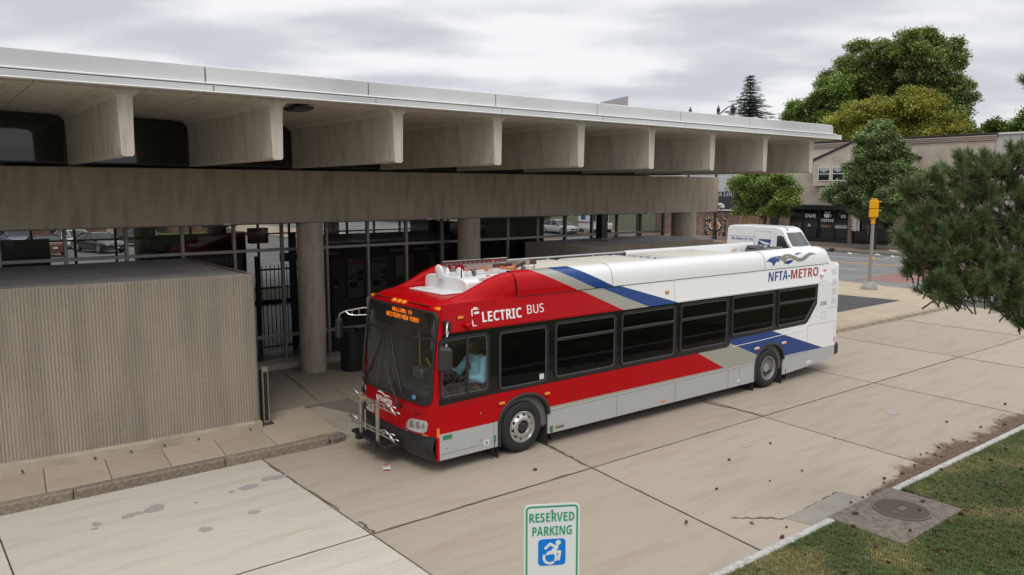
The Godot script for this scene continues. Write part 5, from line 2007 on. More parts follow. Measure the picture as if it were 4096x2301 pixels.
	mb.cbox(Vector3(5.98, 2.91, ZC - 0.02), Vector3(0.48, 0.02, 1.1), 0.006)
	for i in 4:
		mb.box(Vector3(5.86 + i * 0.04, 2.925, ZC - 0.3), Vector3(0.012, 0.01, 0.5))
	part(bus, "roof_hatch", mb, white)
	# shrouds
	var bound := func(at: float) -> Callable: return func(y: float) -> float: return at - 2.25 * (y - 2.86)
	var k6 := func(_y: float) -> float: return 6.81
	var kend := func(_y: float) -> float: return 16.80
	for e in [["red_shroud", k6, bound.call(8.20), red], ["tan_shroud", bound.call(8.20), bound.call(8.64), tan_], ["blue_shroud", bound.call(8.64), bound.call(9.12), blue], ["white_shroud", bound.call(9.12), func(_y: float) -> float: return 13.9, white], ["white_shroud", func(_y: float) -> float: return 13.9, kend, white]]:
		mb = Mb.new()
		shroud_strip(mb, e[1], e[2], false)
		part(bus, e[0], mb, e[3])
	mb = Mb.new()
	shroud_strip(mb, k6, func(_y: float) -> float: return 7.95, true)
	part(bus, "red_shroud", mb, red)
	mb = Mb.new()
	shroud_strip(mb, func(_y: float) -> float: return 11.6, func(_y: float) -> float: return 16.45, true)
	part(bus, "white_shroud", mb, white)
	mb = Mb.new()
	for xx in [9.08, 13.92]:
		for i in 8:
			var p := shroud_at(i, xx, false) + Vector3(0, 0.002, 0.003)
			var q := shroud_at(i + 1, xx, false) + Vector3(0, 0.002, 0.003)
			mb.tube([p, q], 0.004, 4)
	for i in 7:
		mb.tube([shroud_at(i, 6.81, false) + Vector3(0, 0.001, 0.002), shroud_at(i + 1, 6.81, false) + Vector3(0, 0.001, 0.002)], 0.006, 4)
	mb.span(Vector3(6.81, 2.848, ZN - 0.10), Vector3(16.6, 2.862, ZN - 0.058))
	part(bus, "shroud_joint", mb, seam_m)
	mb = Mb.new()
	mb.cbox(Vector3(12.3, 3.25, -11.86), Vector3(0.05, 0.04, 0.03), 0.005)
	mb.cbox(Vector3(9.8, 3.265, -11.88), Vector3(3.9, 0.035, 0.06), 0.008)
	for x in [7.95, 9.3, 10.6, 11.7]:
		mb.box(Vector3(x, 3.06, -11.88), Vector3(0.05, 0.38, 0.05))
	part(bus, "roof_rail", mb, mat("rail_white", lin(0.5, 0.51, 0.52), 0.4, 0.2))
	mb = Mb.new()
	mb.box(Vector3(15.55, 3.10, -11.77), Vector3(0.2, 0.09, 0.01))
	part(bus, "warning_label", mb, mats["sticker_white"])
	mb = Mb.new()
	mb.box(Vector3(15.55, 3.135, -11.763), Vector3(0.2, 0.025, 0.006))
	mb.prism(pv([-0.09, -0.04, -0.01, -0.04, -0.05, 0.02]), Vector3(15.55, 3.10, -11.762), Vector3.RIGHT, Vector3.UP, 0.003)
	part(bus, "warning_mark", mb, mat("warning_orange", lin(0.7, 0.25, 0.01), 0.5))
	mb = Mb.new()
	mb.box(Vector3(14.55, 2.98, -11.77), Vector3(0.12, 0.16, 0.01))
	part(bus, "dark_port", mb, black)
	# battery packs with ribbed lids
	row_z = -11.6
	var cream := mat("pack_cream", lin(0.66, 0.635, 0.56), 0.5)
	for e in [[7.45, 9.04], [9.2, 10.68], [11.5, 13.5]]:
		mb = Mb.new()
		mb.cbox(Vector3((e[0] + e[1]) / 2, 3.05, -10.95), Vector3(e[1] - e[0], 0.36, 1.62), 0.03)
		var pk := part(bus, "battery_pack", mb, cream)
		mb = Mb.new()
		var n := int((e[1] - e[0] - 0.12) / 0.075)
		for i in n:
			mb.cbox(Vector3(e[0] + 0.1 + i * 0.075, 3.234, -10.95), Vector3(0.045, 0.014, 1.5), 0.005)
		part(pk, "lid_rib", mb, cream)
	mb = Mb.new()
	for x in [10.86, 11.38]:
		mb.cbox(Vector3(x, 3.16, -10.95), Vector3(0.1, 0.14, 1.62), 0.01)
	for z in [-11.6, -11.0, -10.4]:
		mb.cbox(Vector3(11.12, 3.14, z), Vector3(0.5, 0.08, 0.08), 0.01)
	var br := part(bus, "pack_bracket", mb, white)
	mb = Mb.new()
	for i in 14:
		for x in [10.805, 11.325]:
			mb.box(Vector3(x, 3.16 + 0.03 * (i % 2), -11.65 + i * 0.105), Vector3(0.012, 0.025, 0.035))
			mb.box(Vector3(x + 0.055, 3.232, -11.65 + i * 0.105), Vector3(0.03, 0.004, 0.03))
	part(br, "slot", mb, black)
	# air unit pit at the rear
	row_z = 0.0
	mb = Mb.new()
	mb.cbox(Vector3(16.05, 3.05, -11.3), Vector3(0.5, 0.28, 0.7), 0.04)
	mb.lathe([Vector2(0.22, 0.0), Vector2(0.22, 0.05), Vector2(0.0, 0.05)], Vector3(16.0, 3.19, -11.45), Vector3.UP, 20)
	mb.lathe([Vector2(0.2, 0.0), Vector2(0.2, 0.05), Vector2(0.0, 0.05)], Vector3(16.35, 3.16, -11.1), Vector3.UP, 20)
	part(bus, "air_unit", mb, mat("unit_grey", lin(0.14, 0.14, 0.145), 0.5, 0.3))
	# front motor cover, domes, antenna
	row_z = -11.0
	mb = Mb.new()
	rows = []
	for x in [5.98, 6.02, 6.9, 7.4]:
		var row := []
		for i in 17:
			var t := PI * i / 16
			var k: float = 0.93 if x < 6.0 else 1.0
			row.append(Vector3(x, 2.88 + (0.12 + 0.17 * pow(absf(sin(t)), 0.5)) * k * (1.0 if i > 0 and i < 16 else 0.0), -10.97 - 0.72 * k * signf(cos(t)) * pow(absf(cos(t)), 0.45)))
		rows.append(row)
	mb.grid(rows)
	var capface := []
	for p in rows[0]: capface.append(p)
	for i in 16:
		mb.tri(Vector3(5.98, 2.9, -10.97), rows[0][i], rows[0][i + 1])
	part(bus, "roof_cover", mb, white)
	for e in [[5.90, 3.24, -11.02], [6.18, 3.19, -10.78], [6.30, 3.17, -11.45]]:
		mb = Mb.new()
		mb.ball(Vector3(e[0], e[1], e[2]), Vector3(0.045, 0.135, 0.13), 16, Basis(Vector3.BACK, 0.15))
		mb.cyl(Vector3(e[0] + 0.03, e[1] - 0.05, e[2]), Vector3(e[0] + 0.12, 3.1, e[2]), 0.03, 0.06, 10)
		part(bus, "roof_dome", mb, white)
	mb = Mb.new()
	mb.tube([Vector3(6.02, 2.9, -10.5), Vector3(6.02, 3.36, -10.5), Vector3(6.12, 3.36, -10.5)], 0.011, 6)
	part(bus, "antenna", mb, black)
	# charging rails on insulators over a white frame, with orange cables
	var brown := mat("rail_brown", lin(0.10, 0.03, 0.024), 0.5)
	var alum := mat("rail_alu", lin(0.6, 0.58, 0.55), 0.3, 0.8)
	for e in [[-11.36, 6.20, 7.66], [-10.62, 6.17, 7.63]]:
		mb = Mb.new()
		mb.cbox(Vector3((e[1] + e[2]) / 2, 3.33, e[0]), Vector3(e[2] - e[1], 0.085, 0.025), 0.004)
		var cr := part(bus, "charging_rail", mb, brown if e[0] < -11.0 else alum)
		mb = Mb.new()
		mb.box(Vector3(e[1] + 0.4, 3.382, e[0]), Vector3(0.85, 0.014, 0.05))
		mb.box(Vector3(e[2] - 0.3, 3.382, e[0]), Vector3(0.55, 0.014, 0.05))
		part(cr, "copper_strip", mb, alum)
		mb = Mb.new()
		for i in 14:
			mb.cyl(Vector3(e[1] + 0.06 + i * 0.105, 3.32, e[0] + 0.012), Vector3(e[1] + 0.06 + i * 0.105, 3.32, e[0] + 0.024), 0.011, 0.009, 8)
		part(cr, "bolt", mb, alum)
		if e[0] > -11.0:
			mb = Mb.new()
			mb.cbox(Vector3(6.98, 3.325, e[0] + 0.018), Vector3(0.42, 0.07, 0.02), 0.006)
			mb.cbox(Vector3(7.7, 3.335, e[0] + 0.004), Vector3(0.16, 0.075, 0.04), 0.006)
			part(cr, "insulating_block", mb, brown)
		for x in [e[1] + 0.2, e[2] - 0.16]:
			mb = Mb.new()
			for i in 4:
				mb.lathe([Vector2(0.028, 0.0), Vector2(0.05, 0.012), Vector2(0.028, 0.026)], Vector3(x, 3.18 + i * 0.026, e[0]), Vector3.UP, 14)
			part(cr, "insulator", mb, mat("insulator_grey", lin(0.25, 0.24, 0.23), 0.4))
	mb = Mb.new()
	for z in [-11.36, -10.62, -10.3]:
		mb.cbox(Vector3(7.0, 3.15, z), Vector3(1.5, 0.05, 0.05), 0.006)
	for x in [6.4, 6.9, 7.35, 7.7]:
		mb.cbox(Vector3(x, 3.12, -10.85), Vector3(0.05, 0.05, 1.15), 0.006)
		for z in [-11.36, -10.3]:
			mb.box(Vector3(x, 3.02, z), Vector3(0.045, 0.32, 0.045))
	mb.cbox(Vector3(6.62, 3.12, -10.9), Vector3(0.25, 0.18, 0.3), 0.02)
	part(bus, "rail_frame", mb, white)
	var orange := mat("cable_orange", lin(0.55, 0.10, 0.02), 0.5)
	mb = Mb.new()
	for e in [[[6.5, 3.18, -10.42], [6.7, 3.1, -10.36], [7.0, 3.1, -10.36], [7.2, 3.22, -10.5], [7.25, 3.32, -10.6]], [[6.9, 3.3, -10.63], [7.05, 3.27, -10.5], [7.25, 3.28, -10.48]], [[6.6, 3.2, -11.2], [6.8, 3.16, -11.0], [7.1, 3.25, -11.1], [7.3, 3.34, -11.33]], [[6.45, 3.14, -10.5], [6.6, 3.12, -10.36], [6.75, 3.16, -10.32]]]:
		mb.tube(e.map(func(q): return Vector3(q[0], q[1], q[2])), 0.02, 8)
	part(bus, "orange_cable", mb, orange)
	mb = Mb.new()
	mb.tube([Vector3(7.2, 3.29, -10.48), Vector3(7.42, 3.36, -10.5)], 0.032, 8)
	mb.tube([Vector3(7.1, 3.05, -10.3), Vector3(7.3, 3.2, -10.33), Vector3(7.6, 3.24, -10.45), Vector3(7.72, 3.33, -10.6)], 0.007, 5)
	mb.tube([Vector3(6.3, 3.3, -10.62), Vector3(6.35, 3.12, -10.55), Vector3(6.55, 3.05, -10.4)], 0.012, 5)
	part(bus, "black_cable", mb, black)
	mb = Mb.new()
	for x in [6.52, 6.66, 7.36, 7.5]:
		mb.prism(pv([-0.03, -0.03, 0.03, -0.03, 0, 0.03]), Vector3(x, 3.33, -10.604), Vector3.RIGHT, Vector3.UP, 0.003)
	part(bus, "warning_mark", mb, mats["warning_orange"])

	# mirrors
	row_z = -9.4
	mb = Mb.new()
	mb.cbox(Vector3(5.36, 2.50, -9.62), Vector3(0.10, 0.2, 0.12), 0.02)
	var mi := part(bus, "mirror", mb, black)
	mb = Mb.new()
	mb.tube([Vector3(5.35, 2.58, -9.56), Vector3(5.27, 2.575, -9.47), Vector3(5.235, 2.52, -9.43), Vector3(5.225, 2.42, -9.42)], 0.018, 8)
	mb.tube([Vector3(5.35, 2.44, -9.56), Vector3(5.27, 2.43, -9.46), Vector3(5.23, 2.38, -9.42), Vector3(5.21, 2.2, -9.41)], 0.018, 8)
	part(mi, "arm", mb, chrome)
	mb = Mb.new()
	mb.tube([Vector3(5.222, 2.38, -9.415), Vector3(5.212, 2.26, -9.41)], 0.024, 8)
	part(mi, "sleeve", mb, black)
	mb = Mb.new()
	mb.cbox(Vector3(5.18, 2.01, -9.40), Vector3(0.13, 0.42, 0.24), 0.05, Basis(Vector3.UP, 0.55))
	part(mi, "housing", mb, mat("mirror_black", lin(0.022, 0.022, 0.024), 0.5))
	row_z = -12.6
	mb = Mb.new()
	mb.cbox(Vector3(5.08, 2.40, -12.3), Vector3(0.12, 0.26, 0.14), 0.02)
	mi = part(bus, "mirror", mb, black)
	mb = Mb.new()
	mb.tube([Vector3(5.05, 2.47, -12.35), Vector3(4.93, 2.47, -12.48), Vector3(4.66, 2.405, -12.68), Vector3(4.58, 2.36, -12.74), Vector3(4.56, 2.27, -12.76)], 0.017, 8)
	mb.tube([Vector3(5.05, 2.34, -12.35), Vector3(4.78, 2.325, -12.56), Vector3(4.70, 2.34, -12.62), Vector3(4.66, 2.40, -12.68)], 0.014, 8)
	for t in [0.35, 0.75]:
		var p := Vector3(4.95, 2.47, -12.46).lerp(Vector3(4.70, 2.42, -12.66), t)
		mb.tube([p, p + Vector3(0.0, -0.12, 0.0)], 0.012, 6)
	part(mi, "arm", mb, chrome)
	mb = Mb.new()
	mb.cbox(Vector3(4.56, 2.08, -12.76), Vector3(0.12, 0.42, 0.24), 0.05, Basis(Vector3.UP, -0.5))
	part(mi, "housing", mb, mats["mirror_black"])

	row_z = 0.0
	# bike rack folded up at the front: a thing bolted to the bus, so a part of it
	mb = Mb.new()
	mb.cbox(Vector3(4.80, 0.34, -11.12), Vector3(0.3, 0.06, 1.25), 0.015)
	mb.cbox(Vector3(4.78, 0.30, -11.47), Vector3(0.34, 0.10, 0.10), 0.015)
	mb.cbox(Vector3(4.78, 0.30, -10.85), Vector3(0.34, 0.10, 0.10), 0.015)
	mb.cbox(Vector3(4.84, 0.42, -11.3), Vector3(0.1, 0.2, 0.16), 0.02)
	var rack := part(bus, "bike_rack", mb, black)
	var rail_m := mat("rack_steel", lin(0.55, 0.54, 0.52), 0.3, 0.85)
	for z in [-11.47, -10.85]:
		mb = Mb.new()
		mb.cbox(Vector3(4.71, 0.70, z), Vector3(0.05, 0.80, 0.07), 0.008)
		part(rack, "upright", mb, rail_m)
	for e in [[1.0, 4.68], [0.54, 4.65]]:
		mb = Mb.new()
		for k in 2:
			var y: float = e[0] + 0.11 * k
			var x: float = e[1] - 0.07 * k
			mb.tube([Vector3(x + 0.03, y - 0.01, -11.76), Vector3(x, y, -11.70), Vector3(x, y + 0.02, -10.24), Vector3(x + 0.02, y + 0.05, -10.14), Vector3(x + 0.05, y + 0.02, -10.12)], 0.014, 8)
		mb.tube([Vector3(e[1], e[0] + 0.02, -10.18), Vector3(e[1] - 0.03, e[0] + 0.01, -10.11), Vector3(e[1] - 0.07, e[0] + 0.08, -10.10), Vector3(e[1] - 0.07, e[0] + 0.13, -10.19)], 0.014, 8)
		part(rack, "wheel_tray", mb, rail_m)
		mb = Mb.new()
		for i in 7:
			var z := -11.6 + i * 0.23
			mb.tube([Vector3(e[1], e[0], z), Vector3(e[1] - 0.07, e[0] + 0.115, z)], 0.009, 6)
		part(rack, "cross_wire", mb, rail_m)
		for z in [-11.65, -10.5]:
			mb = Mb.new()
			mb.tube([Vector3(e[1] - 0.02, e[0] + 0.03, z), Vector3(e[1] - 0.07, e[0] + 0.16, z + 0.05), Vector3(e[1] - 0.09, e[0] + 0.19, z + 0.16), Vector3(e[1] - 0.05, e[0] + 0.12, z + 0.26), Vector3(e[1], e[0] + 0.02, z + 0.28)], 0.013, 7)
			part(rack, "support_arm", mb, rail_m)
	mb = Mb.new()
	mb.tube([Vector3(4.62, 0.52, -11.12), Vector3(4.62, 0.93, -11.12)], 0.013, 8)
	part(rack, "lever", mb, rail_m)
	mb = Mb.new()
	mb.tube([Vector3(4.62, 0.90, -11.12), Vector3(4.62, 0.98, -11.16), Vector3(4.62, 1.03, -11.12), Vector3(4.62, 0.98, -11.08), Vector3(4.62, 0.90, -11.12)], 0.016, 8)
	part(rack, "handle", mb, black)
	mb = Mb.new()
	mb.box(Vector3(4.61, 1.10, -11.2), Vector3(0.01, 0.03, 0.3))
	part(rack, "label_strip", mb, mat("label_yellow", lin(0.55, 0.42, 0.03), 0.6))

	# inside: dash, wheel, driver's seat, partition, passenger seats, poles
	var inner := mat("bus_inner", lin(0.022, 0.022, 0.024), 0.8)
	mb = Mb.new()
	mb.cbox(Vector3(5.32, 1.12, ZC + 0.45), Vector3(0.42, 0.5, 1.3), 0.06)
	mb.cbox(Vector3(5.4, 1.36, ZC + 0.55), Vector3(0.3, 0.1, 0.6), 0.04)
	part(bus, "dashboard", mb, inner)
	mb = Mb.new()
	mb.span(Vector3(5.2, 0.4, -10.5), Vector3(6.7, 0.74, -9.75))
	part(bus, "driver_platform", mb, inner)
	mb = Mb.new()
	var sw := Vector3(5.62, 1.45, -10.16)
	var sb := Basis(Vector3.BACK, 0.55)
	var ringp := []
	for i in 25:
		ringp.append(sw + sb * Vector3(cos(TAU * i / 24) * 0.22, 0, sin(TAU * i / 24) * 0.22))
	mb.tube(ringp, 0.016, 8)
	for i in 3:
		mb.tube([sw, sw + sb * Vector3(cos(TAU * i / 3) * 0.22, 0, sin(TAU * i / 3) * 0.22)], 0.012, 6)
	mb.cyl(sw, sw + sb * Vector3(0, -0.35, 0), 0.04, 0.05, 10)
	part(bus, "steering_wheel", mb, black)
	mb = Mb.new()
	mb.cbox(Vector3(6.22, 1.12, -10.16), Vector3(0.5, 0.14, 0.48), 0.05)
	mb.cbox(Vector3(6.46, 1.55, -10.16), Vector3(0.13, 0.85, 0.46), 0.05, Basis(Vector3.BACK, -0.12))
	mb.cyl(Vector3(6.22, 0.74, -10.16), Vector3(6.22, 1.1, -10.16), 0.1, 0.1, 10)
	part(bus, "driver_seat", mb, mat("seat_dark", lin(0.02, 0.02, 0.025), 0.8))
	mb = Mb.new()
	mb.span(Vector3(6.72, 0.4, -10.6), Vector3(6.76, 2.6, -9.74))
	part(bus, "partition", mb, mat("partition_black", lin(0.008, 0.008, 0.009), 0.5))
	mb = Mb.new()
	mb.span(Vector3(5.3, 2.72, -12.1), Vector3(16.9, 2.76, -9.78))
	mb.span(Vector3(16.85, 0.4, -12.1), Vector3(16.88, 2.7, -9.78))
	mb.span(Vector3(5.22, 0.4, -12.165), Vector3(16.9, 2.72, -12.145))
	mb.span(Vector3(5.2, 0.4, -9.75), Vector3(16.9, 1.16, -9.73))
	mb.span(Vector3(5.3, 2.40, -9.79), Vector3(16.9, 2.72, -9.77))
	mb.span(Vector3(5.17, 0.45, -12.1), Vector3(5.19, 1.1, -9.75))
	part(bus, "inner_lining", mb, mat("lining", lin(0.12, 0.12, 0.115), 0.8))
	for i in 9:
		for z in [-10.15, -11.75]:
			if z > -11 and i < 2: continue
			mb = Mb.new()
			mb.cbox(Vector3(7.6 + i * 0.95, 0.82, z), Vector3(0.42, 0.08, 0.8), 0.03)
			mb.cbox(Vector3(7.84 + i * 0.95, 1.15, z), Vector3(0.07, 0.62, 0.8), 0.03)
			mb.box(Vector3(7.6 + i * 0.95, 0.6, z), Vector3(0.3, 0.4, 0.5))
			part(bus, "passenger_seat", mb, mat("seat_blue", lin(0.02, 0.03, 0.06), 0.8))
	var yel := mat("pole_yellow", lin(0.62, 0.42, 0.04), 0.4)
	mb = Mb.new()
	for p in [Vector2(6.75, -11.0), Vector2(8.2, -11.3), Vector2(9.4, -10.6), Vector2(6.2, -11.95)]:
		mb.cyl(Vector3(p.x, 0.4, p.y), Vector3(p.x, 2.7, p.y), 0.017, 0.017, 8)
	mb.tube([Vector3(5.95, 1.2, -10.9), Vector3(5.85, 1.45, -10.9), Vector3(5.7, 1.7, -10.9)], 0.02, 8)
	part(bus, "grab_pole", mb, yel)
	mb = Mb.new()
	mb.cbox(Vector3(5.75, 0.95, -11.05), Vector3(0.3, 1.1, 0.32), 0.03)
	part(bus, "fare_box", mb, mat("fare_grey", lin(0.16, 0.16, 0.16), 0.5, 0.4))
	mb = Mb.new()
	mb.span(Vector3(5.6, 0.42, -12.15), Vector3(6.6, 2.3, -12.12))
	part(bus, "door_glass", mb, mat("door_pale", lin(0.16, 0.155, 0.13), 0.4))


# ---------- the driver ----------
# bones: [a, b, radius a, radius b]; the smooth union of their tapered capsules is meshed as surface nets
func field(bones: Array, p: Vector3, k: float) -> float:
	var d := 1e9
	for b in bones:
		var pa: Vector3 = p - b[0]
		var ba: Vector3 = b[1] - b[0]
		var h := clampf(pa.dot(ba) / maxf(ba.dot(ba), 1e-9), 0.0, 1.0)
		var e: float = (pa - ba * h).length() - lerpf(b[2], b[3], h)
		if d > 1e8:
			d = e
		else:
			var m := maxf(k - absf(d - e), 0.0) / k
			d = minf(d, e) - m * m * k * 0.25
	return d


func nets(mb: Mb, bones: Array, cell: float, k: float) -> void:
	var lo := Vector3.ONE * 1e9
	var hi := -lo
	for b in bones:
		for j in 2:
			var r = Vector3.ONE * (b[2 + j] + cell * 3)
			lo = lo.min(b[j] - r)
			hi = hi.max(b[j] + r)
	var n := Vector3i(((hi - lo) / cell).ceil()) + Vector3i.ONE
	var val := PackedFloat32Array()
	val.resize(n.x * n.y * n.z)
	for z in n.z:
		for y in n.y:
			for x in n.x:
				var p := lo + Vector3(x, y, z) * cell
				var d := field(bones, p, k)
				val[x + n.x * (y + n.y * z)] = d
	var vid := {}
	var pos := []
	var sx := 1
	var sy := n.x
	var sz := n.x * n.y
	for z in n.z - 1:
		for y in n.y - 1:
			for x in n.x - 1:
				var i := x + n.x * (y + n.y * z)
				var c := [val[i], val[i + sx], val[i + sy], val[i + sx + sy], val[i + sz], val[i + sx + sz], val[i + sy + sz], val[i + sx + sy + sz]]
				var inside := 0
				for e in c:
					if e < 0.0: inside += 1
				if inside == 0 or inside == 8:
					continue
				var s := Vector3.ZERO
				var m := 0
				for e in [[0, 1], [2, 3], [4, 5], [6, 7], [0, 2], [1, 3], [4, 6], [5, 7], [0, 4], [1, 5], [2, 6], [3, 7]]:
					var a: float = c[e[0]]
					var b: float = c[e[1]]
					if (a < 0.0) != (b < 0.0):
						var t := a / (a - b)
						var pa := Vector3(e[0] & 1, (e[0] >> 1) & 1, (e[0] >> 2) & 1)
						var pb := Vector3(e[1] & 1, (e[1] >> 1) & 1, (e[1] >> 2) & 1)
						s += pa.lerp(pb, t)
						m += 1
				vid[i] = pos.size()
				pos.append(lo + (Vector3(x, y, z) + s / m) * cell)
	var nor := []
	for p in pos:
		var e := cell * 0.5
		nor.append(Vector3(field(bones, p + Vector3(e, 0, 0), k) - field(bones, p - Vector3(e, 0, 0), k), field(bones, p + Vector3(0, e, 0), k) - field(bones, p - Vector3(0, e, 0), k), field(bones, p + Vector3(0, 0, e), k) - field(bones, p - Vector3(0, 0, e), k)).normalized())
	for z in range(1, n.z - 1):
		for y in range(1, n.y - 1):
			for x in range(1, n.x - 1):
				var i := x + n.x * (y + n.y * z)
				for ax in 3:
					var st: int = [sx, sy, sz][ax]
					var u: int = [sy, sz, sx][ax]
					var w: int = [sz, sx, sy][ax]
					var a := val[i]
					var b := val[i + st]
					if (a < 0.0) == (b < 0.0):
						continue
					if not (vid.has(i) and vid.has(i - u) and vid.has(i - w) and vid.has(i - u - w)):
						continue
					var q := [vid[i - u - w], vid[i - w], vid[i], vid[i - u]]
					if a > 0.0:
						q.reverse()
					mb.tri_n(pos[q[0]], pos[q[1]], pos[q[2]], nor[q[0]], nor[q[1]], nor[q[2]])
					mb.tri_n(pos[q[0]], pos[q[2]], pos[q[3]], nor[q[0]], nor[q[2]], nor[q[3]])


func make_driver() -> void:
	var o := Vector3(6.2, 0.74, -10.15)
	var d := thing("person", "bus driver in a light blue long sleeved shirt, seated and holding the wheel", "person", o, "", false, "bus")
	var skin := mat("skin_dark", lin(0.045, 0.022, 0.014), 0.55)
	skin.subsurf_scatter_enabled = true
	skin.subsurf_scatter_strength = 0.08
	var V := func(x: float, y: float, z: float) -> Vector3: return Vector3(x, y + 0.05, -10.10 + z)
	# faces -x; z + is the camera side (his left)
	var hip: Vector3 = V.call(6.26, 1.24, 0)
	var chest: Vector3 = V.call(6.27, 1.60, 0)
	var neck: Vector3 = V.call(6.24, 1.80, 0)
	var head: Vector3 = V.call(6.17, 1.96, 0.0)
	var sl: Vector3 = V.call(6.26, 1.70, 0.20)
	var sr: Vector3 = V.call(6.24, 1.70, -0.20)
	var el: Vector3 = V.call(6.12, 1.42, 0.30)
	var er: Vector3 = V.call(6.02, 1.45, -0.26)
	var wl: Vector3 = V.call(5.86, 1.46, 0.19)
	var wr: Vector3 = V.call(5.80, 1.53, -0.16)
	var mb := Mb.new()
	var skin_bones := [[hip, chest, 0.13, 0.14], [chest, neck, 0.12, 0.06], [neck, head + Vector3(0.03, -0.04, 0), 0.058, 0.06], [sl, el, 0.05, 0.043], [el, wl, 0.042, 0.028], [sr, er, 0.05, 0.043], [er, wr, 0.042, 0.028], [chest, sl, 0.1, 0.06], [chest, sr, 0.1, 0.06]]
	nets(mb, skin_bones, 0.02, 0.05)
	# head: skull, jaw, nose, ears, lips, brow
	var hb := [[head + Vector3(0.02, 0.045, 0), head + Vector3(-0.015, 0.04, 0), 0.082, 0.078], [head + Vector3(-0.03, -0.02, 0), head + Vector3(-0.045, -0.065, 0), 0.06, 0.042], [head + Vector3(-0.088, 0.02, 0), head + Vector3(-0.105, -0.018, 0), 0.010, 0.018], [head + Vector3(-0.085, -0.05, 0.015), head + Vector3(-0.085, -0.05, -0.015), 0.012, 0.012],
		[head + Vector3(0.015, 0.02, 0.078), head + Vector3(0.02, -0.01, 0.077), 0.018, 0.014], [head + Vector3(0.015, 0.02, -0.078), head + Vector3(0.02, -0.01, -0.077), 0.018, 0.014], [head + Vector3(-0.08, 0.04, 0.03), head + Vector3(-0.08, 0.04, -0.03), 0.014, 0.014], [head + Vector3(0.03, -0.05, 0), neck, 0.056, 0.056]]
	nets(mb, hb, 0.009, 0.025)
	# hands: palm, four unequal curled fingers and a thumb each, closed round the wheel rim
	for s in [[wl, 1.0], [wr, -1.0]]:
		var w: Vector3 = s[0]
		var g: float = s[1]
		var fwd := Vector3(-0.92, -0.1, -0.38 * g).normalized()
		var side := fwd.cross(Vector3.UP).normalized() * g
		var dn := fwd.cross(side).normalized()
		if dn.y > 0: dn = -dn
		var palm := w + fwd * 0.07
		var hbones := [[w, palm, 0.026, 0.03], [w + side * 0.018, palm + side * 0.028, 0.018, 0.016], [w - side * 0.015, palm - side * 0.028, 0.018, 0.016]]
		var fl := [0.034, 0.040, 0.037, 0.029]
		for i in 4:
			var b0 := palm + side * (0.03 - 0.02 * i) + fwd * 0.015
			var b1: Vector3 = b0 + (fwd * 0.75 + dn * 0.65).normalized() * fl[i]
			var b2: Vector3 = b1 + (fwd * -0.1 + dn).normalized() * fl[i] * 0.72
			var b3: Vector3 = b2 + (-fwd * 0.9 + dn * 0.4).normalized() * fl[i] * 0.55
			hbones.append_array([[b0, b1, 0.0095, 0.009], [b1, b2, 0.009, 0.0085], [b2, b3, 0.0085, 0.0075]])
		var t0 := w + fwd * 0.03 + side * 0.03
		var t1 := t0 + (fwd * 0.6 + side * 0.7 + dn * 0.3).normalized() * 0.04
		var t2 := t1 + (fwd * 0.7 + dn * 0.6 - side * 0.3).normalized() * 0.032
		hbones.append_array([[t0, t1, 0.013, 0.011], [t1, t2, 0.011, 0.009]])
		nets(mb, hbones, 0.006, 0.010)
	var body := part(d, "body", mb, skin)
	mb = Mb.new()
	for s in [1, -1]:
		mb.ball(head + Vector3(-0.083, 0.022, 0.031 * s), Vector3(0.008, 0.009, 0.013), 8)
	part(body, "eye", mb, mat("eye_white", lin(0.5, 0.48, 0.45), 0.2))
	mb = Mb.new()
	nets(mb, [[head + Vector3(0.03, 0.055, 0), head + Vector3(-0.0, 0.07, 0), 0.086, 0.078], [head + Vector3(0.05, 0.0, 0), head + Vector3(0.05, 0.03, 0), 0.07, 0.08]], 0.012, 0.03)
	part(d, "hair", mb, mat("hair_black", lin(0.006, 0.005, 0.005), 0.8))
	# shirt: torso with belly, sleeves to the wrists, collar
	mb = Mb.new()
	var shirt := [[hip + Vector3(-0.03, 0.0, 0), chest, 0.185, 0.165], [hip + Vector3(-0.10, 0.10, 0), chest + Vector3(-0.06, -0.02, 0), 0.15, 0.13], [chest + Vector3(0, 0.02, 0), neck + Vector3(0.01, -0.06, 0), 0.15, 0.09], [chest + Vector3(0, 0.05, 0), sl, 0.11, 0.085], [chest + Vector3(0, 0.05, 0), sr, 0.11, 0.085], [sl, el, 0.083, 0.068], [el, el.lerp(wl, 0.8), 0.068, 0.048], [sr, er, 0.083, 0.068], [er, er.lerp(wr, 0.8), 0.068, 0.048], [el + Vector3(0.01, -0.03, 0.01), el.lerp(wl, 0.25), 0.055, 0.05]]
	nets(mb, shirt, 0.018, 0.05)
	var shirt_m := tri_map(mat("shirt_blue", lin(0.28, 0.58, 0.70), 0.8), tx.fine, 3.0)
	part(d, "shirt", mb, shirt_m)
	mb = Mb.new()
	nets(mb, [[neck + Vector3(0.03, -0.015, 0.05), neck + Vector3(-0.05, -0.045, 0.035), 0.022, 0.02], [neck + Vector3(0.03, -0.015, -0.05), neck + Vector3(-0.05, -0.045, -0.035), 0.022, 0.02], [neck + Vector3(0.05, -0.01, 0.03), neck + Vector3(0.05, -0.01, -0.03), 0.022, 0.022]], 0.01, 0.02)
	part(d, "collar", mb, shirt_m)
	mb = Mb.new()
	var kl: Vector3 = V.call(5.84, 1.22, 0.15)
	var kr: Vector3 = V.call(5.82, 1.22, -0.15)
	nets(mb, [[hip + Vector3(0, -0.02, 0.08), kl, 0.12, 0.08], [hip + Vector3(0, -0.02, -0.08), kr, 0.12, 0.08], [kl, V.call(5.74, 0.84, 0.15), 0.078, 0.055], [kr, V.call(5.66, 0.86, -0.13), 0.078, 0.055]], 0.022, 0.06)
	part(d, "trousers", mb, mat("trousers_dark", lin(0.012, 0.013, 0.02), 0.85))
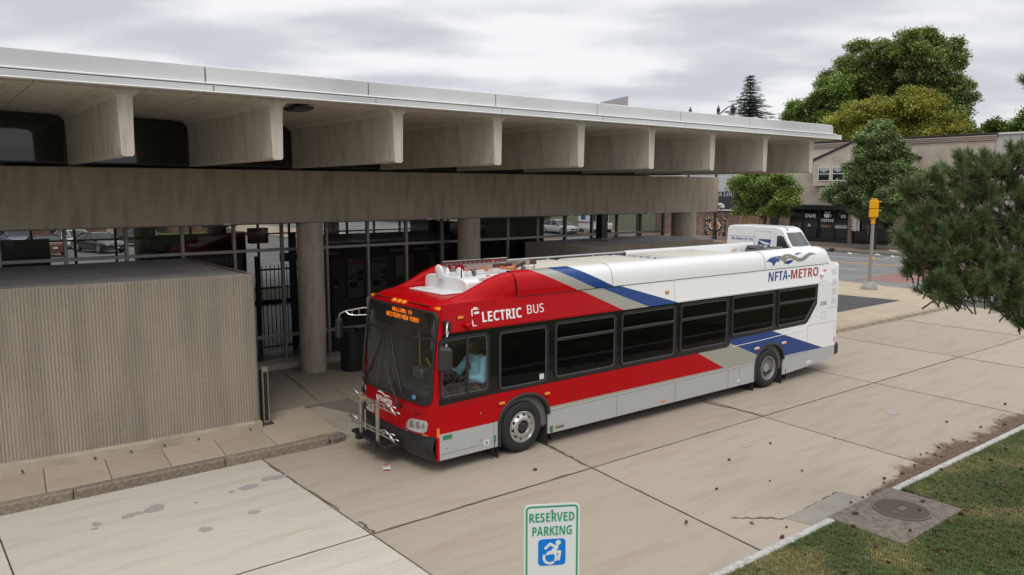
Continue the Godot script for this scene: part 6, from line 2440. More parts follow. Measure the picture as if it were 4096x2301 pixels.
	mb = Mb.new()
	for e in [V.call(5.70, 0.79, 0.15), V.call(5.62, 0.81, -0.13)]:
		mb.cbox(e, Vector3(0.28, 0.09, 0.10), 0.03)
	part(d, "shoe", mb, mat("shoe_black", lin(0.01, 0.01, 0.01), 0.4))
	mb = Mb.new()
	var belt := []
	for e in [[6.36, 1.72, 0.2], [6.12, 1.50, 0.10], [6.05, 1.36, 0.12], [6.16, 1.22, 0.24]]:
		belt.append(V.call(e[0], e[1], e[2]))
	mb.tube([V.call(6.03, 1.32, 0.20), V.call(6.12, 1.22, 0.245), V.call(6.22, 1.12, 0.26)], 0.022, 6)
	part(d, "seat_belt", mb, mat("belt_orange", lin(0.45, 0.08, 0.02), 0.6))


# ---------- across the street ----------
func pane_window(b: Node3D, x: float, z0: float, z1: float, y0: float, y1: float, frame: Material, pane: Material, bars := 1) -> void:
	# a window on a wall that faces -x; z0 < z1
	var mb := Mb.new()
	var q := pv([z0, y0, z1, y0, z1, y1, z0, y1])
	ring(mb, q, shrink(q, 0.07), Vector3(x - 0.05, 0, 0), Vector3(0, 0, 1), Vector3.UP, 0.07)
	var w := part(b, "window", mb, frame)
	mb = Mb.new()
	mb.box(Vector3(x - 0.02, (y0 + y1) / 2, (z0 + z1) / 2), Vector3(0.01, y1 - y0 - 0.1, z1 - z0 - 0.1))
	part(w, "pane", mb, pane)
	if bars:
		mb = Mb.new()
		mb.box(Vector3(x - 0.045, (y0 + y1) / 2, (z0 + z1) / 2), Vector3(0.05, 0.06, z1 - z0 - 0.12))
		part(w, "sash_bar", mb, frame)


func make_shops() -> void:
	var X := 57.3
	var b := thing("shop_building", "beige two storey shop building with a gabled bay and dark shopfronts across the street", "building", Vector3(X + 6, 0, -30), "", false, -30.0)
	var stucco := conc("stucco", lin(0.60, 0.52, 0.435), 0.5, "stain", 0.12, 0.2)
	var dark := mat("roof_edge", lin(0.02, 0.021, 0.025), 0.7)
	var trim := mat("trim_pink", lin(0.34, 0.27, 0.235), 0.9)
	var sill := mat("trim_white", lin(0.62, 0.62, 0.62), 0.6)
	var pane := glass("shop_pane", lin(0.012, 0.014, 0.015), 0.62, 0.04)
	var R := Vector3(0, 0, 1)
	var mb := Mb.new()
	mb.span(Vector3(X, 3.4, -37.95), Vector3(X + 16, 8.55, -21.75))
	part(b, "wall", mb, stucco)
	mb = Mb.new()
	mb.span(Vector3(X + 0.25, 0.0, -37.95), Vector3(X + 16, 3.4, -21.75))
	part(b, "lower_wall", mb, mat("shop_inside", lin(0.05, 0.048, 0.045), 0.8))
	for i in 3:
		mb = Mb.new()
		mb.cbox(Vector3(X - 0.02 - 0.03 * i, 8.44 + i * 0.13, -29.85), Vector3(0.16, 0.115, 16.3 + 0.04 * i), 0.015)
		part(b, "cornice", mb, trim)
	mb = Mb.new()
	mb.cbox(Vector3(X + 0.05, 8.86, -29.85), Vector3(0.42, 0.14, 16.5), 0.02)
	mb.span(Vector3(X, 8.55, -37.9), Vector3(X + 16, 8.8, -21.8))
	part(b, "roof_edge", mb, dark)
	# plain side block to the right, paler
	mb = Mb.new()
	mb.span(Vector3(X + 0.05, 0.0, -21.72), Vector3(X + 16, 8.75, -19.2))
	part(b, "side_wall", mb, conc("block_pale", lin(0.50, 0.48, 0.45), 0.4, "wear", 0.2, 0.4))
	mb = Mb.new()
	mb.cbox(Vector3(X + 8, 8.82, -20.45), Vector3(16.1, 0.12, 2.6), 0.02)
	part(b, "coping", mb, sill)
	# joints in the stucco
	mb = Mb.new()
	for y in [4.55, 6.55]:
		mb.box(Vector3(X - 0.002, y, -29.85), Vector3(0.006, 0.02, 16.1))
	mb.box(Vector3(X - 0.002, 6.2, -24.3), Vector3(0.006, 4.4, 0.02))
	part(b, "joint", mb, mat("stucco_joint", lin(0.22, 0.19, 0.16), 0.9))
	# bay with gable
	var g := pv([-34.75, 5.08, -26.75, 5.08, -26.75, 7.3, -30.75, 9.02, -34.75, 7.3])
	mb = Mb.new()
	mb.prism(g, Vector3(X - 0.5, 0, 0), R, Vector3.UP, 0.52)
	part(b, "bay", mb, stucco)
	for s in [-1, 1]:
		mb = Mb.new()
		var a := Vector3(X - 0.3, 7.24, -30.75 + 4.25 * s)
		var c := Vector3(X - 0.3, 9.07, -30.75)
		mb.cbox((a + c) / 2, Vector3(0.62, 0.16, a.distance_to(c)), 0.02, Basis(Vector3.RIGHT, -atan2(c.y - a.y, c.z - a.z) if s < 0 else atan2(c.y - a.y, a.z - c.z)))
		part(b, "gable_edge", mb, dark)
	for e in [[-34.3, -33.25], [-33.1, -32.05], [-29.6, -28.5], [-28.3, -27.2]]:
		pane_window(b, X - 0.5, e[0], e[1], 5.5, 6.72, sill, pane)
	pane_window(b, X, -23.6, -22.4, 5.7, 6.95, dark, pane)
	# drape in the left windows
	mb = Mb.new()
	for z in [-33.78, -32.58]:
		mb.prism(pv([-0.45, 0.0, 0.45, 0.0, 0.45, -0.2, 0.0, -0.42, -0.3, -0.3]), Vector3(X - 0.56, 6.66, z), R, Vector3.UP, 0.01)
	part(b, "drape", mb, mat("drape", lin(0.35, 0.36, 0.38), 0.8))
	# shop sign board
	mb = Mb.new()
	mb.cbox(Vector3(X - 0.14, 4.5, -30.6), Vector3(0.2, 0.98, 7.4), 0.03)
	var sb := part(b, "sign_board", mb, mat("sign_white", lin(0.62, 0.61, 0.6), 0.6))
	mb = Mb.new()
	letters(mb, "Famous", Vector3(X - 0.25, 4.2, -33.9), R, Vector3.UP, 3.1, 0.62, 700, 0.25, "Droid Serif", 0.01)
	letters(mb, "Doughnuts", Vector3(X - 0.25, 4.2, -30.5), R, Vector3.UP, 3.3, 0.62, 700, 0.25, "Droid Serif", 0.01)
	part(sb, "lettering", mb, mat("maroon", lin(0.13, 0.02, 0.04), 0.6))
	# shopfronts: black heads, doors, panes
	var blk := mat("shop_black", lin(0.012, 0.012, 0.014), 0.45)
	mb = Mb.new()
	mb.cbox(Vector3(X + 0.02, 3.2, -33.9), Vector3(0.3, 0.42, 5.9), 0.02)
	mb.cbox(Vector3(X + 0.02, 3.2, -29.9), Vector3(0.3, 0.42, 3.6), 0.02)
	mb.cbox(Vector3(X + 0.02, 3.2, -24.4), Vector3(0.3, 0.42, 5.6), 0.02)
	part(b, "shop_head", mb, blk)
	for e in [[-35.85, -35.78], [-34.32, -34.25], [-33.05, -32.98], [-31.9, -31.83], [-30.0, -29.92], [-28.35, -28.28], [-27.3, -27.22], [-25.2, -25.12], [-23.2, -23.12]]:
		mb = Mb.new()
		mb.box(Vector3(X + 0.1, 1.6, (e[0] + e[1]) / 2), Vector3(0.14, 2.9, 0.09))
		part(b, "shop_post", mb, blk)
	for e in [[-35.75, -34.35, 0.4], [-34.22, -33.08, 0.4], [-32.95, -31.93, 0.4], [-29.9, -28.38, 0.25], [-27.2, -25.22, 0.4], [-25.1, -23.22, 0.4]]:
		mb = Mb.new()
		mb.box(Vector3(X + 0.12, (e[2] + 3.0) / 2, (e[0] + e[1]) / 2), Vector3(0.012, 3.0 - e[2], e[1] - e[0]))
		part(b, "shop_pane", mb, pane)
		mb = Mb.new()
		mb.box(Vector3(X + 0.1, e[2] * 0.5 + 0.1, (e[0] + e[1]) / 2), Vector3(0.14, e[2] - 0.1, e[1] - e[0]))
		part(b, "stall_riser", mb, blk)
	for e in [[-36.95, -35.85], [-31.5, -30.05]]:
		mb = Mb.new()
		mb.box(Vector3(X + 0.2, 1.55, (e[0] + e[1]) / 2), Vector3(0.03, 2.7, e[1] - e[0] - 0.06))
		var d := part(b, "door", mb, pane)
		mb = Mb.new()
		mb.cyl(Vector3(X + 0.13, 0.9, e[1] - 0.2), Vector3(X + 0.13, 1.8, e[1] - 0.2), 0.02, 0.02, 8)
		part(d, "handle", mb, mat("handle_steel", lin(0.45, 0.45, 0.45), 0.3, 0.8))
	# window lettering
	var wl := mat("window_white", lin(0.68, 0.68, 0.67), 0.6)
	mb = Mb.new()
	var xw := X + 0.1
	for e in [["OUR", -35.6, 2.28, 0.95, 0.32], ["A", -35.35, 1.45, 0.28, 0.28], ["COFFEE", -34.2, 1.95, 1.1, 0.24], ["IS", -32.5, 2.32, 0.4, 0.26], ["BARGAIN", -32.95, 1.42, 1.02, 0.25]]:
		letters(mb, e[0], Vector3(xw, e[2], e[1]), R, Vector3.UP, e[3], e[4], 700, 0.0, "Droid Sans", 0.006)
	# cup with a handle and steam
	mb.prism(pv([-0.3, 0.3, 0.22, 0.3, 0.2, 0.12, 0.1, 0.0, -0.18, 0.0, -0.28, 0.12]), Vector3(xw, 2.32, -33.65), R, Vector3.UP, 0.006)
	ring(mb, circle2(Vector2(0.24, 0.18), 0.11, 14), circle2(Vector2(0.24, 0.18), 0.07, 14), Vector3(xw, 2.32, -33.65), R, Vector3.UP, 0.006)
	for i in 4:
		mb.box(Vector3(xw, 2.75, -33.85 + i * 0.13), Vector3(0.006, 0.18, 0.05))
	part(b, "window_lettering", mb, wl)
	mb = Mb.new()
	letters(mb, "HOT", Vector3(xw, 1.42, -34.15), R, Vector3.UP, 0.85, 0.24, 700, 0.2, "Droid Sans", 0.006)
	part(b, "window_lettering", mb, mat("window_orange", lin(0.42, 0.17, 0.07), 0.6))
	mb = Mb.new()
	for e in [[-35.05, 1.62, 0.45], [-35.05, 1.3, 0.5], [-35.05, 0.98, 0.4]]:
		mb.box(Vector3(X + 0.17, e[1], e[0]), Vector3(0.02, 0.14, e[2]))
	part(b, "menu_note", mb, mat("note_dark", lin(0.03, 0.03, 0.03), 0.6))
	mb = Mb.new()
	mb.box(Vector3(X + 0.19, 1.6, -35.05), Vector3(0.02, 2.3, 1.2))
	part(b, "window_shade", mb, mat("shade_pale", lin(0.20, 0.205, 0.2), 0.7))
	mb = Mb.new()
	mb.box(Vector3(X + 0.19, 0.95, -33.65), Vector3(0.02, 0.9, 1.0))
	mb.box(Vector3(X + 0.19, 1.0, -32.45), Vector3(0.02, 0.8, 0.9))
	part(b, "counter", mb, mat("counter_pale", lin(0.13, 0.13, 0.125), 0.6))
	mb = Mb.new()
	mb.cbox(Vector3(X + 0.0, 2.2, -31.25), Vector3(0.05, 1.9, 0.72), 0.01)
	var ban := part(b, "banner", mb, mat("banner_white", lin(0.6, 0.6, 0.6), 0.6))
	mb = Mb.new()
	for k in 2:
		var word: String = ["FAMOUS", "DOUGHNUTS"][k]
		for i in word.length():
			letters(mb, word[i], Vector3(X - 0.03, 3.0 - (i + 1) * 1.75 / word.length(), -31.52 + k * 0.38), R, Vector3.UP, 0.15, 0.14, 700, 0.0, "Droid Sans", 0.006)
	part(ban, "lettering", mb, mats["maroon"])
	# bus stop notices on the right window
	for e in [[2.6, 0.55, lin(0.62, 0.55, 0.55)], [1.9, 0.62, lin(0.45, 0.62, 0.53)]]:
		mb = Mb.new()
		mb.cbox(Vector3(X - 0.05, e[0], -26.6), Vector3(0.03, e[1], 0.62), 0.008)
		part(b, "notice", mb, mat("notice%.1f" % e[0], e[2], 0.6))
	# split-face block piers between the shops: each block a piece
	var bricks := []
	for i in 3:
		bricks.append(conc("block%d" % i, lin(0.255 + 0.03 * i, 0.205 + 0.024 * i, 0.165 + 0.018 * i), 0.9, "wear", 0.5, 1.0))
	var g2 := RandomNumberGenerator.new()
	g2.seed = 12
	var pier := 0
	for e in [[-37.95, -37.0], [-31.8, -31.52], [-28.25, -27.32], [-32.0, -31.85]]:
		pier += 1
		if pier == 4 or e[1] - e[0] < 0.2: continue
		mb = Mb.new()
		mb.span(Vector3(X + 0.0, 0.12, e[0]), Vector3(X + 0.3, 3.4, e[1]))
		var pr := part(b, "pier", mb, mat("mortar", lin(0.12, 0.10, 0.085), 0.95))
		var y := 0.16
		var row := 0
		while y < 3.3:
			var z: float = e[0]
			var first := row % 2 == 1
			while z < e[1] - 0.03:
				var l := 0.21 if first else 0.42
				first = false
				var z1 := minf(z + l, e[1])
				mb = Mb.new()
				mb.cbox(Vector3(X - 0.015 - g2.randf() * 0.025, y + 0.095, (z + z1) / 2), Vector3(0.09, 0.185, z1 - z - 0.018), 0.018)
				part(pr, "block", mb, bricks[g2.randi() % 3])
				z = z1
			y += 0.205
			row += 1
	# left neighbour: pink brick below, siding above
	var nb := thing("restaurant_building", "restaurant with pink brick ground floor and pale grey siding above, left of the beige shops", "building", Vector3(X + 5, 0, -44), "", false, -30.0)
	mb = Mb.new()
	mb.span(Vector3(X + 0.35, 0.0, -52), Vector3(X + 12, 2.75, -37.98))
	part(nb, "brick_wall", mb, tri_map(mat("pink_brick", lin(0.33, 0.22, 0.185), 0.9), brick_tex(), 0.42, tx.stain, 0.15))
	mb = Mb.new()
	mb.span(Vector3(X + 0.4, 2.75, -52), Vector3(X + 12, 7.6, -38.0))
	part(nb, "upper_wall", mb, mat("siding_back", lin(0.3, 0.31, 0.32), 0.9))
	var sd := paint("siding", lin(0.47, 0.485, 0.50), 0.6, 0.0)
	for i in 24:
		mb = Mb.new()
		mb.box(Vector3(X + 0.37, 2.95 + i * 0.195, -45.0), Vector3(0.035, 0.185, 14.0), Basis(Vector3.BACK, -0.09))
		part(nb, "siding_board", mb, sd)
	mb = Mb.new()
	mb.cbox(Vector3(X + 0.25, 2.75, -45.0), Vector3(0.3, 0.12, 14.0), 0.02)
	part(nb, "ledge", mb, mats["trim_white"])
	mb = Mb.new()
	mb.cbox(Vector3(X + 0.2, 3.7, -43.6), Vector3(0.14, 1.7, 4.9), 0.02)
	var af := part(nb, "sign_board", mb, mat("sign_dark", lin(0.028, 0.03, 0.045), 0.5))
	mb = Mb.new()
	letters(mb, "AFRICA LOUNGE", Vector3(X + 0.12, 4.12, -45.95), R, Vector3.UP, 4.4, 0.36, 700, 0.0, "Droid Serif", 0.01)
	part(af, "lettering", mb, mat("sign_silver", lin(0.5, 0.5, 0.53), 0.5))
	mb = Mb.new()
	mb.prism(pv([-0.3, 0.35, 0.0, 0.5, 0.28, 0.4, 0.2, 0.1, 0.3, -0.2, 0.05, -0.5, -0.12, -0.2, -0.35, 0.1]), Vector3(X + 0.12, 3.4, -44.9), R, Vector3.UP, 0.01)
	part(af, "emblem", mb, mat("emblem_orange", lin(0.42, 0.13, 0.04), 0.6))
	# food poster: plates of food in a grid
	mb = Mb.new()
	mb.cbox(Vector3(X + 0.3, 1.15, -44.75), Vector3(0.08, 2.05, 2.3), 0.01)
	var po := part(nb, "food_poster", mb, mat("poster_black", lin(0.02, 0.015, 0.012), 0.5))
	var g3 := RandomNumberGenerator.new()
	g3.seed = 3
	var plates := [[-45.6, 1.95, 0.22], [-45.1, 1.93, 0.2], [-44.1, 1.9, 0.4], [-45.6, 1.35, 0.2], [-44.75, 1.2, 0.5], [-43.85, 1.35, 0.24], [-45.6, 0.8, 0.22], [-43.85, 0.75, 0.2], [-45.2, 0.38, 0.34], [-44.2, 0.36, 0.28]]
	for p in plates:
		mb = Mb.new()
		var k := 1.0 if p[2] < 0.35 else 1.3
		var c := PackedVector2Array()
		for q in circle2(Vector2(), p[2], 18): c.append(Vector2(q.x * k, q.y * 0.62 if p[2] > 0.3 and p[2] < 0.45 else q.y))
		mb.prism(c, Vector3(X + 0.255, p[1], p[0]), R, Vector3.UP, 0.006)
		part(po, "plate", mb, mat("plate_print" + str(g3.randi() % 3), [lin(0.5, 0.47, 0.43), lin(0.42, 0.36, 0.3), lin(0.5, 0.5, 0.5)][g3.randi() % 3], 0.6))
		mb = Mb.new()
		mb.prism(blot(Vector2(), p[2] * 0.78, g3.randi() % 900, k), Vector3(X + 0.25, p[1], p[0]), R, Vector3.UP, 0.004)
		part(po, "food", mb, mat("food_print" + str(g3.randi() % 4), [lin(0.22, 0.05, 0.02), lin(0.28, 0.10, 0.02), lin(0.18, 0.03, 0.02), lin(0.12, 0.06, 0.025)][g3.randi() % 4], 0.6))
	# boarded window, roller shutter, door
	mb = Mb.new()
	var q := pv([-42.05, 1.25, -40.2, 1.25, -40.2, 2.2, -42.05, 2.2])
	ring(mb, q, shrink(q, 0.09), Vector3(X + 0.28, 0, 0), R, Vector3.UP, 0.09)
	var bw := part(nb, "window", mb, mat("raw_wood", lin(0.38, 0.24, 0.11), 0.8))
	mb = Mb.new()
	mb.box(Vector3(X + 0.33, 1.72, -41.1), Vector3(0.02, 0.8, 1.7))
	part(bw, "board", mb, mat("board_wood", lin(0.22, 0.14, 0.075), 0.8))
	mb = Mb.new()
	mb.box(Vector3(X + 0.3, 1.72, -41.1), Vector3(0.04, 0.8, 0.06))
	part(bw, "bar", mb, mats["raw_wood"])
	mb = Mb.new()
	for i in 24:
		mb.cbox(Vector3(X + 0.28, 0.2 + i * 0.085, -47.7), Vector3(0.05, 0.075, 1.7), 0.02)
	part(nb, "roller_shutter", mb, mat("shutter_grey", lin(0.10, 0.105, 0.11), 0.5, 0.3))
	mb = Mb.new()
	mb.box(Vector3(X + 0.3, 1.2, -38.5), Vector3(0.08, 2.1, 0.95))
	part(nb, "door", mb, mats["shop_black"])
	mb = Mb.new()
	mb.cyl(Vector3(X - 0.3, 0.15, -46.4), Vector3(X - 0.3, 0.62, -46.4), 0.24, 0.3, 14)
	var pl := thing("planter", "black round planter with clipped green plant beside the roller shutter", "planter", Vector3(X - 0.3, 0.15, -46.4))
	part(pl, "pot", mb, blk)
	mb = Mb.new()
	mb.ball(Vector3(X - 0.3, 0.68, -46.4), Vector3(0.32, 0.16, 0.32), 12)
	part(pl, "plant", mb, tri_map(mat("planter_green", lin(0.05, 0.10, 0.02), 0.9), tx.grass, 2.0, null, 0.1, tx.rough, 3.0))


func brick_tex() -> ImageTexture:
	# mortar lines and tone of bricks too small to tell apart
	var im := Image.create_empty(256, 256, false, Image.FORMAT_RGB8)
	var g := RandomNumberGenerator.new()
	g.seed = 9
	im.fill(Color(0.72, 0.7, 0.68))
	for r in 16:
		for c in range(-1, 8):
			var x := c * 32 + (16 if r % 2 else 0)
			var t := g.randf_range(0.78, 1.0)
			if c == -1 and r % 2 == 0: continue
			for part_x in ([x] if x >= 0 else [0, 256 + x]):
				var w := 30 if part_x == x else (30 + x if part_x == 0 else 30)
				im.fill_rect(Rect2i(part_x, r * 16, mini(w, 256 - part_x), 14), Color(t, t * 0.97, t * 0.95))
	return ImageTexture.create_from_image(im)


# ---------- vehicles ----------
# body by cross-sections along the length: [x, half width low, half width belt, y low, y belt]; cabin from its own outline; local, nose to -x
func make_car(called: String, label: String, paint_m: Material, at: Vector3, turn: float, suv := false) -> Node3D:
	var c := thing(called, label, "car", Vector3.ZERO, "cars parked behind the station", true)
	var hgt := 1.68 if suv else 1.44
	var belt := 1.0 if suv else 0.92
	var L := 2.3
	var mb := Mb.new()
	var secs := [[-L, 0.62, 0.66, 0.36, 0.60], [-L + 0.12, 0.78, 0.76, 0.24, 0.70], [-L + 0.5, 0.86, 0.82, 0.22, 0.80], [-1.0, 0.90, 0.86, 0.22, belt - 0.02], [0.0, 0.91, 0.88, 0.22, belt], [1.3, 0.90, 0.86, 0.22, belt + 0.03], [L - 0.45, 0.87, 0.82, 0.24, belt + 0.05], [L - 0.08, 0.80, 0.76, 0.28, belt + 0.02], [L, 0.68, 0.68, 0.36, belt - 0.10]]
	var rows := []
	for s in secs:
		var yl: float = s[3]
		var yb: float = s[4]
		var row := []
		for p in [[0.75, 0.0], [0.97, 0.08], [1.0, 0.35], [1.0, 0.62], [0.985, 0.85], [0.93, 0.96], [0.80, 1.0], [0.0, 1.03], [-0.80, 1.0], [-0.93, 0.96], [-0.985, 0.85], [-1.0, 0.62], [-1.0, 0.35], [-0.97, 0.08], [-0.75, 0.0], [0.75, 0.0]]:
			row.append(Vector3(s[0], lerpf(yl, yb, p[1]), p[0] * lerpf(s[1], s[2], p[1])))
		rows.append(row)
	mb.grid(rows)
	for e in [0, rows.size() - 1]:
		for i in 15:
			var m := Vector3(secs[e][0], (secs[e][3] + secs[e][4]) / 2, 0)
			if e == 0: mb.tri(m, rows[e][i], rows[e][i + 1])
			else: mb.tri(m, rows[e][i + 1], rows[e][i])
	part(c, "body", mb, paint_m)
	# cabin: dark glasshouse with painted roof and pillars
	var prof := [[-1.05, belt - 0.03, 0.80], [-0.25, hgt - 0.06, 0.62], [0.15, hgt, 0.63], [1.05 if not suv else 1.5, hgt - 0.03, 0.62], [1.85 if not suv else 2.12, belt + 0.02, 0.76]]
	var gl := Mb.new()
	var low := [-1.05, -0.55, 0.2, 1.2, prof[4][0]]
	rows = []
	for i in 5:
		var p: Array = prof[i]
		var l := Vector3(low[i], belt - 0.02, 0.82)
		var t := Vector3(p[0], p[1], p[2])
		rows.append([l, l.lerp(t, 0.5) + Vector3(0, 0, 0.02), t, Vector3(t.x, t.y + 0.012, 0), Vector3(t.x, t.y, -t.z), Vector3(l.lerp(t, 0.5).x, l.lerp(t, 0.5).y, -l.lerp(t, 0.5).z - 0.02), Vector3(l.x, l.y, -l.z)])
	gl.grid(rows)
	part(c, "window", gl, glass("car_glass", lin(0.015, 0.018, 0.02), 0.9, 0.04))
	mb = Mb.new()
	mb.grid([[Vector3(prof[1][0], prof[1][1] + 0.004, 0.63), Vector3(prof[1][0], prof[1][1] + 0.024, 0), Vector3(prof[1][0], prof[1][1] + 0.004, -0.63)], [Vector3(prof[2][0], prof[2][1] + 0.006, 0.64), Vector3(prof[2][0], prof[2][1] + 0.03, 0), Vector3(prof[2][0], prof[2][1] + 0.006, -0.64)], [Vector3(prof[3][0], prof[3][1] + 0.004, 0.63), Vector3(prof[3][0], prof[3][1] + 0.024, 0), Vector3(prof[3][0], prof[3][1] + 0.004, -0.63)]], true)
	for s in [1, -1]:
		mb.tube([Vector3(low[0], belt, 0.815 * s), Vector3(prof[1][0], prof[1][1], 0.635 * s), Vector3(prof[3][0], prof[3][1], 0.635 * s), Vector3(prof[4][0], belt + 0.03, 0.77 * s)], 0.03, 6)
		mb.tube([Vector3(0.35, belt, 0.83 * s), Vector3(0.42, hgt - 0.03, 0.64 * s)], 0.03, 6)
	part(c, "roof", mb, paint_m)
	for s in [1, -1]:
		for x in [-1.42, 1.38]:
			mb = Mb.new()
			mb.lathe([Vector2(0.2, 0.0), Vector2(0.32, 0.01), Vector2(0.335, -0.03), Vector2(0.335, -0.2)], Vector3(x, 0.335, 0.90 * s), Vector3(0, 0, s), 20)
			var w := part(c, "wheel", mb, mat("car_tyre", lin(0.015, 0.015, 0.015), 0.8))
			mb = Mb.new()
			mb.lathe([Vector2(0.22, 0.0), Vector2(0.2, 0.012), Vector2(0.05, 0.02), Vector2(0.0, 0.02)], Vector3(x, 0.335, 0.905 * s), Vector3(0, 0, s), 20)
			part(w, "rim", mb, mat("car_rim", lin(0.35, 0.35, 0.36), 0.35, 0.7))
		mb = Mb.new()
		mb.cbox(Vector3(-L + 0.16, 0.64, 0.58 * s), Vector3(0.22, 0.13, 0.30), 0.03, Basis(Vector3.UP, 0.35 * s))
		part(c, "headlight", mb, mat("car_lamp", lin(0.45, 0.44, 0.40), 0.15, 0.3))
		mb = Mb.new()
		mb.cbox(Vector3(L - 0.1, 0.78, 0.62 * s), Vector3(0.14, 0.16, 0.26), 0.03, Basis(Vector3.UP, -0.3 * s))
		part(c, "tail_light", mb, mat("car_tail", lin(0.28, 0.01, 0.01), 0.25))
		mb = Mb.new()
		mb.cbox(Vector3(-0.72, belt + 0.08, 0.96 * s), Vector3(0.12, 0.12, 0.18), 0.03)
		part(c, "mirror", mb, paint_m)
	mb = Mb.new()
	mb.cbox(Vector3(-L - 0.0, 0.56, 0), Vector3(0.06, 0.13, 0.85), 0.02)
	part(c, "grille", mb, mat("car_grille", lin(0.03, 0.03, 0.03), 0.3, 0.4))
	mb = Mb.new()
	mb.cbox(Vector3(-L - 0.02, 0.60, 0), Vector3(0.05, 0.025, 0.8), 0.01)
	part(c, "grille_bar", mb, mat("car_chrome", lin(0.55, 0.55, 0.55), 0.2, 0.9))
	mb = Mb.new()
	mb.box(Vector3(-L - 0.04, 0.42, 0), Vector3(0.02, 0.13, 0.3))
	mb.box(Vector3(L + 0.02, 0.62, 0), Vector3(0.02, 0.13, 0.3))
	part(c, "plate", mb, mat("car_plate", lin(0.5, 0.5, 0.48), 0.5))
	mb = Mb.new()
	mb.cbox(Vector3(-L + 0.02, 0.34, 0), Vector3(0.18, 0.10, 1.3), 0.03)
	part(c, "bumper", mb, mat("car_dark", lin(0.02, 0.02, 0.02), 0.5))
	c.position = mp(at)
	c.scale = Vector3.ONE * 1.06
	c.rotation.y = turn
	return c


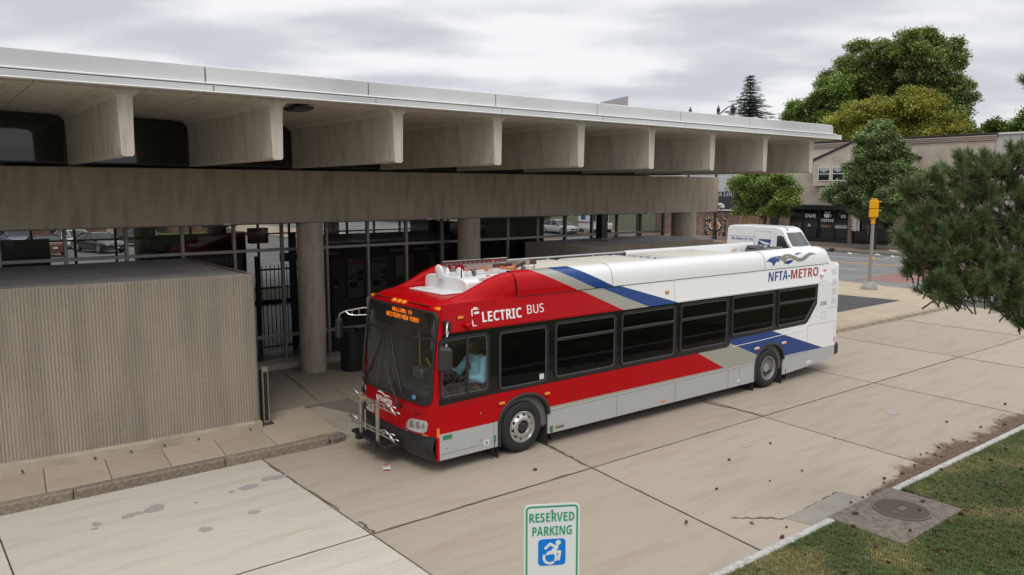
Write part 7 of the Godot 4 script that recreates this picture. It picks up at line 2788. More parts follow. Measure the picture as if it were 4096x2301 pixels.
func make_vehicles() -> void:
	var whitec := paint("car_white", lin(0.68, 0.68, 0.66), 0.3, 0.7)
	var blackc := paint("car_black", lin(0.018, 0.018, 0.026), 0.25, 0.9)
	var navyc := paint("car_navy", lin(0.022, 0.03, 0.05), 0.25, 0.9)
	var redc := paint("car_maroon", lin(0.12, 0.02, 0.025), 0.25, 0.9)
	var bluec := paint("car_blue", lin(0.09, 0.12, 0.17), 0.25, 0.9)
	var silverc := paint("car_silver", lin(0.45, 0.46, 0.47), 0.3, 0.7)
	# noses towards the station; turn 90 degrees so that -x becomes +z
	var t := PI / 2 + 0.32
	make_car("parked_car", "white sedan parked behind the black sedan, seen through the station glass", whitec, Vector3(1.75, 0, -65.6), t)
	make_car("parked_car", "black sedan with a white plate nearest the station glass", blackc, Vector3(3.20, 0, -60.6), t)
	make_car("parked_car", "dark blue sedan with a chrome grille, right of the black and white sedans", navyc, Vector3(6.65, 0, -65.2), t)
	make_car("parked_car", "maroon sedan half hidden behind the dark partition, its tail light showing", redc, Vector3(-0.40, 0, -59.8), -PI / 2 + 0.2)
	make_car("parked_car", "blue grey car behind the maroon sedan", bluec, Vector3(-2.45, 0, -68.5), t, true)
	make_car("parked_car", "grey blue car at the far left seen from behind", navyc, Vector3(-5.15, 0, -71.0), -PI / 2 + 0.3, true)
	make_car("parked_car", "silver hatchback on the street seen through the right part of the station glass", silverc, Vector3(46.2, 0, -58.0), PI / 2 + 0.0)
	# white delivery van on the near lane, nose to the right
	var v := thing("delivery_van", "white postal delivery van with a blue eagle emblem driving on the street behind the bus", "van", Vector3.ZERO, "", true)
	var wv := paint("van_white", lin(0.70, 0.71, 0.73), 0.35, 0.5)
	var mb := Mb.new()
	# side outline, nose to +x; cross-section narrows towards the roof
	var out := [[-3.0, 0.45], [-3.0, 1.2], [-2.97, 2.35], [-2.85, 2.54], [-2.5, 2.60], [0.9, 2.57], [1.25, 2.50], [1.5, 2.36], [2.15, 1.52], [2.35, 1.35], [2.9, 1.15], [3.02, 0.95], [3.05, 0.5]]
	var rows := []
	for k in [-1.0, -0.985, -0.9, -0.6, 0.0, 0.6, 0.9, 0.985, 1.0]:
		var row := []
		for p in out:
			var inset: float = 0.05 * clampf((p[1] - 1.1) / 1.4, 0.0, 1.0)
			var edge: float = 0.0
			if absf(k) > 0.98: edge = 0.05 if absf(k) > 0.99 else 0.012
			var cx: float = p[0] - edge * signf(p[0]) * (1.0 if absf(p[0]) > 1.3 else 0.0)
			var cy: float = p[1] - (edge if p[1] > 1.3 else 0.0)
			row.append(Vector3(cx, cy, k * (1.0 - inset)))
		rows.append(row)
	mb.grid(rows, true)
	for s in [1.0, -1.0]:
		var pl := PackedVector2Array()
		for p in rows[8 if s > 0 else 0]: pl.append(Vector2(p.x, p.y))
		var idx := Geometry2D.triangulate_polygon(pl)
		for i in range(0, idx.size(), 3):
			var a: Vector3 = rows[8 if s > 0 else 0][idx[i]]; var b: Vector3 = rows[8 if s > 0 else 0][idx[i + 1]]; var c: Vector3 = rows[8 if s > 0 else 0][idx[i + 2]]
			if (b - a).cross(c - a).z * s < 0: mb.tri(a, c, b)
			else: mb.tri(a, b, c)
	part(v, "body", mb, wv)
	var vg := glass("van_glass", lin(0.012, 0.014, 0.016), 0.85, 0.04)
	var zs := func(y: float) -> float: return 1.0 - 0.05 * clampf((y - 1.1) / 1.4, 0.0, 1.0) + 0.006
	for s in [1.0, -1.0]:
		mb = Mb.new()
		mb.patch(pv([1.05, 1.28, 1.95, 1.28, 2.0, 1.40, 1.55, 2.02, 1.35, 2.08, 1.05, 2.06]), 0.3, func(q: Vector2) -> Vector3: return Vector3(q.x, q.y, s * zs.call(q.y)))
		part(v, "side_window", mb, vg)
		mb = Mb.new()
		for e in [[-0.7, 0.7, -0.7, 2.3], [0.55, 0.7, 0.55, 2.3], [-0.7, 2.3, 0.55, 2.3], [0.85, 0.7, 0.85, 2.2], [-2.9, 1.25, -0.7, 1.25], [-2.9, 1.95, -0.7, 1.95]]:
			mb.tube([Vector3(e[0], e[1], s * zs.call(e[1])), Vector3(e[2], e[3], s * zs.call(e[3]))], 0.008, 4)
		part(v, "panel_joint", mb, mat("van_joint", lin(0.35, 0.35, 0.36), 0.7))
		for x in [-1.9, 2.05]:
			mb = Mb.new()
			mb.lathe([Vector2(0.2, 0.0), Vector2(0.34, 0.01), Vector2(0.36, -0.03), Vector2(0.36, -0.22)], Vector3(x, 0.36, 0.99 * s), Vector3(0, 0, s), 20)
			part(v, "wheel", mb, mats["car_tyre"])
		mb = Mb.new()
		mb.cbox(Vector3(1.95, 1.42, 1.12 * s), Vector3(0.12, 0.3, 0.18), 0.03)
		part(v, "mirror", mb, mats["car_dark"])
	mb = Mb.new()
	var wsf := func(q: Vector2) -> Vector3:
		return Vector3(lerpf(2.28, 1.56, (q.y - 1.40) / (2.30 - 1.40)) + 0.012 - 0.06 * q.x * q.x, q.y + 0.01, q.x)
	mb.patch(pv([-0.88, 1.46, 0.88, 1.46, 0.82, 2.24, -0.82, 2.24]), 0.2, wsf)
	part(v, "windshield", mb, glass("van_windshield", lin(0.02, 0.024, 0.026), 0.7, 0.03))
	for i in 5:
		mb = Mb.new()
		mb.cbox(Vector3(1.2, 2.52, -0.5 + i * 0.25), Vector3(0.08, 0.03, 0.06), 0.008)
		part(v, "roof_lamp", mb, mats["car_dark"])
	mb = Mb.new()
	mb.tube([Vector3(1.35, 2.46, 0.45), Vector3(1.22, 2.75, 0.45)], 0.012, 5)
	mb.ball(Vector3(1.42, 2.42, 0.45), Vector3(0.08, 0.04, 0.06), 8)
	part(v, "antenna", mb, mats["car_dark"])
	# right side (towards the station): words and emblem; x runs to the nose, so the writing reads from tail to nose
	var eb := mat("eagle_blue", lin(0.015, 0.055, 0.22), 0.5)
	mb = Mb.new()
	letters(mb, "We Deliver For You.", Vector3(-2.62, 1.70, zs.call(1.75)), Vector3.RIGHT, Vector3.UP, 1.85, 0.18, 400, 0.2, "Droid Sans", 0.004)
	part(v, "lettering", mb, eb)
	mb = Mb.new()
	mb.prism(pv([-0.52, -0.38, 0.42, -0.38, 0.60, 0.40, -0.36, 0.40]), Vector3(0.02, 1.42, zs.call(1.42)), Vector3.RIGHT, Vector3.UP, 0.004)
	part(v, "emblem", mb, eb)
	mb = Mb.new()
	mb.prism(pv([-0.40, 0.34, 0.30, 0.20, 0.50, 0.17, 0.46, 0.09, 0.2, 0.08, -0.1, 0.16]), Vector3(0.02, 1.42, zs.call(1.42) + 0.004), Vector3.RIGHT, Vector3.UP, 0.004)
	mb.prism(pv([-0.30, 0.06, 0.22, 0.02, 0.36, 0.03, 0.28, -0.06, -0.36, -0.26, -0.34, -0.18]), Vector3(0.02, 1.42, zs.call(1.42) + 0.004), Vector3.RIGHT, Vector3.UP, 0.004)
	part(v, "emblem_mark", mb, wv)
	mb = Mb.new()
	mb.box(Vector3(-1.2, 0.92, zs.call(0.95)), Vector3(3.4, 0.05, 0.004))
	part(v, "red_stripe", mb, mat("stripe_red", lin(0.35, 0.02, 0.03), 0.5))
	# stands along z: local +x to world +z
	v.position = mp(Vector3(36.3, 0, -24.85))
	v.scale = Vector3(0.87, 1, 1)
	v.rotation.y = -PI / 2
	# boxy mail truck further off
	var tr := thing("mail_truck", "boxy white mail truck with a blue and red stripe seen through the station glass", "truck", Vector3.ZERO, "", true)
	mb = Mb.new()
	mb.cbox(Vector3(0, 1.35, 0), Vector3(3.0, 1.8, 1.9), 0.12)
	mb.cbox(Vector3(1.75, 0.85, 0), Vector3(0.8, 0.7, 1.8), 0.12)
	part(tr, "body", mb, wv)
	mb = Mb.new()
	mb.box(Vector3(1.515, 1.75, 0), Vector3(0.02, 0.75, 1.5))
	for s in [1, -1]:
		mb.box(Vector3(1.0, 1.75, 0.955 * s), Vector3(0.7, 0.7, 0.02))
	part(tr, "window", mb, vg)
	mb = Mb.new()
	for s in [1, -1]:
		mb.box(Vector3(-0.2, 1.2, 0.957 * s), Vector3(2.5, 0.07, 0.012))
	part(tr, "red_stripe", mb, mats["stripe_red"])
	mb = Mb.new()
	for s in [1, -1]:
		mb.box(Vector3(-0.2, 1.3, 0.957 * s), Vector3(2.5, 0.07, 0.012))
		mb.box(Vector3(-0.6, 1.75, 0.957 * s), Vector3(0.7, 0.45, 0.012))
	part(tr, "blue_stripe", mb, eb)
	for s in [1, -1]:
		for x in [-1.0, 1.5]:
			mb = Mb.new()
			mb.lathe([Vector2(0.0, 0.02), Vector2(0.2, 0.02), Vector2(0.33, 0.0), Vector2(0.34, -0.2)].map(func(q): return q), Vector3(x, 0.34, 0.93 * s), Vector3(0, 0, s), 18)
			part(tr, "wheel", mb, mats["car_tyre"])
	tr.position = mp(Vector3(49.2, 0, -55.8))
	tr.rotation.y = -PI / 2


func make_furniture() -> void:
	# crossing signal: two stacked yellow heads on a grey pole with a flared concrete foot
	var s := thing("crossing_signal", "yellow pedestrian signal heads on a galvanised pole at the island corner", "traffic signal", Vector3(31.6, 0.13, -16.45))
	var galv := tri_map(mat("pole_galv", lin(0.36, 0.35, 0.33), 0.45, 0.5), tx.fine, 1.5)
	var yel := paint("signal_yellow", lin(0.72, 0.33, 0.01), 0.45, 0.3)
	var b := Vector3(31.6, 0.13, -16.45)
	var mb := Mb.new()
	mb.lathe([Vector2(0.36, 0.0), Vector2(0.34, 0.12), Vector2(0.22, 0.34), Vector2(0.2, 0.36), Vector2(0.0, 0.36)], b, Vector3.UP, 8)
	part(s, "foot", mb, conc("signal_foot", lin(0.36, 0.35, 0.33), 0.9, "stain", 0.4, 0.3))
	mb = Mb.new()
	mb.cyl(b + Vector3(0, 0.3, 0), b + Vector3(0, 3.1, 0), 0.075, 0.065, 16)
	part(s, "pole", mb, galv)
	mb = Mb.new()
	mb.cyl(b + Vector3(0, 3.05, 0), b + Vector3(0, 3.32, 0), 0.085, 0.085, 14)
	mb.cyl(b + Vector3(0, 3.25, 0), b + Vector3(0, 3.30, 0), 0.11, 0.11, 14)
	part(s, "collar", mb, yel)
	for i in 2:
		mb = Mb.new()
		mb.cbox(b + Vector3(0.0, 3.53 + 0.40 * i, 0.0), Vector3(0.34, 0.385, 0.36), 0.035, Basis(Vector3.UP, 0.5))
		var h := part(s, "signal_head", mb, yel)
		mb = Mb.new()
		mb.cbox(b + Vector3(0.09, 3.66 + 0.40 * i, 0.10), Vector3(0.12, 0.05, 0.34), 0.012, Basis(Vector3.UP, 0.5))
		part(h, "visor", mb, yel)
	mb = Mb.new()
	mb.cbox(b + Vector3(0, 4.17, 0), Vector3(0.2, 0.06, 0.2), 0.02)
	part(s, "cap", mb, yel)
	mb = Mb.new()
	mb.cbox(b + Vector3(0.06, 1.42, 0.07), Vector3(0.13, 0.16, 0.1), 0.03)
	part(s, "push_button", mb, yel)
	# street lamps: fluted black posts with curved arms
	var iron := mat("lamp_iron", lin(0.012, 0.012, 0.014), 0.5)
	for e in [[Vector3(51.7, 0.15, -41.6), 12.2, true, "black street lamp with a curved arm rising behind the roof, near the food poster"], [Vector3(51.7, 0.15, -44.9), 12.4, false, "black post finial peeking over the station roof, left of the curved lamp arm"]]:
		var l := thing("street_lamp", e[3], "street lamp", e[0], "black street lamps across the street")
		var p: Vector3 = e[0]
		mb = Mb.new()
		mb.lathe([Vector2(0.24, 0.0), Vector2(0.24, 0.2), Vector2(0.17, 0.35), Vector2(0.16, 0.9), Vector2(0.2, 0.95), Vector2(0.12, 1.05), Vector2(0.11, 3.0), Vector2(0.09, e[1] - 0.7)], p, Vector3.UP, 12)
		part(l, "post", mb, iron)
		mb = Mb.new()
		var t: float = e[1]
		mb.lathe([Vector2(0.1, t - 0.75), Vector2(0.16, t - 0.7), Vector2(0.1, t - 0.6), Vector2(0.14, t - 0.45), Vector2(0.16, t - 0.3), Vector2(0.07, t - 0.12), Vector2(0.06, t - 0.05), Vector2(0.0, t + 0.12)], p, Vector3.UP, 12)
		part(l, "finial", mb, iron)
		if e[2]:
			mb = Mb.new()
			var arm := []
			for i in 11:
				var u := i / 10.0
				arm.append(p + Vector3(0, t - 1.0 + 0.9 * sin(u * PI * 0.5), -0.05 + 1.55 * u))
			mb.tube(arm, 0.05, 8)
			part(l, "arm", mb, iron)
			mb = Mb.new()
			mb.lathe([Vector2(0.03, 0.25), Vector2(0.1, 0.12), Vector2(0.14, 0.0), Vector2(0.24, -0.12), Vector2(0.22, -0.18), Vector2(0.2, -0.55), Vector2(0.0, -0.6)].map(func(q): return q), p + Vector3(0, t - 0.25, 1.6), Vector3.UP, 14)
			part(l, "lantern", mb, iron)
	# billboard on its frame above the far roofs
	var bb := thing("billboard", "pale billboard on a black steel frame seen past the roof edge", "billboard", Vector3(80, 0, -86))
	mb = Mb.new()
	mb.cbox(Vector3(80.0, 18.0, -86.0), Vector3(9.0, 3.6, 0.25), 0.03, Basis(Vector3.UP, -1.9))
	part(bb, "panel", mb, mat("billboard_pale", lin(0.45, 0.40, 0.43), 0.6))
	mb = Mb.new()
	for e in [[[82.3, 0, -87], [82.5, 19.8, -86.9]], [[83.4, 16.8, -86.9], [82.6, 19.4, -86.9]], [[82.9, 17, -86.9], [83.0, 19.0, -86.9]], [[79, 0, -86.3], [79, 17, -86.3]], [[82.4, 19.4, -86.9], [83.0, 19.3, -86.9]]]:
		mb.tube([Vector3(e[0][0], e[0][1], e[0][2]), Vector3(e[1][0], e[1][1], e[1][2])], 0.09, 6)
	part(bb, "frame", mb, iron)
	# reserved parking sign in the foreground
	var f := 4.2
	var at := Vector3(3.02, 0, -3.475)
	var sg := thing("parking_sign", "white reserved parking sign with green border and a blue wheelchair symbol", "sign", at, "", false, "site")
	var ang := deg_to_rad(-37.95 + 7.6)
	var r := Vector3(cos(ang), 0, -sin(ang)).normalized()
	var k := r.cross(Vector3.UP).normalized()
	var wd := 0.353
	var ht := 0.53
	var top := 2.795
	var o := Vector3(3.025, top - ht, -3.474)
	mb = Mb.new()
	mb.prism(rrect(-wd / 2, 0, wd / 2, ht, 0.034, 6), o, r, Vector3.UP, 0.003)
	var pn := part(sg, "panel", mb, mat("sign_sheet", lin(0.72, 0.73, 0.73), 0.45))
	var green := mat("sign_print_green", lin(0.03, 0.30, 0.16), 0.5)
	mb = Mb.new()
	var ob := rrect(-wd / 2 + 0.011, 0.011, wd / 2 - 0.011, ht - 0.011, 0.027, 6)
	ring(mb, ob, shrink(ob, 0.0115), o + k * 0.0015, r, Vector3.UP, 0.001)
	part(pn, "border", mb, green)
	mb = Mb.new()
	letters(mb, "RESERVED", o + r * -0.143 + Vector3.UP * (ht - 0.116) + k * 0.001, r, Vector3.UP, 0.284, 0.060, 700, 0.0, "Droid Sans", 0.0015)
	letters(mb, "PARKING", o + r * -0.124 + Vector3.UP * (ht - 0.204) + k * 0.001, r, Vector3.UP, 0.250, 0.060, 700, 0.0, "Droid Sans", 0.0015)
	part(pn, "lettering", mb, green)
	mb = Mb.new()
	mb.prism(rrect(-0.087, 0.128, 0.087, 0.302, 0.024, 6), o + k * 0.0015, r, Vector3.UP, 0.001)
	part(pn, "blue_field", mb, mat("sign_print_blue", lin(0.0, 0.18, 0.66), 0.5))
	# the leaning figure in its wheelchair, from strokes
	mb = Mb.new()
	var lift := [0.0028]
	var st := func(a: Vector2, b2: Vector2, w: float) -> void:
		var d := (b2 - a).normalized()
		var n := Vector2(-d.y, d.x) * w
		var p := PackedVector2Array()
		for i in 7:
			p.append(b2 + d.rotated(-PI / 2 + PI * i / 6) * w)
		for i in 7:
			p.append(a + d.rotated(PI / 2 + PI * i / 6) * w)
		lift[0] += 0.00025
		mb.prism(p, o + k * lift[0], r, Vector3.UP, 0.001)
	mb.prism(circle2(Vector2(0.040, 0.276), 0.0165, 20), o + k * 0.0028, r, Vector3.UP, 0.001)
	st.call(Vector2(0.030, 0.248), Vector2(0.000, 0.212), 0.0125)
	st.call(Vector2(0.020, 0.252), Vector2(-0.012, 0.270), 0.0085)
	st.call(Vector2(-0.012, 0.270), Vector2(-0.040, 0.243), 0.0085)
	st.call(Vector2(-0.004, 0.216), Vector2(0.050, 0.216), 0.0095)
	st.call(Vector2(0.050, 0.214), Vector2(0.043, 0.166), 0.0085)
	var arc := func(a0: float, a1: float) -> void:
		var p := PackedVector2Array()
		for i in 15:
			p.append(Vector2(-0.012, 0.182) + Vector2.from_angle(lerpf(a0, a1, i / 14.0)) * 0.047)
		for i in 15:
			p.append(Vector2(-0.012, 0.182) + Vector2.from_angle(lerpf(a1, a0, i / 14.0)) * 0.031)
		lift[0] += 0.00025
		mb.prism(p, o + k * lift[0], r, Vector3.UP, 0.001)
	arc.call(deg_to_rad(150), deg_to_rad(308))
	arc.call(deg_to_rad(-40), deg_to_rad(45))
	mb.prism(pv([-0.040, 0.204, -0.026, 0.222, 0.0, 0.228, 0.004, 0.206, -0.012, 0.204, -0.026, 0.196]), o + k * 0.0052, r, Vector3.UP, 0.001)
	part(pn, "symbol", mb, mats["sign_sheet"])
	mb = Mb.new()
	mb.cyl(o + Vector3.UP * (ht - 0.045) + k * 0.001, o + Vector3.UP * (ht - 0.045) + k * 0.007, 0.0085, 0.008, 14)
	part(pn, "bolt", mb, mats["galvanised"])
	mb = Mb.new()
	mb.cbox(o - k * 0.025 + Vector3.UP * (ht / 2 - 0.05 - (top - ht) / 2), Vector3(0.05, top - 0.12, 0.035), 0.006, Basis(Vector3.UP, ang))
	part(sg, "post", mb, mats["galvanised"])
	# hydrant and other things seen through the glass
	var hy := thing("fire_hydrant", "red fire hydrant on the pavement seen through the station glass", "fire hydrant", Vector3(29.7, 0.13, -47.2))
	mb = Mb.new()
	mb.lathe([Vector2(0.2, 0.0), Vector2(0.2, 0.06), Vector2(0.13, 0.1), Vector2(0.13, 0.55), Vector2(0.17, 0.58), Vector2(0.15, 0.68), Vector2(0.06, 0.78), Vector2(0.0, 0.82)], Vector3(29.7, 0.13, -47.2), Vector3.UP, 14)
	var hr := paint("hydrant_red", lin(0.35, 0.03, 0.03), 0.5, 0.2)
	part(hy, "barrel", mb, hr)
	mb = Mb.new()
	mb.cyl(Vector3(29.48, 0.6, -47.2), Vector3(29.92, 0.6, -47.2), 0.065, 0.065, 10)
	mb.cyl(Vector3(29.7, 0.6, -47.2), Vector3(29.7, 0.6, -46.98), 0.08, 0.08, 10)
	part(hy, "outlet", mb, hr)
	var ss := thing("stop_sign", "red stop sign seen high through the station glass", "sign", Vector3(36.5, 0, -61.0))
	mb = Mb.new()
	var oct := PackedVector2Array()
	for i in 8:
		oct.append(Vector2.from_angle(TAU * (i + 0.5) / 8) * 0.62)
	var sr := Vector3(0.82, 0, 0.57).normalized()
	mb.prism(oct, Vector3(36.5, 2.2, -61.0), sr, Vector3.UP, 0.02)
	part(ss, "panel", mb, mat("stop_red", lin(0.35, 0.015, 0.02), 0.5))
	mb = Mb.new()
	letters(mb, "STOP", Vector3(36.5, 2.0, -61.0) - sr * 0.45 + sr.cross(Vector3.UP) * 0.004, sr, Vector3.UP, 0.9, 0.38, 700)
	ring(mb, oct, shrink(oct, 0.05), Vector3(36.5, 2.2, -61.0) + sr.cross(Vector3.UP) * 0.004, sr, Vector3.UP, 0.002)
	part(ss, "lettering", mb, mats["window_white"])
	mb = Mb.new()
	mb.cyl(Vector3(36.5, 0, -61.05), Vector3(36.5, 2.7, -61.05), 0.04, 0.04, 8)
	part(ss, "post", mb, mats["galvanised"])
	var nbx := thing("drop_box", "blue collection box with a white round emblem seen through the station glass", "box", Vector3(40, 0, -58))
	mb = Mb.new()
	mb.prism(pv([-0.55, 0.0, 0.55, 0.0, 0.55, 1.1, 0.45, 1.4, 0.2, 1.6, -0.2, 1.6, -0.45, 1.4, -0.55, 1.1]), Vector3(39.0, 0.9, -57.0), Vector3(0.82, 0, 0.57).normalized(), Vector3.UP, 0.9)
	part(nbx, "case", mb, paint("box_blue", lin(0.03, 0.15, 0.24), 0.5, 0.2))
	mb = Mb.new()
	mb.prism(circle2(Vector2(0.05, 0.9), 0.28, 18), Vector3(39.0, 0.9, -57.0) + Vector3(-0.003, 0, 0.005), Vector3(0.82, 0, 0.57).normalized(), Vector3.UP, 0.003)
	part(nbx, "emblem", mb, mats["window_white"])
	mb = Mb.new()
	mb.span(Vector3(38.6, 0, -57.8), Vector3(39.2, 0.9, -57.2))
	part(nbx, "stand", mb, mats["black_metal"])
	# brick building beyond the parking lot
	var bk := thing("brick_building", "long red brown brick building beyond the parking lot", "building", Vector3(0, 0, -90))
	mb = Mb.new()
	mb.span(Vector3(-40, 0, -100), Vector3(16, 7, -84))
	part(bk, "wall", mb, tri_map(mat("red_brick", lin(0.24, 0.13, 0.10), 0.9), brick_tex(), 0.42, tx.stain, 0.1))
	for i in 8:
		mb = Mb.new()
		mb.cbox(Vector3(-22 + i * 4.6, 1.5, -83.95), Vector3(1.6 if i % 3 else 0.9, 3.0, 0.2), 0.02)
		part(bk, "door" if i % 3 == 0 else "window", mb, mats["shop_black"] if i % 3 else mat("column_tan", lin(0.4, 0.34, 0.27), 0.8))
	# litter
	var cup := thing("paper_cup", "crushed red and white paper cup on the concrete before the bus", "cup", Vector3(4.53, 0.0, -10.35))
	mb = Mb.new()
	mb.lathe([Vector2(0.035, -0.06), Vector2(0.05, 0.06)], Vector3(4.53, 0.042, -10.35), Vector3(1, 0.1, 0.6), 14, 0.4, 5.0)
	part(cup, "paper", mb, mat("cup_white", lin(0.65, 0.62, 0.6), 0.7))
	mb = Mb.new()
	mb.lathe([Vector2(0.049, -0.04), Vector2(0.056, 0.058)], Vector3(4.53, 0.042, -10.35), Vector3(1, 0.1, 0.6), 14, 0.4, 5.0)
	part(cup, "red_print", mb, mat("cup_red", lin(0.42, 0.02, 0.02), 0.6))
	var g := RandomNumberGenerator.new()
	g.seed = 55
	var spots := [Vector2(49.8, -27.5), Vector2(50.5, -25.8), Vector2(50.2, -24.6), Vector2(53.2, -26.2), Vector2(53.6, -25.0), Vector2(49.6, -23.3), Vector2(52.6, -25.6)]
	var words := ["in the gutter nearest the van", "in the gutter below the doughnut shop door", "by the kerb left of the signal pole", "beside the street tree trunk, left", "beside the street tree trunk, right", "on the road right of the signal pole", "at the grass edge under the street tree"]
	for i in spots.size():
		mb = Mb.new()
		mb.prism(blot(Vector2(), 0.12 + 0.05 * g.randf(), 60 + i, 1.4), Vector3(), Vector3.RIGHT, Vector3(0, 0.2, -1).normalized(), 0.05)
		solo("litter", mb, mats["cup_white"], "scrap of white litter " + words[i], "litter", "litter across the street", Vector3(spots[i].x, (0.03 if spots[i].x < 51 else 0.18), spots[i].y))
	mb = Mb.new()
	mb.ball(Vector3(0, 0.12, 0), Vector3(0.35, 0.14, 0.22), 10)
	solo("rubbish_bag", mb, mats["black_metal"], "black rubbish bag lying in the far gutter behind the bus", "bag", "", Vector3(50.4, 0.0, -29.3))


# ---------- plants ----------
func leaf_clump(sd: int, count: int, spread: float, size: float, drop := 0.0) -> ArrayMesh:
	# a spray of small pointed leaves round a twig end
	var g := RandomNumberGenerator.new()
	g.seed = sd
	var mb := Mb.new()
	for i in count:
		var c := Vector3(g.randfn(0, 1), g.randfn(0, 1), g.randfn(0, 1)).normalized() * pow(g.randf(), 0.45) * Vector3(1, 0.7, 1) * spread * 0.75
		var d := Vector3(g.randfn(0, 1), g.randfn(-drop, 0.5), g.randfn(0, 1)).normalized()
		var n := Vector3(g.randfn(0, 0.6), 1.0, g.randfn(0, 0.6)).normalized()
		var s := d.cross(n).normalized() * size * 0.34
		var l := d * size * g.randf_range(0.8, 1.25)
		mb.tri(c, c + l * 0.45 + s, c + l)
		mb.tri(c, c + l, c + l * 0.45 - s)
	return mb.mesh()


func leaf_mat(key: String, base: Color) -> StandardMaterial3D:
	if mats.has(key):
		return mats[key]
	var m := mat(key, base, 0.55)
	m.vertex_color_use_as_albedo = true
	m.cull_mode = BaseMaterial3D.CULL_DISABLED
	m.backlight_enabled = true
	m.backlight = Color(0.5, 0.6, 0.15)
	return m


func bark_mat() -> StandardMaterial3D:
	if mats.has("bark"):
		return mats["bark"]
	return tri_map(mat("bark", lin(0.10, 0.078, 0.06), 0.95), tx.fine, 1.2, tx.dirt, 0.8, tx.rough, 2.0)


# leaf places from the survey grid to the site, about the tree's foot
func spread(where: Array) -> void:
	for i in where.size():
		var t: Transform3D = where[i]
		where[i] = Transform3D(t.basis, t.origin * Vector3(ALONG, 1, ACROSS))


# lobes: [centre, radius (Vector3)]; boughs run from the trunk to clusters scattered in the lobes, leaves crowd round the clusters
func make_tree(called: String, label: String, foot: Vector3, trunk_top: Vector3, r0: float, lobes: Array, clusters: int, per: int, cl_r: float, clump: Mesh, tone: Array, sd: int, group := "", shell := 0.45) -> void:
	var g := RandomNumberGenerator.new()
	g.seed = sd
	var t := thing(called, label, "tree", foot, group)
	var mb := Mb.new()
	var mid := foot.lerp(trunk_top, 0.5) + Vector3(g.randfn(0, 0.1), 0, g.randfn(0, 0.1))
	mb.tube([foot - Vector3(0, 0.1, 0), foot + Vector3(0, 0.25, 0), mid, trunk_top], r0, 10, r0 * 0.45)
	var vol := 0.0
	for l in lobes:
		vol += l[1].x * l[1].y * l[1].z
	var centres := []
	for l in lobes:
		var n := maxi(2, int(round(clusters * l[1].x * l[1].y * l[1].z / vol)))
		for i in n:
			var d := Vector3(g.randfn(0, 1), g.randfn(0, 1), g.randfn(0, 1)).normalized()
			var k := pow(g.randf(), shell)
			centres.append(l[0] + d * l[1] * k)
	var where := []
	var tint := PackedColorArray()
	for c in centres:
		if g.randf() < 0.55:
			var a := foot.lerp(trunk_top, g.randf_range(0.45, 1.0))
			var b: Vector3 = a.lerp(c, 0.5) + Vector3(0, g.randf_range(0.0, 0.4), 0)
			mb.tube([a, b, c], r0 * 0.16, 5, 0.012)
		var tone_k := g.randf_range(0.75, 1.25)
		for i in per:
			var p: Vector3 = c + Vector3(g.randfn(0, 1), g.randfn(0, 1), g.randfn(0, 1)).normalized() * pow(g.randf(), 0.4) * Vector3(1, 0.62, 1) * cl_r * 0.8
			var b := Basis.from_euler(Vector3(g.randf_range(-0.5, 0.5), g.randf() * TAU, g.randf_range(-0.5, 0.5))).scaled(Vector3.ONE * g.randf_range(0.75, 1.25))
			where.append(Transform3D(b, p - foot))
			var q: Color = tone[0].lerp(tone[1], g.randf())
			var k := tone_k * g.randf_range(0.8, 1.2)
			tint.append(Color(q.r * k, q.g * k, q.b * k))
	row_z = foot.z
	part(t, "trunk", mb, bark_mat())
	row_z = 0.0
	spread(where)
	multi(t, "crown", clump, leaf_mat("leaf", Color(1, 1, 1)), where, tint, "stuff")


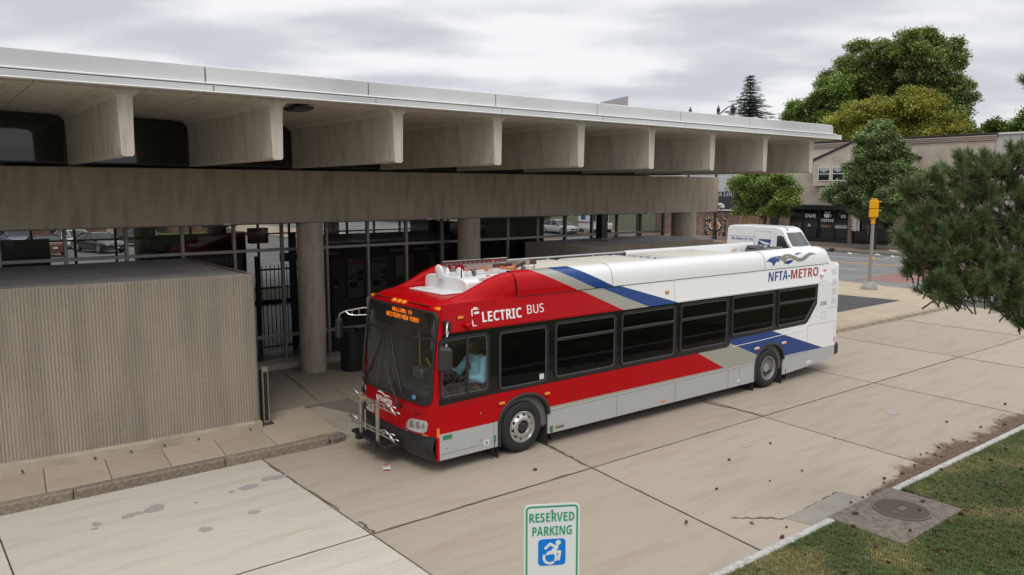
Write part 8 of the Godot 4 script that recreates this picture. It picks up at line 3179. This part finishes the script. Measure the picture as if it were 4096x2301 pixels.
func make_trees() -> void:
	var clump := leaf_clump(1, 44, 0.55, 0.15)
	var big := leaf_clump(2, 50, 1.0, 0.25)
	var fine := leaf_clump(3, 56, 0.9, 0.17, 0.4)
	# street trees on the far pavement
	make_tree("street_tree", "light green street tree behind the bus, before the pink brick restaurant", Vector3(52.2, 0.15, -36.85), Vector3(52.2, 4.4, -36.85), 0.17,
		[[Vector3(52.2, 4.9, -37.85), Vector3(1.6, 1.2, 2.2)], [Vector3(52.3, 4.6, -36.05), Vector3(1.5, 1.1, 1.9)], [Vector3(52.2, 3.6, -38.35), Vector3(1.3, 0.8, 1.7)], [Vector3(52.2, 3.0, -36.05), Vector3(1.1, 0.9, 1.2)], [Vector3(52.2, 5.6, -36.95), Vector3(1.4, 0.9, 2.6)], [Vector3(52.1, 4.3, -34.35), Vector3(1.0, 0.7, 0.9)]],
		105, 15, 0.62, clump, [Color(0.13, 0.20, 0.045), Color(0.25, 0.33, 0.075)], 31, "street trees across the road")
	make_tree("street_tree", "darker blue green street tree standing before the gabled bay", Vector3(53.4, 0.15, -27.6), Vector3(53.4, 6.8, -27.7), 0.19,
		[[Vector3(53.4, 4.6, -27.7), Vector3(2.0, 1.3, 3.0)], [Vector3(53.4, 6.2, -27.6), Vector3(1.8, 1.5, 2.6)], [Vector3(53.4, 7.8, -27.7), Vector3(1.5, 1.4, 1.9)], [Vector3(53.4, 9.2, -27.9), Vector3(0.9, 1.0, 1.15)], [Vector3(53.4, 3.2, -27.5), Vector3(1.5, 0.7, 2.0)], [Vector3(53.2, 3.9, -30.3), Vector3(0.9, 0.8, 1.1)], [Vector3(53.2, 5.6, -25.2), Vector3(0.7, 0.9, 0.8)], [Vector3(53.3, 4.1, -24.9), Vector3(0.9, 0.8, 0.9)]],
		260, 20, 0.55, clump, [Color(0.11, 0.165, 0.06), Color(0.22, 0.28, 0.12)], 32, "street trees across the road")
	# background trees
	make_tree("maple_tree", "tall dark rounded maple, the highest tree behind the shops", Vector3(86, 0, -44), Vector3(86, 12, -44), 0.6,
		[[Vector3(86, 19.5, -45.5), Vector3(4.5, 3.6, 4.5)], [Vector3(86, 20, -40.8), Vector3(4.5, 3.0, 4.2)], [Vector3(86, 15, -39.0), Vector3(4.0, 3.6, 3.8)], [Vector3(86, 14.5, -44), Vector3(4.0, 3.2, 4.5)], [Vector3(86, 17.2, -49), Vector3(3.4, 3.0, 3.0)], [Vector3(86, 11, -37.6), Vector3(3.4, 3.2, 2.7)], [Vector3(86, 11.5, -46), Vector3(3.4, 2.5, 4.0)], [Vector3(86, 8, -40), Vector3(4, 3, 5)]],
		430, 20, 1.05, big, [Color(0.15, 0.19, 0.06), Color(0.25, 0.29, 0.095)], 33, "trees beyond the shops", 0.33)
	make_tree("maple_tree", "mid green tree with upright shoots, left of the tall dark maple", Vector3(78, 0, -49.5), Vector3(78, 10, -49.5), 0.45,
		[[Vector3(78, 14.0, -47.0), Vector3(2.4, 3.2, 2.4)], [Vector3(78, 12.4, -50.5), Vector3(2.2, 3.0, 2.2)], [Vector3(78, 16.6, -46.4), Vector3(1.5, 1.9, 1.5)], [Vector3(78, 10.0, -48), Vector3(3.0, 2.4, 4.0)], [Vector3(78, 10.8, -52.6), Vector3(1.7, 2.2, 1.6)], [Vector3(78, 14.8, -50.4), Vector3(0.9, 1.7, 0.9)], [Vector3(78, 8, -50), Vector3(3, 3, 5)], [Vector3(78, 9, -44), Vector3(3, 3, 3)]],
		260, 20, 0.95, big, [Color(0.14, 0.22, 0.05), Color(0.24, 0.32, 0.075)], 34, "trees beyond the shops", 0.4)
	make_tree("locust_tree", "spreading yellow green locust tree above the shop roof", Vector3(71, 0, -36.5), Vector3(71, 8, -36.5), 0.4,
		[[Vector3(71, 12.3, -38), Vector3(2.6, 1.5, 3.6)], [Vector3(71, 12.5, -34), Vector3(2.6, 1.5, 3.0)], [Vector3(71, 10.7, -41.5), Vector3(2.6, 1.4, 3.0)], [Vector3(71, 10.9, -37), Vector3(3.0, 1.6, 4.5)], [Vector3(71, 10.5, -31.2), Vector3(2.4, 1.4, 2.0)], [Vector3(71, 13.7, -34.0), Vector3(1.2, 0.8, 1.6)], [Vector3(71, 9.3, -36), Vector3(3.0, 1.5, 6.5)], [Vector3(71, 9.5, -43.6), Vector3(2.0, 1.0, 1.5)]],
		260, 22, 0.95, fine, [Color(0.21, 0.22, 0.028), Color(0.36, 0.33, 0.05)], 35, "trees beyond the shops", 0.42)
	var k := 0
	for e in [[Vector3(92, 0, -34.0), 13.4, 2.6, "small green tree just above the roof edge on the right, the nearer the locust"], [Vector3(92, 0, -29.5), 13.6, 2.4, "small green tree above the pale side wall on the right"], [Vector3(92, 0, -26.0), 13.2, 2.4, "small green tree at the right edge above the side wall"]]:
		k += 1
		var f: Vector3 = e[0]
		make_tree("small_tree", e[3], f, f + Vector3(0, e[1] - 2, 0), 0.25, [[f + Vector3(0, e[1] - 1.6, 0), Vector3(2, 1.7, e[2])], [f + Vector3(0, e[1] - 3.6, 0.6), Vector3(2.4, 2.2, e[2] + 0.8)]], 34, 20, 1.1, big, [Color(0.11, 0.18, 0.03), Color(0.20, 0.28, 0.05)], 50 + k, "trees beyond the shops")
	# spruce: whorls of drooping sprays
	var sp := thing("spruce_tree", "dark conical spruce rising behind the station roof", "tree", Vector3(78, 0, -57.7))
	var g := RandomNumberGenerator.new()
	g.seed = 61
	var mb := Mb.new()
	var foot := Vector3(78, 0, -57.7)
	mb.tube([foot, foot + Vector3(0, 10, 0), foot + Vector3(0, 19.8, 0)], 0.3, 8, 0.03)
	var where := []
	var tint := PackedColorArray()
	var y := 7.0
	while y < 19.8:
		var reach := lerpf(7.6, 0.35, clampf((y - 7.0) / 12.8, 0.0, 1.0))
		var n := 9 if y < 17 else 6
		var a0 := g.randf() * TAU
		for i in n:
			var a := a0 + TAU * i / n + g.randf_range(-0.25, 0.25)
			var d := Vector3(cos(a), 0, sin(a))
			var l := reach * g.randf_range(0.5, 1.15)
			var tip := foot + Vector3(0, y - 0.16 * l * l * 0.3 + 0.05 * l, 0) + d * l
			mb.tube([foot + Vector3(0, y, 0), tip], 0.05, 4, 0.01)
			var m := maxi(2, int(l / 0.24))
			for j in m:
				var u := (j + 0.6) / m
				var p := (foot + Vector3(0, y, 0)).lerp(tip, u) + Vector3(g.randfn(0, 0.12), g.randfn(-0.1, 0.08), g.randfn(0, 0.12))
				where.append(Transform3D(Basis(Vector3.UP, -a + g.randf_range(-0.5, 0.5)).rotated(Vector3.UP, 0.0).scaled(Vector3.ONE * g.randf_range(0.8, 1.2)), p - foot))
				var q := g.randf_range(0.7, 1.3)
				tint.append(Color(0.035 * q, 0.055 * q, 0.034 * q))
		y += 0.42
	row_z = foot.z
	part(sp, "trunk", mb, bark_mat())
	row_z = 0.0
	var spray := Mb.new()
	for i in 46:
		var c := Vector3(g.randf_range(-0.3, 0.3), g.randf_range(-0.14, 0.05), g.randf_range(-0.2, 0.2))
		var d := Vector3(0.7, g.randf_range(-0.5, 0.5), g.randf_range(-0.8, 0.8)).normalized() * 0.16
		var s := d.cross(Vector3(g.randfn(0, 1), 1, g.randfn(0, 1))).normalized() * 0.022
		spray.tri(c - s, c + s, c + d)
	spread(where)
	multi(sp, "crown", spray.mesh(), leaf_mat("leaf", Color(1, 1, 1)), where, tint, "stuff")
	# low shrubs and trees seen through the glass
	k = 0
	for e in [[Vector3(15.0, 0, -78), 3.2, "shrub on the grass beyond the parking lot, left of the round column"], [Vector3(28, 0, -41.5), 0.95, "low green shrub by the hydrant, seen through the glass"], [Vector3(44, 0, -92), 4.0, "tree beyond the street seen through the glass right of the round column"], [Vector3(52, 0, -84), 4.0, "tree beyond the street seen through the glass left of the stop sign"], [Vector3(54.5, 0, -74), 3.4, "tree beyond the street seen through the glass at the stop sign"]]:
		k += 1
		var f: Vector3 = e[0]
		var r: float = e[1]
		make_tree("shrub" if r < 3.3 else "garden_tree", e[2], f, f + Vector3(0, r * 0.7, 0), 0.06 * r, [[f + Vector3(0, r * 0.65, 0), Vector3(r * 0.6, r * 0.5, r * 0.6)], [f + Vector3(r * 0.3, r * 0.9, r * 0.2), Vector3(r * 0.4, r * 0.4, r * 0.4)]], 26, 16, r * 0.28, clump if r < 2 else big, [Color(0.05, 0.10, 0.02), Color(0.11, 0.17, 0.04)], 80 + k)
	# grass patch round the street tree
	mb = sheet(blot(Vector2(53.2, -27.8), 0.95, 71, 1.0), 0.17)
	struct("tree_pit", mb, mats["turf"], "small grass patch round the foot of the darker street tree")


func make_pine() -> void:
	var foot := mp(Vector3(11.2, 0, -1.3))
	var t := thing("pine_tree", "long needled pine whose boughs reach in from the right edge", "tree", foot, "", false, "site")
	var g := RandomNumberGenerator.new()
	g.seed = 91
	# a shoot: a woody tip with needles in a brush, pointing to +y
	var shoot := Mb.new()
	for i in 260:
		var h := g.randf_range(0.0, 0.17)
		var a := g.randf() * TAU
		var open := g.randf_range(0.5, 1.15) * (1.0 - 0.35 * h / 0.17)
		var d := Vector3(cos(a) * sin(open), cos(open), sin(a) * sin(open)) + Vector3(0, -0.05, 0)
		var l := g.randf_range(0.085, 0.125)
		var b := Vector3(0, h, 0)
		var s := d.cross(Vector3(g.randfn(0, 1), g.randfn(0, 1), g.randfn(0, 1))).normalized() * 0.0015
		var m := b + d * l * 0.55
		shoot.quad(b - s, b + s, m + s, m - s)
		shoot.tri(m - s, m + s, b + d * l + Vector3(0, -0.006, 0))
	var twig := Mb.new()
	twig.tube([Vector3(0, -0.12, 0), Vector3(0, 0.06, 0), Vector3(0, 0.17, 0)], 0.009, 6, 0.005)
	var candle := Mb.new()
	candle.tube([Vector3(0, 0.16, 0), Vector3(0, 0.21, 0), Vector3(0.004, 0.245, 0)], 0.0075, 6, 0.003)
	# bough ends: bunches of shoots in the open air over the lawn, left of the trunk
	var bunch := []
	for e in [[8.02, 4.93, -3.58, 0.20], [7.86, 4.86, -3.68, 0.16], [8.32, 5.10, -3.40, 0.24], [8.55, 5.08, -3.28, 0.26], [8.82, 5.18, -3.12, 0.26], [8.86, 4.85, -3.10, 0.28], [8.5, 4.80, -3.32, 0.26], [8.22, 4.72, -3.44, 0.22],
			[7.95, 4.62, -3.62, 0.22], [8.02, 4.44, -3.58, 0.24], [8.28, 4.48, -3.42, 0.26], [8.58, 4.45, -3.24, 0.28], [8.9, 4.45, -3.08, 0.3], [7.86, 4.32, -3.68, 0.16], [8.08, 4.22, -3.52, 0.24], [8.38, 4.20, -3.36, 0.28], [8.72, 4.16, -3.2, 0.3], [7.92, 4.08, -3.64, 0.18],
			[8.16, 3.98, -3.48, 0.24], [8.44, 3.94, -3.34, 0.26], [8.76, 3.90, -3.16, 0.28], [8.1, 3.80, -3.52, 0.18], [8.36, 3.74, -3.40, 0.24], [8.66, 3.76, -3.24, 0.2], [8.95, 3.72, -3.02, 0.16], [8.86, 3.58, -3.08, 0.13], [9.0, 3.46, -2.98, 0.14], [8.75, 6.02, -2.98, 0.08], [9.15, 4.7, -2.95, 0.35], [9.15, 4.1, -2.95, 0.35]]:
		bunch.append([mp(Vector3(e[0] + 0.10, e[1] - 0.22, e[2] + 0.02)), e[3]])
	var wood := Mb.new()
	wood.tube([foot, foot + Vector3(0.02, 2.5, 0.03), foot + Vector3(-0.03, 5.2, -0.02), foot + Vector3(0, 8.5, 0)], 0.19, 12, 0.09)
	var at := []
	var tint := PackedColorArray()
	var at2 := []
	var tint2 := PackedColorArray()
	var main := [Vector3(9.1, 5.0, -2.95), Vector3(9.1, 4.35, -2.95), Vector3(9.1, 3.85, -2.95), Vector3(9.2, 3.3, -2.85)]
	for i in 4:
		main[i] = mp(main[i])
	for m in main:
		wood.tube([foot + Vector3(0, m.y - 0.9, 0), foot.lerp(m, 0.5) * Vector3(1, 0, 1) + Vector3(0, m.y - 0.45, 0), m], 0.07, 8, 0.026)
	for b in bunch:
		var c: Vector3 = b[0]
		var near: Vector3 = main[0]
		for m in main:
			if m.distance_to(c) < near.distance_to(c): near = m
		wood.tube([near, near.lerp(c, 0.5) + Vector3(0, -0.06, 0), c], 0.02, 6, 0.009)
		var n := maxi(3, int(21 * b[1] / 0.25))
		for i in n:
			var d := Vector3(g.randfn(-0.35, 0.8), g.randfn(0.15, 0.7), g.randfn(-0.1, 0.8))
			var p: Vector3 = c + d.normalized() * b[1] * 0.8 * pow(g.randf(), 0.5)
			var up := (Vector3(g.randfn(-0.35, 0.35), g.randf_range(0.35, 1.1), g.randfn(-0.1, 0.35)) + (p - c) * 1.2).normalized()
			var side := up.cross(Vector3(g.randfn(0, 1), 0.1, g.randfn(0, 1))).normalized()
			var k := g.randf_range(0.8, 1.15)
			var basis := Basis(side, up, side.cross(up)).scaled(Vector3.ONE * k)
			at.append(Transform3D(basis, p - foot))
			var q := g.randf_range(0.65, 1.3)
			tint.append(Color(0.115 * q, 0.165 * q, 0.075 * q).lerp(Color(0.26, 0.28, 0.12), g.randf() * 0.4))
			if g.randf() < 0.25 and up.y > 0.6:
				at2.append(Transform3D(basis, p - foot))
				tint2.append(Color(1, 1, 1))
			if g.randf() < 0.2:
				wood.tube([c, p], 0.006, 5, 0.004)
	part(t, "trunk", wood, bark_mat())
	multi(t, "needles", shoot.mesh(), leaf_mat("leaf", Color(1, 1, 1)), at, tint, "stuff")
	multi(t, "twig", twig.mesh(), mat("twig_brown", lin(0.11, 0.075, 0.05), 0.9), at, tint, "stuff")
	multi(t, "candle", candle.mesh(), mat("candle_tan", lin(0.30, 0.22, 0.11), 0.8), at2, tint2, "stuff")


func make_lawn_cover() -> void:
	var g := RandomNumberGenerator.new()
	g.seed = 14
	var tuft := Mb.new()
	for i in 9:
		var a := g.randf() * TAU
		var d := Vector3(cos(a), 0, sin(a))
		var b := d * g.randf_range(0.0, 0.02)
		var l := g.randf_range(0.025, 0.055)
		var s := d.cross(Vector3.UP) * 0.0022
		var m := b + Vector3(0, l * 0.7, 0) + d * l * 0.25
		tuft.quad(b - s, b + s, m + s * 0.8, m - s * 0.8)
		tuft.tri(m - s * 0.8, m + s * 0.8, b + Vector3(0, l * 0.9, 0) + d * l * 0.75)
	var at := []
	var tint := PackedColorArray()
	var dry := FastNoiseLite.new()
	dry.seed = 2
	dry.frequency = 0.55
	for i in 90000:
		# denser where the view is nearest
		var x := 5.5 + 15.0 * g.randf()
		var z := -4.93 + 3.0 * pow(g.randf(), 1.25)
		if x > 9.0 and x < 10.80 and z < -4.07:
			continue
		var p := mp(Vector3(x, 0.075, z))
		at.append(Transform3D(Basis(Vector3.UP, g.randf() * TAU).scaled(Vector3(1, g.randf_range(0.6, 1.3), 1) * g.randf_range(0.8, 1.25)), p))
		var k := clampf(dry.get_noise_2d(x, z) * 1.4 + 0.38 + g.randfn(0, 0.18), 0.0, 1.0)
		var c := Color(0.085, 0.125, 0.028).lerp(Color(0.30, 0.255, 0.11), k * k)
		var q := g.randf_range(0.7, 1.3)
		tint.append(Color(c.r * q, c.g * q, c.b * q))
	var holder := multi(self, "grass", tuft.mesh(), leaf_mat("leaf", Color(1, 1, 1)), at, tint, "stuff")
	tag(holder, "short patchy grass on the lawn beside the white kerb", "grass")
	# brown needle and dirt drift along the kerb
	var bit := Mb.new()
	for i in 14:
		var c := Vector3(g.randfn(0, 0.05), g.randf_range(0.0, 0.02), g.randfn(0, 0.04))
		var d := Vector3(g.randfn(0, 1), g.randfn(0, 0.15), g.randfn(0, 1)).normalized() * g.randf_range(0.02, 0.06)
		var s := d.cross(Vector3.UP).normalized() * 0.003
		bit.quad(c - s, c + s, c + d + s, c + d - s)
	at = []
	tint = PackedColorArray()
	var edge := FastNoiseLite.new()
	edge.seed = 6
	edge.frequency = 1.3
	for i in 5000:
		var x := 10.5 + 10.5 * g.randf()
		var w := 0.30 * smoothstep(10.3, 12.6, x) + 0.05
		w *= clampf(0.75 + 1.1 * edge.get_noise_2d(x, 0.0), 0.15, 1.6)
		var u := absf(g.randfn(0, 0.5))
		var z := -5.10 - w * u
		if u > 1.3 and g.randf() < 0.7: continue
		at.append(Transform3D(Basis(Vector3.UP, g.randf() * TAU).scaled(Vector3.ONE * g.randf_range(0.6, 1.3)), mp(Vector3(x, 0.004 + 0.02 * maxf(0.0, 1.0 - u) * g.randf(), z))))
		var q := g.randf_range(0.5, 1.3)
		tint.append(Color(0.20 * q, 0.12 * q, 0.07 * q))
	holder = multi(self, "needle_litter", bit.mesh(), leaf_mat("litter_mat", Color(1, 1, 1)), at, tint, "stuff")
	tag(holder, "drift of brown pine needles and dirt along the white kerb", "leaf litter")
	mats["litter_mat"].backlight_enabled = false
	# pine cones: one built with scales, the rest copies
	var cone := Node3D.new()
	cone.name = numbered("pine_cone")
	add_child(cone)
	orig[cone] = Vector3.ZERO
	frame_of[cone] = "site"
	tag(cone, "brown pine cone", "pine cone", "pine cones fallen from the pine")
	var core := Mb.new()
	core.ball(Vector3(0, 0.022, 0), Vector3(0.034, 0.016, 0.016), 8)
	part(cone, "core", core, mat("cone_dark", lin(0.045, 0.028, 0.018), 0.9))
	var sc := Mb.new()
	for i in 34:
		var u := (i + 0.5) / 34.0
		var a := i * 2.4
		var r := 0.022 * sin(PI * (0.12 + 0.85 * u)) + 0.003
		var c := Vector3(-0.036 + 0.072 * u, 0.022, 0)
		var d := Vector3(-0.45, cos(a), sin(a)).normalized()
		var s := d.cross(Vector3.RIGHT).normalized() * 0.009
		sc.tri(c - s * 0.5, c + s * 0.5, c + d * r * 1.15 + s)
		sc.tri(c - s * 0.5, c + d * r * 1.15 + s, c + d * r * 1.15 - s)
	part(cone, "scales", sc, mat("cone_brown", lin(0.135, 0.075, 0.042), 0.85))
	var spots := []
	for e in [[9.70, -7.33], [10.34, -6.33], [9.54, -6.40], [8.57, -6.68], [12.25, -6.87], [13.36, -5.53], [12.92, -5.52], [14.04, -5.55], [11.17, -5.38], [10.99, -5.31], [10.67, -5.19], [10.35, -5.23], [10.42, -5.18], [10.20, -5.22], [8.39, -5.33], [8.06, -5.19], [9.86, -5.23], [14.12, -5.36], [15.26, -5.57], [15.04, -6.08], [12.91, -5.27], [12.93, -5.40], [12.36, -5.21], [11.17, -5.19], [11.45, -5.15], [13.52, -5.40], [11.9, -5.25], [12.1, -5.35], [12.6, -5.2], [13.9, -5.25], [14.6, -5.3], [15.3, -5.2], [15.8, -5.35], [16.3, -5.3], [16.9, -5.25], [11.0, -7.4], [7.3, -6.2], [6.6, -8.9], [18.2, -5.3], [17.4, -5.9], [12.75, -5.55], [11.6, -5.3]]:
		spots.append(Vector3(e[0], 0.004, e[1]))
	for e in [[13.20, -4.63], [12.08, -4.91], [12.08, -4.27], [12.18, -4.04], [11.10, -4.29], [11.19, -4.43], [11.04, -4.54], [10.78, -4.03], [10.21, -4.02], [9.78, -4.0], [8.7, -3.6], [10.61, -4.03], [7.81, -4.14], [8.72, -4.25], [9.25, -3.74], [8.44, -3.96], [10.80, -3.48], [10.89, -3.35], [14.02, -4.70], [14.57, -4.60], [11.73, -4.38], [8.98, -4.71], [13.23, -4.19], [15.2, -4.6], [12.7, -4.4], [11.6, -3.9], [10.2, -3.6], [9.4, -3.2], [7.2, -4.4], [13.6, -4.4], [12.9, -4.75], [10.0, -3.2]]:
		spots.append(Vector3(e[0], 0.10, e[1]))
	for e in [[10.23, -4.41], [9.36, -4.87], [10.57, -4.51], [9.5, -4.2]]:
		spots.append(Vector3(e[0], 0.108, e[1]))
	for i in spots.size():
		var c: Node3D = cone
		if i > 0:
			c = cone.duplicate()
			c.name = numbered("pine_cone")
			add_child(c)
		c.position = mp(spots[i])
		c.rotation = Vector3(g.randf_range(-0.3, 0.3), g.randf() * TAU, g.randf_range(-0.2, 0.9 if i > 41 else 0.3))
		c.scale = Vector3.ONE * (g.randf_range(0.5, 1.0) if i < 42 else g.randf_range(0.8, 1.25))
		c.set_meta("label", "brown pine cone lying on the concrete driveway" if i < 42 else ("brown pine cone lying in the grass of the lawn" if i < 74 else "brown pine cone lying on the drain pad"))
		c.set_meta("group", "pine cones on the driveway" if i < 42 else ("pine cones in the lawn" if i < 74 else "pine cones on the drain pad"))


func _ready() -> void:
	rng.seed = 1
	make_view()
	make_textures()
	make_ground()
	make_station()
	make_bus()
	make_driver()
	make_shops()
	make_vehicles()
	make_furniture()
	make_trees()
	make_pine()
	make_lawn_cover()
